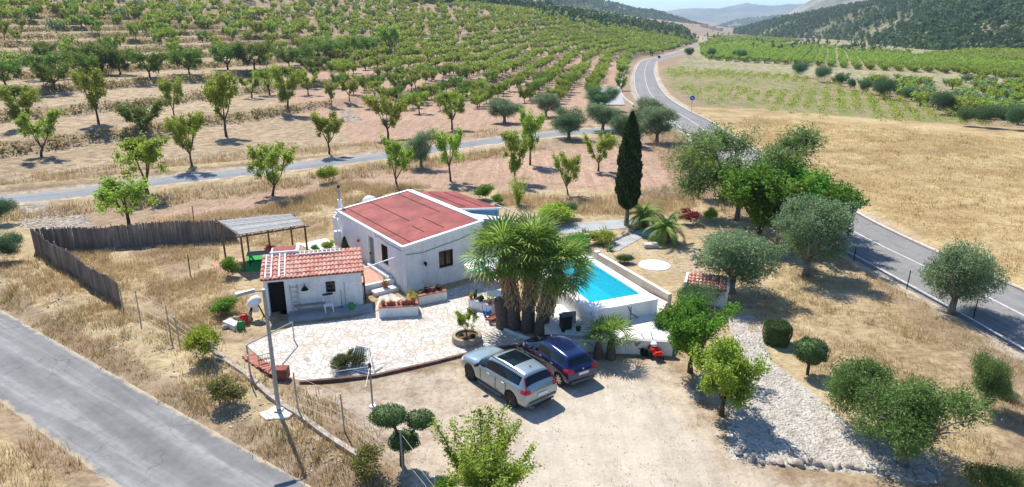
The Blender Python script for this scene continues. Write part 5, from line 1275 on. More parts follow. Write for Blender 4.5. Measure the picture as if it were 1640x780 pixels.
MB().lathe([(.45, .70), (.46, .73), (.44, .74)], (0, 0, 0), 20).build('tabletop', M['white_plastic'], tb)
for k in range(4): a = k * 1.571; MB().bar((.3 * math.cos(a), .3 * math.sin(a), 0), (.15 * math.cos(a), .15 * math.sin(a), .7), .04).build('leg', M['white_plastic'], tb)
def gchair(x, y, rz, lb, m):
    r_ = empty('garden_chair', (x, y, .05), rz, lb, 'chair', 'garden chairs by the palms'); MB().box((-.23, -.22, .42), (.23, .22, .45)).build('seat', m, r_, bevel=.01)
    MB().box((-.23, .2, .46), (.23, .235, .88)).build('backrest', m, r_, bevel=.01)
    for a in (-.2, .2):
        for b in (-.19, .2): MB().bar((a, b, 0), (a, b, .42), .035).build('leg', m, r_)
gchair(-1.75, 32.6, 1.2, 'dark garden chair at the left edge of the palm crowns', M['iron']); gchair(-.2, 33.2, -1.9, 'dark garden chair behind the palm trunks', M['iron'])
# ------------------------------------------------------------------ pergola
pg = empty('cane_pergola', (*G(425, 400), 0), 0, 'open wooden pergola with a grey cane roof over green turf', 'pergola')
po = pg.location; fl, fr_, br_, bl = [Vector((*G(*c_, 2.3), 2.3)) - po for c_ in ((384, 377), (489, 361), (466, 346), (351, 357))]
bl.z = br_.z = 2.38
q = MB(); nst = 46; rs_ = random.Random(4)
for k in range(nst):
    f0, f1 = k / nst, (k + .92) / nst; a0, a1 = fl.lerp(bl, f0), fl.lerp(bl, f1); b0, b1 = fr_.lerp(br_, f0), fr_.lerp(br_, f1); e0, e1 = rs_.uniform(-.08, .06), rs_.uniform(-.06, .08); z_ = rs_.uniform(0, .025)
    dd = (b0 - a0).normalized(); q.add([a0 + dd * e0 + Vector((0, 0, .07 + z_)), b0 + dd * e1 + Vector((0, 0, .07 + z_)), b1 + dd * e1 + Vector((0, 0, .075 + z_)), a1 + dd * e0 + Vector((0, 0, .075 + z_)), a0 + dd * e0 + Vector((0, 0, .05)), b0 + dd * e1 + Vector((0, 0, .05)), b1 + dd * e1 + Vector((0, 0, .05)), a1 + dd * e0 + Vector((0, 0, .05))], [(0, 1, 2, 3), (7, 6, 5, 4), (0, 4, 5, 1), (1, 5, 6, 2), (2, 6, 7, 3), (3, 7, 4, 0)])
M['cane'] = mat_noise('grey_cane', (.27, .27, .26), (.44, .43, .41), 9, .9, .5, .01, obj=True)
q.build('cane_roof', M['cane'], pg, recalc=False)
for a_, b_ in ((fl, fr_), (bl, br_)): q = MB(); d_ = (b_ - a_).normalized(); q.tube([a_ - d_ * .25 - Vector((0, 0, .08)), b_ + d_ * .25 - Vector((0, 0, .08))], .06, 7); q.build('beam', M['wood_post'], pg)
for k in range(7):
    a_, b_ = fl.lerp(fr_, k / 6), bl.lerp(br_, k / 6); d_ = (b_ - a_).normalized(); q = MB(); q.tube([a_ - d_ * .22, b_ + d_ * .2], .045, 6); q.build('rafter', M['wood_grey'], pg)
for a_ in (fl.lerp(fr_, .01), fl.lerp(fr_, .99), bl.lerp(br_, .02), bl.lerp(br_, .35), bl.lerp(br_, .65), bl.lerp(br_, .98)):
    q = MB(); q.tube([(a_.x, a_.y, -.05), (a_.x, a_.y, 2.2)], .065, 8); q.build('post', M['wood_post'], pg)
turf = [G(*c_) for c_ in ((352, 440), (385, 445), (445, 440), (462, 412), (392, 408), (372, 412))]
o = slab('turf_mat', [G(386, 434), G(442, 436), G(450, 408), G(402, 402)], -.03, .06, M['turf_green'], kind=None); tag(o, 'bright green artificial turf mat under the pergola', 'turf mat')
o = slab('pink_slab', [G(340, 424), G(356, 444), G(375, 440), (-17.3, 40.6)], -.03, .04, M['pink_paving'])
for n_, (x, y) in enumerate(((415, 424), )):
    t1 = empty('picnic_table', (*G(418, 424), .06), .3, 'dark picnic table standing on the green turf mat', 'table'); MB().box((-.75, -.38, .70), (.75, .38, .75)).build('tabletop', M['wood_grey'], t1, bevel=.01)
    for a in (-.6, .6):
        q = MB(); q.bar((a, -.3, 0), (a, .2, .7), .05); q.bar((a, .3, 0), (a, -.2, .7), .05); q.build('leg', M['iron'], t1)
    for s_ in (-1, 1): MB().box((-.7, s_ * .62 - .12, .42), (.7, s_ * .62 + .12, .46)).build('seat', M['iron'], t1)
    MB().bar((-.6, -.62, .42), (-.6, .62, .42), .05).build('brace', M['iron'], t1); MB().bar((.6, -.62, .42), (.6, .62, .42), .05).build('brace', M['iron'], t1)
# ------------------------------------------------------------------ reed fences
rm = new_mat('reed_screen', .95, spec=.1); t = NT(rm); pos = t.pos(True)
f = t.noise(pos, 1.0, 4, .7, stretch=(9, 9, .35)); g = t.noise(pos, .8, 3)
t.color(t.mix(.6, t.ramp(f, [(.3, (.15, .12, .10)), (.5, (.28, .23, .19)), (.7, (.42, .36, .30))]), t.ramp(g, [(.35, .55), (.65, 1.0)]), 'MULTIPLY')); t.bump(f, .8, .04)
def reed(pa_, pb_, h, lab, mat):
    a_, b_ = Vector((*pa_, 0)), Vector((*pb_, 0)); L = (b_ - a_).length; d_ = (b_ - a_) / L; n_ = Vector((-d_.y, d_.x, 0)); r_ = empty('reed_fence', a_, math.atan2(d_.y, d_.x), lab, 'fence')
    k = int(L / .045); rs = random.Random(5); q = MB(); off = 0
    for i in range(k):
        x = i * L / k; wv = .05 * math.sin(x * 1.1) + .02 * math.sin(x * 4); hh = h + rs.uniform(-.10, .08) + .07 * math.sin(x * .9 + 1); y = wv + rs.uniform(-.02, .02); lx = rs.uniform(-.02, .02)
        q.add([(x, y - .012, -.1), (x + .05, y - .012, -.1), (x + .05 + lx, y - .012, hh), (x + lx, y - .012, hh), (x, y + .016, -.1), (x + .05, y + .016, -.1), (x + .05 + lx, y + .016, hh), (x + lx, y + .016, hh)], [(0, 1, 2, 3), (7, 6, 5, 4), (3, 2, 6, 7), (0, 3, 7, 4), (1, 5, 6, 2)])
    q.build('reed_panel', mat, r_, recalc=False)
    for i in range(int(L / 2.2) + 1): q = MB(); q.tube([(i * 2.2 + .1, .1, -.1), (i * 2.2 + .1, .1, h + .1)], .03, 6); q.build('post', M['galv'], r_)
reed(G(64, 404), G(380, 383), 1.55, 'long straight reed fence running towards the pergola', rm)
reed(G(56, 402), G(196, 496), 1.5, 'darker reed fence slanting down towards the front road', rm)
# ------------------------------------------------------------------ pool
PRZ = math.atan2(1.5, 3.57); pl_ = empty('swimming_pool', (3.68, 28.87, 0), PRZ, 'raised white swimming pool with turquoise water', 'pool')
PW, PLn, PZ = 3.87, 7.3, 1.45
wx0, wx1, wy0, wy1 = .58, 3.45, .88, 6.75
q = MB(); q.box((0, 0, -.1), (PW, wy0 - .002, PZ - .08)); q.box((0, wy1 + .002, -.1), (PW, PLn, PZ - .08)); q.box((0, wy0, -.1), (wx0 - .002, wy1, PZ - .08)); q.box((wx1 + .002, wy0, -.1), (PW, wy1, PZ - .08)); q.build('pool_wall', M['plaster'], pl_)
q = MB(); q.box((-.04, -.04, PZ - .078), (PW + .04, wy0, PZ)); q.box((-.04, wy1, PZ - .078), (PW + .04, PLn + .04, PZ)); q.box((-.04, wy0 + .001, PZ - .078), (wx0, wy1 - .001, PZ)); q.box((wx1, wy0 + .001, PZ - .078), (PW + .04, wy1 - .001, PZ)); q.build('pool_coping', M['white_paint'], pl_)
tl = new_mat('pool_tiles', .4, spec=.4); t = NT(tl); br = t.n("TexVoronoi"); br.inputs['Scale'].default_value = 8; t.l(t.pos(True), br.inputs['Vector']); ss = t.n("SeparateColor"); t.l(br.outputs['Color'], ss.inputs[0])
t.color(t.ramp(ss.outputs[0], [(0, (.02, .42, .52)), (1, (.06, .60, .68))]))
q = MB(); q.box((wx0 - .001, wy0 - .001, .2), (wx1 + .001, wy1 + .001, .25)); q.box((wx0 - .0015, wy0, .25), (wx0 + .03, wy1, PZ - .09)); q.box((wx1 - .03, wy0, .25), (wx1 + .0015, wy1, PZ - .09)); q.box((wx0 + .03, wy0, .25), (wx1 - .03, wy0 + .03, PZ - .09)); q.box((wx0 + .03, wy1 - .03, .25), (wx1 - .03, wy1, PZ - .09)); q.build('pool_lining', tl, pl_)
wt = bpy.data.materials.new('pool_water'); wt.use_nodes = True; t = NT(wt); t.b.inputs['Base Color'].default_value = (.02, .56, .70, 1); t.b.inputs['Roughness'].default_value = .04; t.b.inputs['IOR'].default_value = 1.33
trn = t.n("BsdfTransparent"); trn.inputs[0].default_value = (.35, .86, .95, 1); mx = t.n("MixShader"); mx.inputs[0].default_value = .52
t.l(t.b.outputs[0], mx.inputs[1]); t.l(trn.outputs[0], mx.inputs[2]); t.l(mx.outputs[0], t.out.inputs[0]); t.bump(t.noise(t.pos(True), 3.2, 4, .6, 1.2), .8, .08)
us = np.linspace(wx0 + .031, wx1 - .031, 30); vs_ = np.linspace(wy0 + .031, wy1 - .031, 60); U, W2 = np.meshgrid(us, vs_); ids = np.arange(1800).reshape(60, 30)
link('water', mesh_np('water', np.stack([U, W2, np.full_like(U, PZ - .14)], -1).reshape(-1, 3), np.stack([ids[:-1, :-1], ids[:-1, 1:], ids[1:, 1:], ids[1:, :-1]], -1).reshape(-1, 4)), pl_, wt)
q = MB(); q.tube([(2.15, -.03, 1.3), (2.3, -.06, .95), (2.9, -.05, .5), (3.1, -.3, .02)], .02, 6); q.tube([(2.3, -.05, 1.3), (2.3, -.05, .15)], .018, 6); q.build('pool_pipe', M['black_plastic'], pl_)
# long cream wall right of the pool
a_, b_ = Vector((5.15, 38.55, 0)), Vector((8.45, 32.7, 0)); L = (b_ - a_).length; r_ = empty('garden_wall', a_, math.atan2((b_ - a_).y, (b_ - a_).x), 'long cream wall sloping down along the right side of the pool', 'wall')
q = MB(); q.prism([(.32, -.13), (L, -.13), (L, .13), (.32, .13)], -.1, [1.12, .72, .72, 1.12]); q.build('wall', M['plaster_cream'], r_, bevel=.01); q = MB(); q.box((0, -.16, -.1), (.318, .16, 1.2)); q.build('end_pillar', M['plaster'], r_, bevel=.01)
slab('pool_walk', [(7.2, 30.3), (8.3, 32.5), (5.0, 38.3), (4.6, 37.2)], -.05, .35, M['plaster_cream'])
slab('pool_terrace', [(1.9, 27.95), (7.15, 27.3), (8.6, 30.6), (7.35, 30.42), (3.6, 28.95), (2.6, 31.6), (.9, 31.5)], -.05, .62, M['concrete_white'])
q = MB(); 
a_, b_ = Vector((1.6, 27.72, 0)), Vector((7.3, 27.08, 0)); L = (b_ - a_).length; r_ = empty('front_wall', a_, math.atan2((b_ - a_).y, (b_ - a_).x), 'low white retaining wall behind the blue car and the two young palms', 'wall')
MB().box((0, 0, -.1), (L, .22, .66)).build('wall', M['plaster'], r_); MB().box((-.02, -.02, .662), (L, .24, .70)).build('coping', M['conc_grey'], r_)
# pump house
ph = empty('pump_house', (9.35, 33.3, 0), R(-18), 'small white pump house with a low red tile roof behind the dark shrub', 'pump house')
MB().prism([(0, 0), (2.25, 0), (2.25, 1.5), (0, 1.5)], -.1, [.85, .85, 1.15, 1.15]).build('wall', M['plaster'], ph); tile_roof(ph, .1, 2.15, -.02, 1.5, .90, 1.2, M['barrel'], rows=5)
MB().box((-.03, -.05, .86), (.09, 1.5, 1.2)).build('roof_edge', M['plaster'], ph); MB().box((2.16, -.05, .86), (2.28, 1.5, 1.2)).build('roof_edge', M['plaster'], ph)
# paths and small garden masonry
slab('garden_path', [G(*c_) for c_ in ((842, 362), (880, 378), (930, 372), (1000, 366), (1024, 356), (1012, 350), (920, 358), (880, 361))], -.05, .03, M['conc_grey'])
slab('garden_path', [G(*c_) for c_ in ((972, 392), (990, 402), (1030, 380), (1060, 372), (1030, 364), (1010, 376))], -.05, .03, M['conc_grey'])
q = MB(); q.lathe([(1.02, -.02), (1.0, .035)], (*G(1048, 425), 0), 28); o = q.build('stone_disc', M['concrete_white']); tag(o, 'round flat disc of white stones in the gravel garden', 'paving disc')
o = MB().box((-.18, -.15, 0), (.18, .15, .75)).build('stone_block', M['marbleblock'], None, bevel=.02); o.location = P(939, 391); tag(o, 'upright grey stone block in the planted bed behind the pool', 'stone block')
q = MB(); q.box((-.5, -.3, 0), (.5, .3, .28)); o = q.build('stone_trough', M['concrete'], None, bevel=.03); o.location = P(1042, 396); o.rotation_euler.z = .1; tag(o, 'low pale stone trough in front of the date palms', 'trough')
o = bpy.data.objects.new('clipped_hedge', BM['b_dark']); C.objects.link(o); o.location = (*G(1000, 421), 0); o.scale = (1.9, 1.3, .8); tag(o, 'low flat clipped hedge behind the cream pool wall', 'hedge')
# brick edging of the patio
def kerb_line(name, pts, w_, h, mat, lab, cat, z=0):
    q = MB()
    for a, b in zip(pts[:-1], pts[1:]): q.bar((a[0], a[1], z + h / 2 + zg(*a)), (b[0], b[1], z + h / 2 + zg(*b)), w_, h)
    o = q.build(name, mat); return tag(o, lab, cat)
kerb_line('brick_edging', PX((480, 617), (600, 604), (700, 581), (770, 563), (838, 554)), .14, .12, M['edge_brick'], 'dark brick edging along the driveway side of the patio', 'edging')
kerb_line('stone_kerb', PX((335, 560), (352, 577), (372, 592), (392, 606), (410, 622), (432, 643), (455, 660), (478, 674), (500, 690), (518, 704), (535, 716), (575, 742)), .20, .16, M['rock'], 'low grey stone kerb running down the verge behind the lamp post', 'kerb')
kerb_line('palm_bed_kerb', PX((788, 520), (826, 538), (868, 553)), .12, .16, M['concrete_white'], 'pale low kerb before the palm trunks', 'kerb')
# ------------------------------------------------------------------ cars
def paint(name, c, rough=.22, metal=.3):
    m = new_mat(name, rough, c, metal, .5); m.node_tree.nodes["Principled BSDF"].inputs['Coat Weight'].default_value = .8; m.node_tree.nodes["Principled BSDF"].inputs['Coat Roughness'].default_value = .04; return m
M['car_glass'] = new_mat('tinted_car_glass', .04, (.004, .010, .016), 0, .45)
M['rim_dark'] = new_mat('dark_alloy', .35, (.035, .035, .04), .7); M['rim_silver'] = new_mat('silver_alloy', .3, (.55, .56, .57), .7)
M['tail_red'] = new_mat('red_tail_light', .15, (.50, .010, .015), 0, .6); M['head_clear'] = new_mat('clear_head_light', .1, (.6, .62, .65), 0, .8)
M['plate'] = new_mat('number_plate', .5, (.75, .75, .73)); M['grey_plastic'] = new_mat('grey_bumper_plastic', .6, (.10, .10, .105)); M['chrome'] = new_mat('chrome', .15, (.7, .7, .7), 1)
def make_car(name, lab, loc, heading, st, pm_, wb, fo, r_w, halfw, rim, spec):
    """st: stations from nose to tail (x, zb, zs, wb, zr, wr, tag); +x is forward"""
    root = empty(name, loc, math.atan2(heading[1], heading[0]), lab, 'car')
    NP = 9; V = []; Fs = []; mi = []
    for (x, zb, zs, w_, zr, wr, _) in st:
        half = [(w_ * .80, zb), (w_ * .97, zb + .10), (w_ * 1.0, zb + (zs - zb) * .45), (w_ * .985, zs - .10), (w_ * .93, zs), (wr, zr - .075 if zr - zs > .2 else zs + (zr - zs) * .6), (wr * .88, zr - .015), (wr * .5, zr + .004), (0, zr + .012)]
        sec = [(x, y, z) for y, z in half] + [(x, -y, z) for y, z in half[-2::-1]]; V += sec
    m = 2 * NP - 1
    for i in range(len(st) - 1):
        tg = st[i][6]
        for k in range(m - 1):
            kk = k if k < NP - 1 else m - 2 - k
            Fs.append((i * m + k, (i + 1) * m + k, (i + 1) * m + k + 1, i * m + k + 1))
            g = 0
            if (tg in ('side', 'sideq') or (tg == 'x' and st[i + 1][6] == 'x')) and kk == 4: g = 1
            if tg == 'wind' and kk >= 5: g = 2
            if tg == 'wind' and kk == 4: g = 1
            if tg == 'rear' and kk >= 5: g = 3
            if spec.get('sunroof') and tg == 'side' and i in spec['sunroof'] and kk >= 6: g = 4
            mi.append(g)
        Fs.append((i * m, i * m + m - 1, (i + 1) * m + m - 1, (i + 1) * m)); mi.append(0)
    Fs.append(tuple(range(m))); mi.append(0); Fs.append(tuple((len(st) - 1) * m + k for k in range(m - 1, -1, -1))); mi.append(0)
    me = bpy.data.meshes.new('body'); me.from_pydata(V, [], Fs); me.update()
    for i, g in enumerate(mi): me.polygons[i].material_index = g
    for _ in range(5): me.materials.append(pm_)
    bm = bmesh.new(); bm.from_mesh(me); bmesh.ops.recalc_face_normals(bm, faces=bm.faces); bm.to_mesh(me); bm.free()
    o = link('body', me); s_ = o.modifiers.new('s', 'SUBSURF'); s_.levels = 3; s_.render_levels = 3
    bpy.context.view_layer.update(); dg = bpy.context.evaluated_depsgraph_get(); full = bpy.data.meshes.new_from_object(o.evaluated_get(dg))
    o.modifiers.clear(); o.data = full
    # glass parts from the same surface, a few millimetres proud
    def extract(g, cond, nm, mat, off=.006):
        bm = bmesh.new(); bm.from_mesh(full); bm.normal_update()
        bmesh.ops.delete(bm, geom=[f for f in bm.faces if not (f.material_index == g and cond(f.calc_center_median()))], context='FACES')
        if not bm.faces: bm.free(); return None
        for v in bm.verts: v.co += v.normal * off
        me2 = bpy.data.meshes.new(nm); bm.to_mesh(me2); bm.free(); me2.materials.clear(); q = link(nm, me2, root, mat)
        for p in me2.polygons: p.use_smooth = True; p.material_index = 0
        return q
    tz = spec['tail']; hz_ = spec['head']
    for sgn in (1, -1):
        extract(0, lambda c_: c_.y * sgn > tz[1] and c_.x < tz[0] and tz[2] < c_.z < tz[3], 'tail_light', M['tail_red'], .008)
        extract(0, lambda c_: c_.y * sgn > hz_[1] and c_.x > hz_[0] and hz_[2] < c_.z < hz_[3], 'headlight', M['head_clear'], .008)
    G_ = M['car_glass']; xp = spec['pillar']
    for sgn in (1, -1):
        extract(1, lambda c_: c_.y * sgn > 0 and c_.x > xp, 'side_window', G_); extract(1, lambda c_: c_.y * sgn > 0 and c_.x < xp, 'side_window', G_)
    extract(2, lambda c_: True, 'windscreen', G_); extract(3, lambda c_: True, 'rear_window', G_)
    if spec.get('sunroof'): extract(4, lambda c_: abs(c_.y) < halfw * .56, 'sunroof', G_)
    # wheel arches
    cb = MB(); xs = (fo, fo - wb)
    for x in xs:
        for sgn in (1, -1): cb.lathe([(r_w * 1.16, sgn * (halfw - .26)), (r_w * 1.16, sgn * (halfw + .2))], (x, 0, r_w), 28, 'y')
    co = cb.build('cutter', M['black_plastic']); bo_ = o.modifiers.new('b', 'BOOLEAN'); bo_.operation = 'DIFFERENCE'; bo_.object = co; bo_.solver = 'EXACT'
    bpy.context.view_layer.update(); dg = bpy.context.evaluated_depsgraph_get(); fin = bpy.data.meshes.new_from_object(o.evaluated_get(dg)); o.modifiers.clear(); o.data = fin; bpy.data.objects.remove(co)
    for p in fin.polygons: p.use_smooth = True
    try: fin.set_sharp_from_angle(angle=R(38))
    except Exception: pass
    o.parent = root
    for x in xs:
        for sgn in (1, -1):
            y = sgn * (halfw - .12); t_ = MB(); t_.lathe([(r_w * .66, y - .11), (r_w * .95, y - .115), (r_w, y - .07), (r_w, y + .07), (r_w * .95, y + .115), (r_w * .66, y + .11)], (x, 0, r_w), 26, 'y')
            wh = t_.build('wheel', M['rubber'], root, True); ri = MB(); yo = y + sgn * .10
            ri.lathe([(r_w * .68, yo - sgn * .10), (r_w * .70, yo), (r_w * .63, yo + sgn * .005), (r_w * .60, yo - sgn * .05), (r_w * .2, yo - sgn * .04)], (x, 0, r_w), 26, 'y')
            for k in range(5 if rim == 'rim_dark' else 8):
                a = k * 2 * math.pi / (5 if rim == 'rim_dark' else 8); dx, dz = math.cos(a), math.sin(a)
                ri.bar((x + dx * .03, yo, r_w + dz * .03), (x + dx * r_w * .66, yo, r_w + dz * r_w * .66), .055, .03, up=(0, 1, 0))
            ri.build('rim', M[rim], wh)
    return root, extract
suv_st = [(2.34, .42, .62, .58, .70, .48, ''), (2.30, .30, .70, .78, .84, .62, ''), (2.12, .22, .84, .88, .95, .74, ''), (1.70, .20, .95, .925, 1.03, .78, ''), (1.25, .20, .99, .94, 1.09, .78, ''), (.92, .20, 1.00, .945, 1.13, .77, 'wind'),
          (.28, .20, 1.03, .95, 1.54, .66, 'side'), (.05, .20, 1.03, .95, 1.61, .655, 'side'), (-.52, .20, 1.04, .95, 1.655, .65, 'side'), (-.60, .20, 1.04, .95, 1.655, .65, 'side'), (-1.15, .20, 1.06, .95, 1.64, .64, 'side'), (-1.58, .20, 1.09, .945, 1.61, .62, 'x'),
          (-1.86, .22, 1.10, .935, 1.58, .61, 'x'), (-1.93, .22, 1.08, .93, 1.55, .61, 'rear'), (-2.20, .24, 1.02, .90, 1.17, .70, 'x'), (-2.26, .26, .98, .89, 1.08, .72, ''), (-2.33, .32, .86, .84, .94, .70, ''), (-2.35, .42, .72, .76, .78, .60, '')]
hd = (-.635, .772)
suv, ex = make_car('silver_suv', 'silver grey estate sized car with black roof glass parked nearest on the gravel', (-.24, 24.44, .0), hd, suv_st, paint('silver_paint', (.30, .365, .385), .28, .55), 2.865, 1.43, .375, .94, 'rim_dark', {'pillar': -.56, 'sunroof': (7, 8, 9), 'tail': (-2.02, .60, .90, 1.05), 'head': (1.95, .50, .68, .84)})
for s_ in (1, -1):
    q = MB(); q.bar((.15, s_ * .69, 1.64), (-1.6, s_ * .66, 1.66), .035, .03); q.build('roof_rail', M['black_plastic'], suv)
    q = MB(); q.bar((-1.97, s_ * .655, 1.50), (-2.22, s_ * .765, 1.06), .05, .03); q.build('tail_light', M['tail_red'], suv)
    m_ = MB(); m_.ball((.72, s_ * 1.05, 1.10), .13, 2, (.7, 1.1, .65)); mm = m_.build('wing_mirror', M['black_plastic'], suv, True)
    for x in (.05, -.95): q = MB(); q.box((x - .1, s_ * .955 - .02, .93), (x + .1, s_ * .955 + .02, .96)); q.build('door_handle', M['chrome'], suv, bevel=.006)
    q = MB(); q.bar((.78, s_ * .953, .27), (-.80, s_ * .953, .27), .02, .10); q.build('sill_trim', M['grey_plastic'], suv)
    q = MB()
    for x in (.62, -.42, -1.1): q.bar((x, s_ * .956, .38), (x, s_ * .944, .98), .012)
    q.build('door_seam', M['black_plastic'], suv)
q = MB(); q.box((-2.385, -.26, .70), (-2.35, .26, .82)); q.build('number_plate', M['plate'], suv)
q = MB(); q.box((-2.375, -.72, .50), (-2.30, .72, .57)); q.build('bumper_trim', M['grey_plastic'], suv); q = MB(); q.box((-2.36, -.6, .26), (-2.2, .6, .36)); q.build('bumper_trim', M['black_plastic'], suv)
for s_ in (1, -1): q = MB(); q.box((-2.38, s_ * .55 - .09, .27), (-2.3, s_ * .55 + .09, .34)); q.build('exhaust', M['chrome'], suv)
q = MB(); q.box((-1.62, -.015, 1.64), (-1.50, .015, 1.70)); q.build('aerial', M['silver' if 'silver' in M else 'galv'], suv)
bl_st = [(1.97, .40, .58, .50, .66, .40, ''), (1.93, .28, .66, .68, .76, .54, ''), (1.75, .20, .76, .79, .86, .66, ''), (1.40, .18, .86, .84, .94, .70, ''), (1.12, .18, .90, .855, 1.00, .71, 'wind'),
         (.42, .18, .92, .865, 1.38, .60, 'side'), (.20, .18, .92, .87, 1.43, .60, 'side'), (-.28, .18, .94, .87, 1.46, .60, 'side'), (-.35, .18, .94, .87, 1.46, .60, 'side'), (-.85, .18, .98, .87, 1.44, .59, 'side'), (-1.20, .18, 1.00, .865, 1.41, .575, 'x'),
         (-1.45, .20, 1.00, .86, 1.37, .56, 'x'), (-1.52, .20, .99, .855, 1.34, .56, 'rear'), (-1.80, .22, .94, .83, 1.02, .62, 'x'), (-1.87, .25, .90, .82, .96, .62, ''), (-1.95, .30, .76, .77, .84, .60, ''), (-1.97, .40, .64, .68, .70, .50, '')]
blue, ex = make_car('blue_hatchback', 'dark blue hatchback parked beyond the silver car beside the palms', (1.98, 25.98, .0), (-.52, .855), bl_st, paint('blue_paint', (.006, .016, .085), .2, .3), 2.54, 1.22, .31, .86, 'rim_silver', {'pillar': -.32, 'tail': (-1.60, .48, .80, .95), 'head': (1.55, .42, .62, .78)})
for s_ in (1, -1):
    m_ = MB(); m_.ball((.72, s_ * .96, .98), .11, 2, (.7, 1.1, .65)); m_.build('wing_mirror', M['black_plastic'], blue, True)
    for x in (.08, -.78): q = MB(); q.box((x - .09, s_ * .872 - .02, .85), (x + .09, s_ * .872 + .02, .875)); q.build('door_handle', M['grey_plastic'], blue)
    q = MB()
    for x in (.72, -.32): q.bar((x, s_ * .875, .30), (x, s_ * .862, .88), .010)
    q.build('door_seam', M['black_plastic'], blue)
q = MB(); q.box((-2.0, -.26, .66), (-1.965, .26, .77)); q.build('number_plate', M['plate'], blue); q = MB(); q.box((-1.985, -.62, .30), (-1.90, .62, .42)); q.build('bumper_trim', M['grey_plastic'], blue)
q = MB(); q.ball((-1.93, 0, .89), .05, 1); q.build('badge', M['chrome'], blue)

suv.scale = (.96,) * 3; blue.scale = (.96,) * 3
# ------------------------------------------------------------------ palms
def fan_frond(rs, L=.95, pet=.7, n=17, droop=.35, dry=False):
    """one costapalmate leaf growing along +x from the origin, as quads"""
    V = []; Fs = []
    V += [(0, -.02, 0), (0, .02, 0), (pet, .012, 0), (pet, -.012, 0)]; Fs.append((0, 1, 2, 3))
    for k in range(n):
        a = (k / (n - 1) - .5) * R(235); l = L * (1 - .18 * abs(k / (n - 1) - .5)) * rs.uniform(.88, 1.08); w = L * .075; zf = .05 * (k % 2)
        ca, sa = math.cos(a), math.sin(a); dr_ = droop * rs.uniform(.6, 1.4)
        c0 = (pet, 0, 0); p1 = (pet + ca * l * .55, sa * l * .55, .06 + zf - dr_ * .12); p2 = (pet + ca * l * (1 - .12 * droop), sa * l * (1 - .12 * droop), -dr_ * l * .75)
        o = len(V); V += [(c0[0], c0[1], c0[2]), (p1[0] - sa * w * .5, p1[1] + ca * w * .5, p1[2]), (p1[0] + sa * w * .5, p1[1] - ca * w * .5, p1[2] - .015), (p2[0], p2[1], p2[2])]
        Fs.append((o, o + 1, o + 3, o + 2))
    return np.array(V), np.array(Fs)
def rot_np(V, yaw, pitch, roll=0):
    m = (Matrix.Rotation(yaw, 3, 'Z') @ Matrix.Rotation(-pitch, 3, 'Y') @ Matrix.Rotation(roll, 3, 'X')); return V @ np.array(m).T
def fan_crown(seed, n, pitch_rng, L, pet, droop):
    rs = np.random.RandomState(seed); parts = []
    for k in range(n):
        yaw = k * 2.39996 + rs.uniform(-.2, .2); f = (k + .5) / n; pt = pitch_rng[0] + (pitch_rng[1] - pitch_rng[0]) * f + rs.uniform(-.1, .1)
        V, Fq = fan_frond(rs, L * rs.uniform(.85, 1.1), pet * rs.uniform(.8, 1.15), droop=droop * rs.uniform(.7, 1.3)); parts.append((rot_np(V, yaw, pt, rs.uniform(-.3, .3)) + [0, 0, rs.uniform(-.1, .1)], Fq))
    return join_np(parts)
def fan_palm(loc, h, lab, seed, lean=(0, 0), r=.36, L=1.0, pet=.85, nf=52, skirt=True):
    root = empty('fan_palm', loc, 0, lab, 'palm tree', 'fan palms')
    pts = [(lean[0] * f ** 1.6, lean[1] * f ** 1.6, h * f) for f in (0, .15, .35, .6, .8, 1)]; q = MB(); q.tube([(pts[0][0], pts[0][1], -.1)] + pts[1:], [r * 1.12, r, r * .92, r * .85, r * .8, r * .5], 14); tk = q.build('trunk', M['palm_trunk'], root, True)
    top = Vector(pts[-1]); V, Fq = fan_crown(seed, nf, (R(80), R(-26)), L, pet, .26); c_ = link('green_fronds', mesh_np('fronds', V, Fq), root, F['palm']); c_.location = top
    if skirt:
        rs = np.random.RandomState(seed + 5); parts = []
        for k in range(13):
            V, Fq = fan_frond(rs, L * rs.uniform(.55, .85), pet * rs.uniform(.5, 1.0), n=12, droop=.9); parts.append((rot_np(V, k * 2.4 + rs.uniform(-.3, .3), R(rs.uniform(-55, -12)), rs.uniform(-.5, .5)) + [0, 0, rs.uniform(-.35, .1)], Fq))
        V, Fq = join_np(parts); c2 = link('dry_fronds', mesh_np('fronds', V, Fq), root, F['palm_dry']); c2.location = top
        # fibre around the upper stem
        q = MB(); q.tube([(p_[0], p_[1], p_[2]) for p_ in pts[2:]], [r * .96, r * 1.0, r * 1.02, r * .7], 12); q.build('fibre', M['palm_fibre'], root, True)
        rs = np.random.RandomState(seed + 9); n = 420; a = rs.uniform(0, 6.28, n); z = rs.uniform(.32, .95, n) * h; rr_ = r * rs.uniform(.95, 1.25, n); cx = lean[0] * (z / h) ** 1.6; cy = lean[1] * (z / h) ** 1.6
        V, Fq = leaves_mesh(np.stack([cx + np.cos(a) * rr_, cy + np.sin(a) * rr_, z], 1), .34, rs, .22, out=np.stack([np.cos(a) * .3, np.sin(a) * .3, np.full(n, -2.)], 1)); link('hanging_fibre', mesh_np('fibre', V, Fq), root, F['palm_dry'])
    return root
fan_palm(Vector((.12, 29.95, 0)), 3.6, 'tallest fan palm, left one of the three trunks by the blue car', 3, (-.55, .3), .35, 1.15, 1.2, 56)
fan_palm(Vector((.78, 29.75, 0)), 3.85, 'middle fan palm of the three trunks by the blue car', 4, (.25, .5), .34, 1.12, 1.15, 56)
fan_palm(Vector((1.42, 29.45, 0)), 3.2, 'fan palm leaning right over the pool edge, rightmost of the three trunks', 6, (.85, .15), .35, 1.08, 1.1, 50)
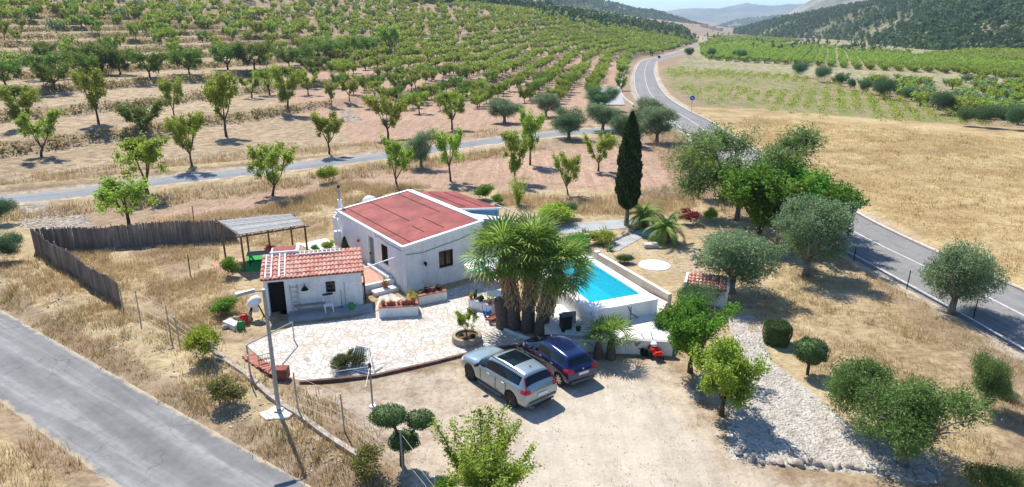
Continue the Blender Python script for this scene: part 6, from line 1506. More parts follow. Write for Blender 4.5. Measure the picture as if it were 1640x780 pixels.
q = MB(); q.tube([(0, 0, -.1), (-.02, .02, .5), (-.16, .05, 1.55)], [.42, .38, .33], 14); o = q.build('palm_stump', M['palm_trunk'], None, True); o.location = (-.42, 30.1, 0); tag(o, 'sawn off bare palm trunk at the left of the fan palms', 'palm stump')
for (x, y, h, lb, sd) in ((958, 573, .75, 'smaller left one of the two young palms before the low white wall', 21), (978, 574, .95, 'larger right one of the two young palms before the low white wall', 23)):
    p = P(x, y); r_ = empty('young_palm', p, 0, lb, 'palm tree', 'young palms before the low wall'); q = MB(); q.tube([(0, 0, -.05), (0, 0, h * .5), (0, 0, h)], [.24, .2, .13], 10); q.build('trunk', M['palm_trunk'], r_, True)
    V, Fq = fan_crown(sd, 14, (R(85), R(10)), .5 + h * .25, .42 + h * .3, .15); c_ = link('fronds', mesh_np('fronds', V, Fq), r_, F['palm']); c_.location.z = h
def date_palm(loc, h, L, lab, seed):
    rs = np.random.RandomState(seed); root = empty('date_palm', loc, 0, lab, 'palm tree', 'date palms'); q = MB(); q.tube([(0, 0, -.1), (0, 0, h * .5), (0, 0, h)], [.38, .36, .30], 12); q.build('trunk', M['palm_trunk'], root, True)
    parts = []
    for k in range(34):
        yaw = k * 2.4 + rs.uniform(-.2, .2); f = k / 34; pt = R(78 - 82 * f); l = L * rs.uniform(.85, 1.1); V = []; Fs = []; c0 = np.zeros(3); ang = pt; prev = c0
        for j in range(16):
            t_ = j / 15; nx_ = prev + np.array([math.cos(ang), 0, math.sin(ang)]) * l / 16; ang -= R(5.2 + 3 * f); w_ = .30 * l / 2 * math.sin(math.pi * min(1, .15 + t_ * .85)) ** .6
            for s_ in (-1, 1):
                o = len(V); tip = nx_ + np.array([.14 * l / 2, s_ * w_, -.10 * (1 + f)]); V += [prev, nx_, tip, (prev + tip) / 2]; Fs.append((o, o + 1, o + 2, o + 3))
            prev = nx_
        parts.append((rot_np(np.array(V), yaw, 0), np.array(Fs)))
    V, Fq = join_np(parts); c_ = link('fronds', mesh_np('fronds', V, Fq), root, F['palm']); c_.location.z = h
date_palm(P(1030, 363), .9, 2.0, 'date palm directly right of the cypress trunk', 31); date_palm(P(1064, 388), 1.0, 2.1, 'date palm nearer the gravel garden, right of the other', 33)
# agave and cactus-like plants in the bed
def spiky(loc, n, L, lab, name, w_=.07, leaf='olive', lo=20):
    rs = np.random.RandomState(int(loc[0] * 100)); V = []; Fs = []
    for k in range(n):
        a = k * 2.4; pt = R(rs.uniform(lo, 85)); l = L * rs.uniform(.8, 1.1); d_ = np.array([math.cos(a) * math.cos(pt), math.sin(a) * math.cos(pt), math.sin(pt)]); s_ = np.array([-math.sin(a), math.cos(a), 0]) * w_; o = len(V)
        V += [s_ * .6, d_ * l * .45 + s_, d_ * l, d_ * l * .45 - s_]; Fs.append((o, o + 1, o + 2, o + 3))
    o = link(name, mesh_np(name, np.array(V), np.array(Fs)), None, F[leaf]); o.location = loc; tag(o, lab, 'plant')
spiky(P(935, 384), 22, 1.0, 'tall spiky grey agave behind the grey block', 'agave', .09, 'olive', 45); spiky(P(968, 378), 26, .8, 'bright yucca on the stone edged bed left of the cypress', 'yucca', .06, 'almond', 10); spiky(P(977, 401), 24, .55, 'low blue grey agave at the pool wall end', 'agave', .08, 'olive', 10)
# ------------------------------------------------------------------ clipped plants
def clipped(name, blobs_, lab, pos, trunk=None, leaf='topiary', seed=1, dens=1700, lz=.06):
    root = empty(name, pos, 0, lab, 'clipped shrub'); rs = np.random.RandomState(seed)
    for (cx, cy, cz, rx, ry, rz_) in blobs_:
        n = int(dens * (rx * ry + ry * rz_ + rx * rz_) / .6); d = rs.normal(size=(n, 3)); d /= np.linalg.norm(d, axis=1)[:, None]
        k = (.90 + .2 * rs.uniform(0, 1, n) ** 2 + .07 * np.sin(d[:, 0] * 7 + d[:, 2] * 5 + seed) + .06 * np.sin(d[:, 1] * 9 + seed))[:, None]
        V, Fq = leaves_mesh(d * [rx, ry, rz_] * k + [cx, cy, cz], lz, rs, .6, out=d * .6)
        c_ = link('foliage_pad', mesh_np('pad', V, Fq), root, F[leaf]); q = MB(); q.ball((cx, cy, cz), .9, 3, (rx, ry, rz_)); q.build('inner_foliage', F[leaf], c_, True)
    if trunk:
        q = MB()
        for tpts, tr_ in trunk: q.tube(tpts, tr_, 7)
        q.build('trunk', M['bark'], root, True)
    return root
p = P(644, 746); k = 1 / px_m(p)
clipped('cloud_pruned_tree', [(-.38, -.05, 2.30, .70, .58, .34), (.78, .15, 2.0, .55, .50, .30), (.12, .0, 1.15, .58, .50, .36)], 'clipped tree with three dark green cushions at the lower photo edge', p,
        [([(0, 0, -.1), (.02, 0, .7), (-.05, 0, 1.3), (-.3, 0, 2.1)], [.1, .09, .07, .05]), ([(.03, 0, .9), (.4, .1, 1.4), (.75, .15, 1.85)], [.06, .05, .04])], leaf='topiary', seed=3, dens=2300).scale = (.86, .86, .86)
p = P(1293, 600); clipped('ball_tree', [(0, 0, 1.15, .68, .68, .52)], 'round clipped ball on a short stem in the stone bed', p, [([(0, 0, -.1), (0, 0, 1.0)], [.07, .06])], seed=5, dens=2600)
p = P(1243, 549); root = empty('clipped_drum', p, 0, 'clipped drum shaped shrub at the head of the stone bed', 'clipped shrub'); rs = np.random.RandomState(8); n = 5200
a = rs.uniform(0, 6.28, n); z = rs.uniform(0, 1, n); r2 = np.where(rs.uniform(size=n) < .4, np.sqrt(rs.uniform(size=n)) * .74, .74); z = np.where(r2 < .735, 1.0, z); z2 = (z - .20 * (r2 / .74) ** 4 * (z > .98)) * 1.15; r2 = r2 * np.where(z < .98, 1 - .16 * z ** 5 - .10 * (1 - z) ** 4, 1.0) + .05 * np.sin(a * 4 + z * 5)
V, Fq = leaves_mesh(np.stack([np.cos(a) * r2, np.sin(a) * r2, z2 + rs.normal(size=n) * .03], 1), .075, rs, .5, out=np.stack([np.cos(a) * .4, np.sin(a) * .4, np.full(n, .7)], 1)); link('foliage', mesh_np('f', V, Fq), root, F['topiary'])
MB().lathe([(.62, .0), (.66, .5), (.62, 1.0), (.3, 1.12)], (0, 0, 0), 18).build('inner_foliage', F['topiary'], root, True); root.scale = (.84, .84, .9)
# ------------------------------------------------------------------ round planter
p = P(745, 560); rp = empty('round_stone_planter', (-2.15, 28.55, 0), 0, 'round rough stone planter ring holding the thin sapling', 'planter')
MB().lathe([(.70, -.05), (.73, .2), (.70, .36), (.55, .37), (.53, .2)], (0, 0, 0), 28).build('stone_ring', M['stone_ring'], rp, True); MB().lathe([(.54, .18), (.54, .26)], (0, 0, 0), 20).build('soil', M['soil'], rp)
for (x, y, s_) in ((.25, -.1, .42), (-.3, .15, .3), (-.1, -.3, .3)): o = bpy.data.objects.new('plant', BM['b_jun']); C.objects.link(o); o.parent = rp; o.location = (x, y, .22); o.scale = (s_, s_, s_ * .7)
for o in list(C.objects):
    if o.name.startswith('sapling'): o.location = (-2.15, 28.55, .24)
# ------------------------------------------------------------------ junipers and fallen drying rack
for (x, y, w_, h_, lb) in ((545, 596, 42, 30, 'left half of the low brown green juniper pair on the patio edge'), (572, 590, 44, 34, 'right juniper on the patio edge, partly under the white rack')):
    bush('b_jun', x, y, w_, h_, lb, 'juniper_shrub', 'shrub', 'junipers on the patio edge')
p = P(578, 590); dr_ = empty('drying_rack', p + Vector((0, 0, .08)), R(-15), 'white wire drying rack tipped over the juniper', 'drying rack')
q = MB(); A_, B_, C_, D_ = (-.55, -.25, .02), (.75, -.2, .02), (.45, .05, .95), (-.15, .05, 1.0)
for a, b in ((A_, B_), (B_, C_), (C_, D_), (D_, A_)): q.bar(a, b, .04)
q.build('frame', M['white_paint'], dr_); q = MB()
for k in range(1, 8):
    f = k / 8; q.bar(Vector(A_).lerp(Vector(B_), f), Vector(D_).lerp(Vector(C_), f), .016)
q.build('wires', M['white_paint'], dr_); MB().bar((-.6, -.28, .03), (.8, -.5, .03), .07, .04).build('foot_bar', M['white_paint'], dr_); MB().bar((.75, -.2, .02), (.9, .3, .04), .05).build('foot_bar', M['white_paint'], dr_)
# rotary clothes line on a pole
p = P(597, 652); cl = empty('rotary_clothes_line', p, 0, 'rotary clothes line with thin arms folded out over the driveway edge', 'clothes line'); k_ = px_m(p)
MB().tube([(0, 0, -.05), (0, 0, 1.85)], .035, 8).build('pole', M['wood_grey'], cl); MB().lathe([(.16, -.02), (.14, .08)], (0, 0, 0), 12).build('base', M['concrete_white'], cl); MB().lathe([(.06, 1.75), (.05, 1.95)], (0, 0, 0), 8).build('hub', M['black_plastic'], cl)
for a in (20, 95, 190, 275): MB().bar((0, 0, 1.8), (1.35 * math.cos(R(a)), 1.35 * math.sin(R(a)), 1.98 if a < 100 else 1.7), .014).build('arm', M['galv'], cl)
# ------------------------------------------------------------------ tile stack
ts = empty('tile_stack', P(436, 606), 0, 'row of stacked red roof tiles along the verge edge of the patio', 'tile stack'); q = MB(); o0 = ts.location
path = [Vector((*G(x, y), 0)) for x, y in ((396, 574), (412, 586), (428, 597), (444, 607))]; rs_ = random.Random(2)
for i in range(22):
    f = i / 21 * (len(path) - 1); j = min(int(f), len(path) - 2); p_ = path[j].lerp(path[j + 1], f - j) - o0; hh = .30 if i > 10 else .16
    for l_ in range(3 if i > 10 else 2):
        rx = R(-40) + rs_.uniform(-.15, .15); c_, s_ = math.cos(R(35) + rs_.uniform(-.1, .1)), math.sin(R(35)); p2 = p_ + Vector((rs_.uniform(-.03, .03), rs_.uniform(-.03, .03), .06 + l_ * .11))
        q.bar(p2 - Vector((c_, s_, 0)) * .22, p2 + Vector((c_, s_, .05)) * .24, .13, .05)
q.build('tiles', M['red_tile'], ts); q = MB(); pe = Vector((*G(452, 611), 0)) - o0; q.box((pe.x - .28, pe.y - .2, 0), (pe.x + .28, pe.y + .28, .5)); q.build('brick_block', M['brick_red'], ts, bevel=.02)
cr = empty('wire_crate', P(428, 592) + Vector((0, 0, .1)), .5, 'thin wire crate lying on the red tile stack', 'crate'); q = MB()
for z in (.3, .55):
    for a, b in (((-.3, -.2), (.3, -.2)), ((.3, -.2), (.3, .2)), ((.3, .2), (-.3, .2)), ((-.3, .2), (-.3, -.2))): q.bar((*a, z), (*b, z), .018)
for k in range(7): q.bar((-.3 + .1 * k, -.2, .3), (-.3 + .1 * k, -.2, .55), .012); q.bar((-.3 + .1 * k, .2, .3), (-.3 + .1 * k, .2, .55), .012)
q.build('wire_frame', M['iron'], cr)
# ------------------------------------------------------------------ builder's corner: mixer, jerrycans, trough
cm_ = empty('cement_mixer', P(411, 510), R(30), 'white cement mixer tilted beside the shed doorway', 'cement mixer')
dm = MB().lathe([(.12, .42), (.30, .30), (.36, .0), (.30, -.28), (.18, -.45), (.19, -.47)], (0, 0, 0), 18).build('drum', M['white_paint'], cm_, True); dm.scale = (.78, .78, .85); dm.location = (0, 0, .95); dm.rotation_euler = (R(55), 0, R(60))
for a, b in (((-.35, -.3, 0), (-.1, 0, .9)), ((-.35, .3, 0), (-.1, 0, .9)), ((.4, -.25, 0), (.1, 0, .9)), ((.4, .25, 0), (.1, 0, .9))): MB().bar(a, b, .05).build('leg', M['iron'], cm_)
for y in (-.3, .3): q = MB(); q.lathe([(.14, y - .03), (.14, y + .03)], (-.35, 0, .14), 14, 'y'); q.build('wheel', M['rubber'], cm_)
q = MB(); q.box((-.14, -.16, .4), (.14, .16, .75)); q.build('motor_box', M['white_plastic'], cm_, bevel=.02)
def jerry(x, y, m, lb, s_=1):
    r_ = empty('jerrycan', P(x, y) + Vector((0, 0, .02)), R(20), lb, 'canister', 'canisters by the mixer'); r_.scale = (s_,) * 3; MB().box((-.18, -.1, 0), (.18, .1, .42)).build('body', M[m], r_, bevel=.03); MB().tube([(-.1, 0, .41), (-.1, 0, .5), (.08, 0, .5), (.08, 0, .41)], .018, 6).build('handle', M[m], r_); MB().lathe([(.035, .40), (.035, .46)], (.13, 0, 0), 8).build('cap', M['black_plastic'], r_)
jerry(392, 519, 'red_plastic', 'bright red canister on the ground left of the mixer', 1.15); jerry(387, 528, 'green_plastic', 'green canister in front of the bright red one', 1.0); jerry(397, 516, 'concrete', 'beige canister right behind the bright red one')
q = MB(); q.box((-.5, -.22, 0), (.5, .22, .28)); q.box((-.42, -.14, .281), (.42, .14, .30)); o = q.build('stone_trough', M['concrete_white'], None, bevel=.02); o.location = P(373, 524); o.rotation_euler.z = R(-35); tag(o, 'pale stone trough left of the green canister', 'trough')
for (x, y, lb, s_) in ((378, 512, 'loose pale rubble stone nearest the canisters', .8), (368, 515, 'loose pale rubble stone left of the canisters', 1.0), (362, 526, 'rubble stone at the patio corner by the trough', .9)):
    q = MB(); q.ball((0, 0, .1), .22 * s_, 2, (1, .8, .6), .15); o = q.build('rubble_stone', M['rock']); o.location = P(x, y); tag(o, lb, 'stone', 'rubble stones by the trough')
# pipe handrail at the patio corner
a_, b_ = Vector((*G(403, 612), 0)), P(470, 541); hr = empty('pipe_rail', a_, 0, 'long thin grey pipe rail from the verge post to the patio', 'rail')
MB().tube([(0, 0, -.1), (0, 0, 1.75)], .035, 8).build('post', M['galv'], hr); e_ = Vector((*G(468, 516, 1.0), 1.0)) - a_
MB().tube([(0, 0, 1.74), tuple(e_)], .03, 8).build('rail', M['galv'], hr); MB().tube([tuple(e_), (e_.x, e_.y, 0)], .03, 8).build('post', M['galv'], hr)
# ------------------------------------------------------------------ lamp post
lp = empty('lamp_post', (*G(448, 669), .1), 0, 'grey steel lamp post on a white concrete pad beside the front road', 'lamp post')
MB().tube([(0, 0, 0), (0, 0, 5.0)], [.085, .06], 10).build('pole', M['galv'], lp, True)
ad = Vector((G(400, 481, 5.0)[0] - lp.location.x, G(400, 481, 5.0)[1] - lp.location.y, 0)); ad = ad.normalized()
MB().tube([(0, 0, 4.95), tuple(ad * .35 + Vector((0, 0, 5.0)))], .035, 8).build('arm', M['galv'], lp)
q = MB(); c_ = ad * .3; s_ = Vector((-ad.y, ad.x, 0)); q.add([c_ + s_ * .08 + Vector((0, 0, 4.96)), c_ - s_ * .08 + Vector((0, 0, 4.96)), ad * 1.0 - s_ * .14 + Vector((0, 0, 4.94)), ad * 1.0 + s_ * .14 + Vector((0, 0, 4.94)), c_ + s_ * .06 + Vector((0, 0, 5.08)), c_ - s_ * .06 + Vector((0, 0, 5.08)), ad * .95 - s_ * .12 + Vector((0, 0, 5.04)), ad * .95 + s_ * .12 + Vector((0, 0, 5.04))], [(3, 2, 1, 0), (4, 5, 6, 7), (0, 1, 5, 4), (1, 2, 6, 5), (2, 3, 7, 6), (3, 0, 4, 7)])
q.build('lamp_head', M['galv'], lp, bevel=.01); q = MB(); q.box((-.14, -.14, .0), (.14, .14, .05)); q.build('base_plate', M['galv'], lp)
q = MB(); n = 12; q.prism([((.75 + .16 * math.sin(k * 2.3)) * math.cos(k * 6.283 / n), (.60 + .12 * math.cos(k * 1.7)) * math.sin(k * 6.283 / n)) for k in range(n)], -.1, .12); o = q.build('concrete_pad', M['concrete_white'], None, bevel=.02); o.scale = (.8, .8, .7); o.location = (*G(446, 672), zg(*G(446, 672)) + .0); tag(o, 'ragged white concrete pad under the lamp post', 'concrete pad')
lp.location.z = zg(lp.location.x, lp.location.y) + .1
# ------------------------------------------------------------------ fences of posts and wire
def wire_fence(pts, hs_, lab, mat, wires=4):
    r_ = empty('wire_fence', P(*pts[0]), 0, lab, 'fence'); W3 = [P(*p_) for p_ in pts]; o0 = r_.location; rs_ = random.Random(len(pts))
    for w3, h in zip(W3, hs_): a = w3 - o0; MB().tube([(a.x, a.y, a.z - .1), (a.x + rs_.uniform(-.04, .04), a.y, a.z + h)], .028, 6).build('post', M[mat], r_)
    q = MB()
    for i in range(len(W3) - 1):
        for k in range(wires):
            f = (k + 1) / (wires + .3); a, b = W3[i] - o0, W3[i + 1] - o0; q.bar(a + Vector((0, 0, hs_[i] * f)), b + Vector((0, 0, hs_[i + 1] * f)), .007)
    q.build('wire', M['galv'], r_)
wire_fence([(198, 498), (225, 515), (274, 541), (287, 548), (346, 590), (403, 618)], [1.3, 1.7, 1.7, 1.3, 1.3, 1.4], 'thin post and wire fence from the dark reed fence down the verge', 'galv')
wire_fence([(478, 661), (552, 692), (646, 768), (700, 830)], [1.75, 1.6, 1.9, 1.5], 'wire fence of grey posts along the lower driveway edge', 'galv')
wire_fence([(1340, 402), (1367, 418), (1452, 463), (1557, 515), (1660, 570)], [.9, 1.0, 1.15, 1.2, 1.2], 'wire fence of dark posts along the main road', 'iron')
for (x, y, h, lb) in ((305, 441, 1.3, 'single thin iron stake in the dry garden plot'), (311, 356, 1.3, 'single post behind the pergola')):
    o = MB().tube([(0, 0, -.1), (.03, 0, h)], .03, 6).build('garden_stake', M['iron']); o.location = P(x, y); tag(o, lb, 'stake')
# ------------------------------------------------------------------ bins, lamp, barrow, tiller
bi = empty('waste_bin', (2.55, 28.75, .62), .3, 'black waste bin on the pool terrace beside the palms', 'bin'); MB().prism([(-.24, -.24), (.24, -.24), (.24, .24), (-.24, .24)], 0, .62).build('body', M['black_plastic'], bi, bevel=.03); MB().box((-.27, -.27, .622), (.27, .27, .68)).build('lid', M['black_plastic'], bi, bevel=.02)
o = MB().box((-.35, -.03, 0), (.35, .03, .62)).build('grey_panel', M['galv'], None, bevel=.01); o.location = (2.75, 29.25, .62); o.rotation_euler.z = .2; tag(o, 'pale grey panel standing behind the black bin', 'panel')
gl = empty('globe_lamp', (*G(951, 524, .62), .70), 0, 'white globe lamp on a short post at the low wall', 'lamp'); MB().lathe([(.09, 0), (.06, .1), (.05, .5)], (0, 0, 0), 10).build('post', F['yellowgreen'] if 0 else M['concrete_white'], gl); MB().ball((0, 0, .60), .14, 3).build('globe', M['white_plastic'], gl, True)
for (x, y, h, lb) in ((902, 527, .35, 'small black pot on the wall top right of the bin'), (926, 526, .9, 'thin dark potted cactus on the wall top')):
    pot(Vector((*G(x, y + 4, .7), .70)), 1.0, lb, 2, .25 if h < .5 else .6, 'black_plastic', group='black pots on the low wall')
wb_ = empty('wheelbarrow', P(1017, 562) + Vector((0, 0, 0)), R(-60), 'wheelbarrow with a rusty load standing at the low wall', 'wheelbarrow')
q = MB(); V0 = [(-.28, -.2, .38), (.28, -.2, .38), (.28, .2, .38), (-.28, .2, .38), (-.42, -.3, .62), (.42, -.3, .62), (.42, .3, .62), (-.42, .3, .62)]; q.add(V0, [(3, 2, 1, 0), (0, 1, 5, 4), (1, 2, 6, 5), (2, 3, 7, 6), (3, 0, 4, 7)]); q.add([(-.36, -.25, .57), (.36, -.25, .57), (.36, .25, .57), (-.36, .25, .57)], [(0, 1, 2, 3)]); q.build('tray', M['wood_grey'], wb_, recalc=False)
for s_ in (-.27, .27): MB().bar((-.85, s_ * 1.1, .6), (.45, s_ * .4, .3), .035).build('handle', M['wood_grey'], wb_); MB().bar((-.3, s_, 0), (-.22, s_ * .9, .42), .035).build('leg', M['iron'], wb_)
q = MB(); q.lathe([(.19, -.04), (.19, .04)], (.55, 0, .19), 16, 'y'); q.build('wheel', M['rubber'], wb_)
tiller = empty('motor_tiller', P(1046, 571), R(-70), 'red motor tiller with a white fuel tank near the wheelbarrow', 'tiller')
MB().box((-.28, -.18, .3), (.28, .18, .52)).build('engine', M['red_paint'], tiller, bevel=.05); MB().ball((.0, 0, .62), .17, 2, (1.1, .9, .7)).build('fuel_tank', M['white_plastic'], tiller, True); MB().box((.25, -.22, .2), (.5, .22, .42)).build('hood', M['red_paint'], tiller, bevel=.06)
for s_ in (-.24, .24):
    q = MB(); q.lathe([(.2, s_ - .06), (.2, s_ + .06)], (0, 0, .2), 16, 'y'); q.build('wheel', M['rubber'], tiller); MB().tube([(-.2, s_ * .6, .45), (-.75, s_ * 1.1, .88)], .018, 6).build('handle', M['iron'], tiller)
q = MB()
for a in range(6): q.bar((.5, -.2 + a * .08, .2), (.5 + .16 * math.cos(a), -.2 + a * .08, .2 + .16 * math.sin(a)), .04)
q.build('tines', M['iron'], tiller)
# ------------------------------------------------------------------ stones
def stones(name, poly, n, lo, hi, lab, seed, mat='rock', z=0):
    rs = np.random.RandomState(seed); q = np.array(poly); pts = []
    while len(pts) < n:
        c_ = rs.uniform(q.min(0), q.max(0))
        if inpoly(np.array([c_[0]]), np.array([c_[1]]), poly)[0]: pts.append(c_)
    pts = np.array(pts); zz = Zf(pts[:, 0], pts[:, 1]); g_ = 2 * math.pi / 6; base = np.array([(math.cos(k * g_), math.sin(k * g_), 0) for k in range(6)] + [(.6 * math.cos(k * g_ + .5), .6 * math.sin(k * g_ + .5), .5) for k in range(6)])
    fs = np.array([(k, (k + 1) % 6, 6 + k) for k in range(6)] + [((k + 1) % 6, 6 + (k + 1) % 6, 6 + k) for k in range(6)] + [(6, 7, 8), (6, 8, 9), (6, 9, 10), (6, 10, 11)])
    s_ = rs.uniform(lo, hi, n) * rs.choice([.6, .8, 1, 1.3], n); V = base[None] * s_[:, None, None] * rs.uniform(.75, 1.25, (n, 12, 1)); a = rs.uniform(0, 6.28, n); ca, sa = np.cos(a)[:, None], np.sin(a)[:, None]
    X = V[..., 0] * ca - V[..., 1] * sa + pts[:, 0:1]; Y = V[..., 0] * sa + V[..., 1] * ca + pts[:, 1:2]; Zz = V[..., 2] * .8 + zz[:, None] - s_[:, None] * .05
    V = np.stack([X, Y, Zz], -1).reshape(-1, 3); Fq = (fs[None] + (np.arange(n) * 12)[:, None, None]).reshape(-1, 3); o = link(name, mesh_np(name, V, Fq), None, M[mat]); return tag(o, lab, 'stones', kind='stuff')
M['pale_stone'] = mat_noise('pale_field_stones', (.30, .24, .18), (.52, .44, .35), 1.6, .95, .4, .02, c3=(.62, .56, .49))
M['bed_stone'] = mat_noise('bed_stones', (.36, .325, .28), (.58, .54, .48), 1.6, .95, .4, .02, c3=(.68, .65, .60))
stones('stone_bed', GRAVEL, 8500, .018, .07, 'bed of loose pale stones between the driveway and the dry slope', 5, 'bed_stone')
stones('field_stones', PX((240, 345), (520, 290), (800, 250), (1060, 225), (1080, 300), (940, 330), (700, 300), (560, 300), (390, 340)), 2600, .03, .09, 'small clods and stones scattered over the red soil strip', 6, 'pale_stone')
stones('verge_stones', PX((0, 440), (200, 500), (400, 600), (520, 700), (600, 790), (470, 760), (300, 640), (100, 520), (0, 480)), 1600, .02, .06, 'pebbles scattered over the dry verge', 7, 'pale_stone')
stones('yard_stones', YARD2, 900, .03, .08, 'pebbles in the gravel garden', 8, 'pale_stone')
stones('rubble_heap', PX((25, 335), (60, 325), (140, 345), (150, 362), (90, 368), (30, 360)), 1500, .06, .16, 'heap of grey rubble behind the left end of the reed fence', 9, 'rock')
stones('rubble_heap', PX((545, 178), (560, 175), (580, 190), (565, 196), (548, 192)), 160, .15, .35, 'grey stone heap on the field corner behind the lane', 10, 'rock')
stones('rubble_heap', PX((1015, 310), (1075, 300), (1100, 310), (1060, 318), (1020, 320)), 500, .08, .2, 'line of grey stones behind the date palms', 11, 'rock')
q = MB(); q.ball((0, 0, .06), .16, 2, (1.1, .85, .75), .18); me_ = q.build('tmp', M['rock'], None, True); ROCKM = me_.data; bpy.data.objects.remove(me_)
def rock_row(pts, step, lab, grp, s_=1.0):
    path = catmull([G(*p_) for p_ in pts], .05); acc = 0; last = path[0]
    for p_ in path:
        acc += np.linalg.norm(p_ - last); last = p_
        if acc > step:
            acc = 0; o = bpy.data.objects.new('border_stone', ROCKM); C.objects.link(o); x, y = p_ + nr.normal(size=2) * .06; o.location = (x, y, zg(x, y)); o.rotation_euler = (rnd.uniform(-.3, .3), rnd.uniform(-.3, .3), rnd.uniform(0, 6.28)); k = rnd.uniform(.6, 1.25) * s_; o.scale = (k * 1.1, k, k); tag(o, lab, 'stone', grp)
rock_row([(1168, 718), (1205, 738), (1260, 742), (1330, 747), (1400, 755), (1480, 770), (1510, 770)], .30, 'pale border stone along the lower edge of the stone bed', 'border stones of the stone bed')
rock_row([(968, 398), (985, 386), (1004, 375), (1020, 366)], .28, 'brown border stone beside the sloping grey garden path', 'border stones of the sloping path', 1.2)
rock_row([(886, 383), (910, 380), (935, 375)], .28, 'small border stone below the upper grey garden path', 'border stones of the upper path', .9)
rock_row([(1108, 400), (1110, 412), (1116, 425), (1118, 440)], .5, 'border stone on the right rim of the gravel garden', 'border stones of the gravel garden', 1.1)
# terrace stone banks (dry stone faces)
# ------------------------------------------------------------------ road furniture
sg = empty('road_sign', P(1107, 181), R(-20), 'blue round sign on a thin post in the field beside the main road', 'sign'); k_ = 1 / px_m(sg.location)
MB().tube([(0, 0, 0), (0, 0, 2.6)], .04, 6).build('post', M['galv'], sg); q = MB(); q.lathe([(.42, -.02), (.42, .02)], (0, 0, 2.6), 20, 'y'); M['sign_blue'] = new_mat('sign_blue', .4, (.02, .10, .42)); q.build('sign_plate', M['sign_blue'], sg)
q = MB(); q.bar((-.2, -.035, 2.75), (.15, -.035, 2.5), .09, .02, up=(0, 1, 0)); q.build('white_arrow', M['white_paint'], sg)
sg2 = empty('road_sign', P(1055, 102), 0, 'small dark sign beside the far bend of the main road', 'sign'); MB().tube([(0, 0, 0), (0, 0, 2.6)], .07, 6).build('post', M['galv'], sg2); q = MB(); q.lathe([(.55, -.02), (.55, .02)], (0, 0, 2.6), 16, 'y'); q.build('sign_plate', M['iron'], sg2)
q = MB(); gp = [(22.6, 125), (24.2, 150), (33.5, 205), (44.5, 260)]; gw = catmull(gp, 4)
for a, b in zip(gw[:-1], gw[1:]): q.bar((*a, zg(*a) + .25), (*b, zg(*b) + .25), .3, .45)
o = q.build('low_stone_wall', M['concrete']); tag(o, 'low pale stone wall between the orchard rows and the main road', 'wall')
slab('concrete_apron', [(14.5, 128), (21.5, 128), (26, 165), (21, 166)], .02, .1, M['conc_grey'])
# distant village and farm buildings
def far_house(x, y, w_, d_, h, lab, m='plaster_cream', rm_='red_tile'):
    r_ = empty('distant_house', (x, y, float(Zf(x, y)) + .2), rnd.uniform(-.5, .5), lab, 'house', 'houses of the far village'); MB().box((-w_ / 2, -d_ / 2, -2), (w_ / 2, d_ / 2, h)).build('wall', M[m], r_)
    q = MB(); q.add([(-w_ / 2 - .4, -d_ / 2 - .4, h), (w_ / 2 + .4, -d_ / 2 - .4, h), (w_ / 2 + .4, d_ / 2 + .4, h), (-w_ / 2 - .4, d_ / 2 + .4, h), (-w_ / 2 - .4, 0, h + 1.8), (w_ / 2 + .4, 0, h + 1.8)], [(0, 1, 5, 4), (2, 3, 4, 5), (0, 4, 3), (1, 2, 5), (3, 2, 1, 0)]); q.build('roof', M[rm_], r_)
    q = MB(); [q.box((-w_ / 2 + w_ * (k + .35) / 4, -d_ / 2 - .03, h * .4), (-w_ / 2 + w_ * (k + .65) / 4, -d_ / 2 - .004, h * .7)) for k in range(4)]; q.build('windows', M['dark_glass'], r_)
for k in range(11):
    px = 1122 + k * 3.3; D = 1500 + (k * 37 % 160); r_ = ray(px, 50); x = r_[0] / r_[1] * D
    far_house(x, D, 4 + k % 3 * 2, 4, 2.6 + (k * 5 % 4) * 1.6, 'pale house with a red roof in the far village at the head of the road', 'plaster' if k % 2 else 'plaster_cream')
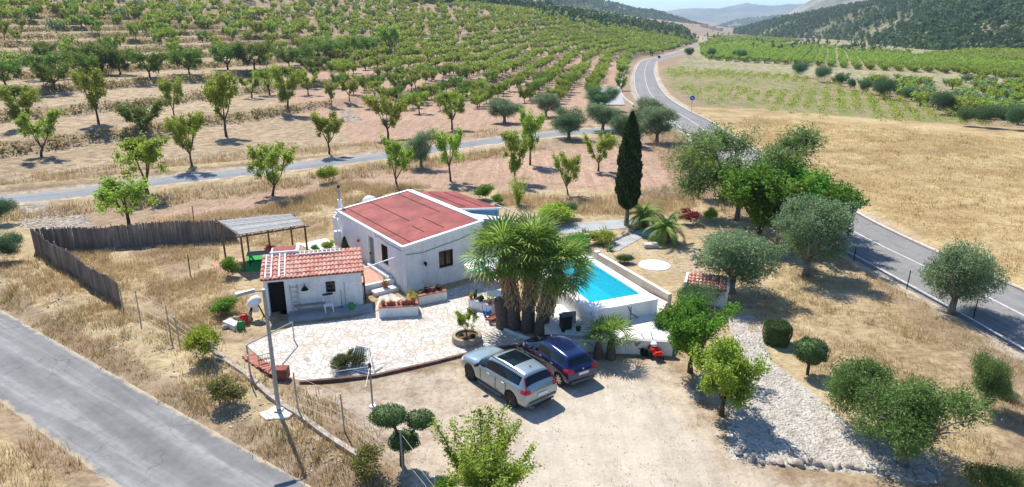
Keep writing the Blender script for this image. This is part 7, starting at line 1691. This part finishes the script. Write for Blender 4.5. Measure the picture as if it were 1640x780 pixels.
# ------------------------------------------------------------------ dry grass
def grass(name, poly, n, hlo, hhi, lab, seed, leaf='drygrass', blades=7, avoid=None, spread=.12, wd=.015, clump=0.0, extra=None):
    rs = np.random.RandomState(seed); q = np.array(poly, float); P0 = rs.uniform(q.min(0), q.max(0), (int(n * 3.2), 2)); P0 = P0[inpoly(P0[:, 0], P0[:, 1], poly)]
    if clump: P0 = P0[wob(P0[:, 0], P0[:, 1], .9, seed) + .5 * wob(P0[:, 0], P0[:, 1], 2.3, seed + 1) + rs.normal(size=len(P0)) * .35 > clump]
    if avoid:
        for a in avoid: P0 = P0[~inpoly(P0[:, 0], P0[:, 1], a)]
    P0 = P0[:n]; dm = polydist(P0[:, 0], P0[:, 1], FRONTs); P0 = P0[dm > 1.95]; dm = polydist(P0[:, 0], P0[:, 1], MAINs); P0 = P0[dm > 3.9]; dm = polydist(P0[:, 0], P0[:, 1], LANEs); P0 = P0[dm > 2.5]
    n = len(P0); zz = Zf(P0[:, 0], P0[:, 1]); B = np.repeat(np.concatenate([P0, zz[:, None]], 1), blades, 0); B[:, :2] += rs.normal(size=(len(B), 2)) * spread; m = len(B)
    h = rs.uniform(hlo, hhi, m) * np.repeat(rs.uniform(.6, 1.3, n), blades); a = rs.uniform(0, 6.28, m); l = rs.uniform(.15, .7, m) * h; w_ = wd * (h / .3) ** .5
    s_ = np.stack([-np.sin(a), np.cos(a), a * 0], 1) * w_[:, None]; d_ = np.stack([np.cos(a) * l, np.sin(a) * l, h], 1); md = np.stack([np.cos(a) * l * .35, np.sin(a) * l * .35, h * .55], 1)
    V = np.stack([B - s_ * .6 - [0, 0, .02], B + s_ * .6 - [0, 0, .02], B + md + s_ * .5, B + d_, B + md - s_ * .5], 1).reshape(-1, 3)
    Fq = (np.array([[0, 1, 2, 4], [4, 2, 3, 3]])[None] + (np.arange(m) * 5)[:, None, None]); F4 = Fq[:, 0]; F3 = Fq[:, 1, :3]
    V2 = V; me = mesh_np(name, V2, np.concatenate([F4]) ); me3 = None
    # tips as a second triangle set: reuse quads with a split vertex is costly, so keep the pointed quad
    Vq = np.stack([B - s_ - [0, 0, .02], B + s_ - [0, 0, .02], B + d_ + s_ * .15, B + d_ - s_ * .15], 1).reshape(-1, 3); me = mesh_np(name, Vq, np.arange(4 * m).reshape(m, 4))
    o = link(name, me, None, F[leaf]); return tag(o, lab, 'grass', kind='stuff')
VERGE = [(-48, 42), (-32, 42), (-27, 42), (-20.9, 32.6), (-15.5, 29.5), (-12.3, 26.0), (-9.6, 24.2), (-7, 22.9), (-5, 20.5), (-3.5, 17.5), (-3, 13), (-6, 15), (-18.5, 24), (-29, 31.5), (-44, 41)]
grass('verge_grass', VERGE, 9500, .08, .30, 'dry yellow grass covering the verge beside the front road', 1, blades=13, clump=-.25)
grass('verge_weeds', VERGE, 700, .15, .42, 'greener weeds among the dry verge grass', 2, 'weed', 12, spread=.16, clump=.25)
grass('near_verge_grass', [(-40, 30), (-32, 31), (-20.8, 23.6), (-12.8, 18), (-6, 13), (-20, 10), (-34, 14)], 3600, .10, .35, 'dry grass on the near side of the front road', 3, blades=9, clump=-.2)
GARD = [G(60, 408), G(300, 395), G(350, 400), G(352, 430), G(395, 470), G(400, 530), G(350, 560), G(230, 520), G(190, 480)]
grass('plot_grass', GARD, 4200, .06, .28, 'dry grass of the fenced plot behind the shed', 4, blades=10, clump=-.15)
grass('plot_grass', [G(455, 395), G(300, 395), G(380, 378), G(500, 345), G(535, 350), G(520, 375)], 1300, .05, .22, 'thin dry grass behind the pergola', 14, blades=8, clump=0)
BACK = [G(240, 350), G(380, 378), G(500, 340), G(540, 340), G(640, 305), G(700, 300), G(560, 292), G(400, 338)]
grass('back_grass', BACK, 3200, .15, .5, 'tall pale dry grass behind the house', 5, blades=9, clump=-.3, spread=.2)
grass('back_grass', [G(800, 330), G(940, 345), G(1060, 345), G(1120, 330), G(1080, 300), G(940, 320), G(800, 310)], 1500, .15, .5, 'tall dry grass on the strip behind the garden path', 6, blades=9, clump=0, spread=.2)
SLOPE = [(13.3, 33), (16, 38), (21.2, 46), (22, 36), (23.5, 28), (27, 18), (22, 14), (15, 16), (16, 19), (13.5, 22), (12.6, 26), (11.6, 30)]
grass('slope_grass', SLOPE, 6000, .05, .20, 'short dry grass on the slope between the stone bed and the main road', 7, blades=7, clump=-.1)
grass('roadside_grass', [(20.3, 48), (21.5, 62), (24, 85), (25, 105), (20, 100), (17, 80), (15, 60), (17, 50)], 1800, .15, .45, 'dry grass between the big trees and the main road', 8, blades=8)
grass('golden_field', [(29.6, 38), (29.6, 58), (31, 78), (33, 100), (40, 112), (58, 98), (75, 80), (70, 60), (60, 48), (48, 38), (34, 26), (31, 22)], 9000, .08, .24, 'golden dry grass of the field across the main road', 9, leaf='goldgrass', blades=7, clump=-.6, spread=.28, wd=.035)
grass('lane_bank_grass', [(-44, 51), (-33, 57), (-20, 66), (-8, 75), (2, 82), (4, 80), (-6, 71), (-18, 62), (-32, 52.5), (-44, 47)], 3200, .2, .55, 'dry weeds on the bank below the side lane', 10, blades=9, clump=-.25, spread=.25, wd=.03)
grass('lane_bank_grass', [(-60, 56), (-46, 61), (-36, 69), (-22, 77), (-10, 85), (0, 92), (-3, 94), (-14, 88), (-26, 81), (-40, 72), (-60, 62)], 2600, .2, .5, 'dry weeds along the far side of the side lane', 11, blades=8, clump=-.1, spread=.3, wd=.03)
stones('drive_pebbles', DRIVE, 2600, .012, .035, 'pebbles scattered over the gravel driveway', 15, 'pale_stone')
grass('driveway_tufts', DRIVE, 420, .04, .14, 'sparse dry tufts growing in the driveway', 16, blades=10, clump=.45)
grass('field_weeds', [(30, 40), (31, 78), (36, 108), (58, 98), (70, 60), (48, 38), (34, 26)], 500, .15, .4, 'green weeds dotted over the golden field', 17, 'weed', 12, spread=.2, clump=.5)
grass('slope_weeds', SLOPE, 260, .1, .3, 'green weeds dotted over the dry slope', 18, 'weed', 12, spread=.15, clump=.3)
# weeds on the terrace banks: where the hillside is steep
rs = np.random.RandomState(21); qx = rs.uniform(-150, 20, 90000); qy = rs.uniform(60, 240, 90000); e_ = .5
sl_ = np.hypot((T(qx + e_, qy) - T(qx - e_, qy)), (T(qx, qy + e_) - T(qx, qy - e_))); ok = (sl_ > .42) & (hill_s(qx, qy) > -6); qx, qy = qx[ok][:9000], qy[ok][:9000]
pz = Zf(qx, qy); nb = 8; B = np.repeat(np.stack([qx, qy, pz], 1), nb, 0) + rs.normal(size=(len(qx) * nb, 3)) * [.45, .45, .05]; B[:, 2] += np.abs(rs.normal(size=len(B))) * .35
V, Fq = leaves_mesh(B, .42, rs, .45, up=.4); h_ = len(Fq) // 2
o = link('bank_weeds', mesh_np('bank_weeds', V[:h_ * 4], Fq[:h_]), None, F['weed']); tag(o, 'dry weeds growing on the stone banks of the terraces', 'weeds', kind='stuff')
o = link('bank_grass', mesh_np('bank_grass', V[h_ * 4:], Fq[h_:] - h_ * 4), None, F['drygrass']); tag(o, 'straw coloured grass on the stone banks of the terraces', 'grass', kind='stuff')

# ------------------------------------------------------------------ air
hz = MB(); hz.box((-9000, -1700, -65), (9000, 11500, 330)); hm = bpy.data.materials.new('thin_haze'); hm.use_nodes = True
hn = hm.node_tree; [hn.nodes.remove(n_) for n_ in list(hn.nodes) if n_.type == 'BSDF_PRINCIPLED']; pv = hn.nodes.new('ShaderNodeVolumePrincipled'); pv.inputs['Density'].default_value = .00014
pv.inputs['Color'].default_value = (.62, .78, 1.0, 1); pv.inputs['Anisotropy'].default_value = .2; hn.links.new(pv.outputs[0], hn.nodes['Material Output'].inputs['Volume'])
o = hz.build('haze', hm); tag(o, 'thin blue haze filling the whole valley', 'haze', kind='stuff')
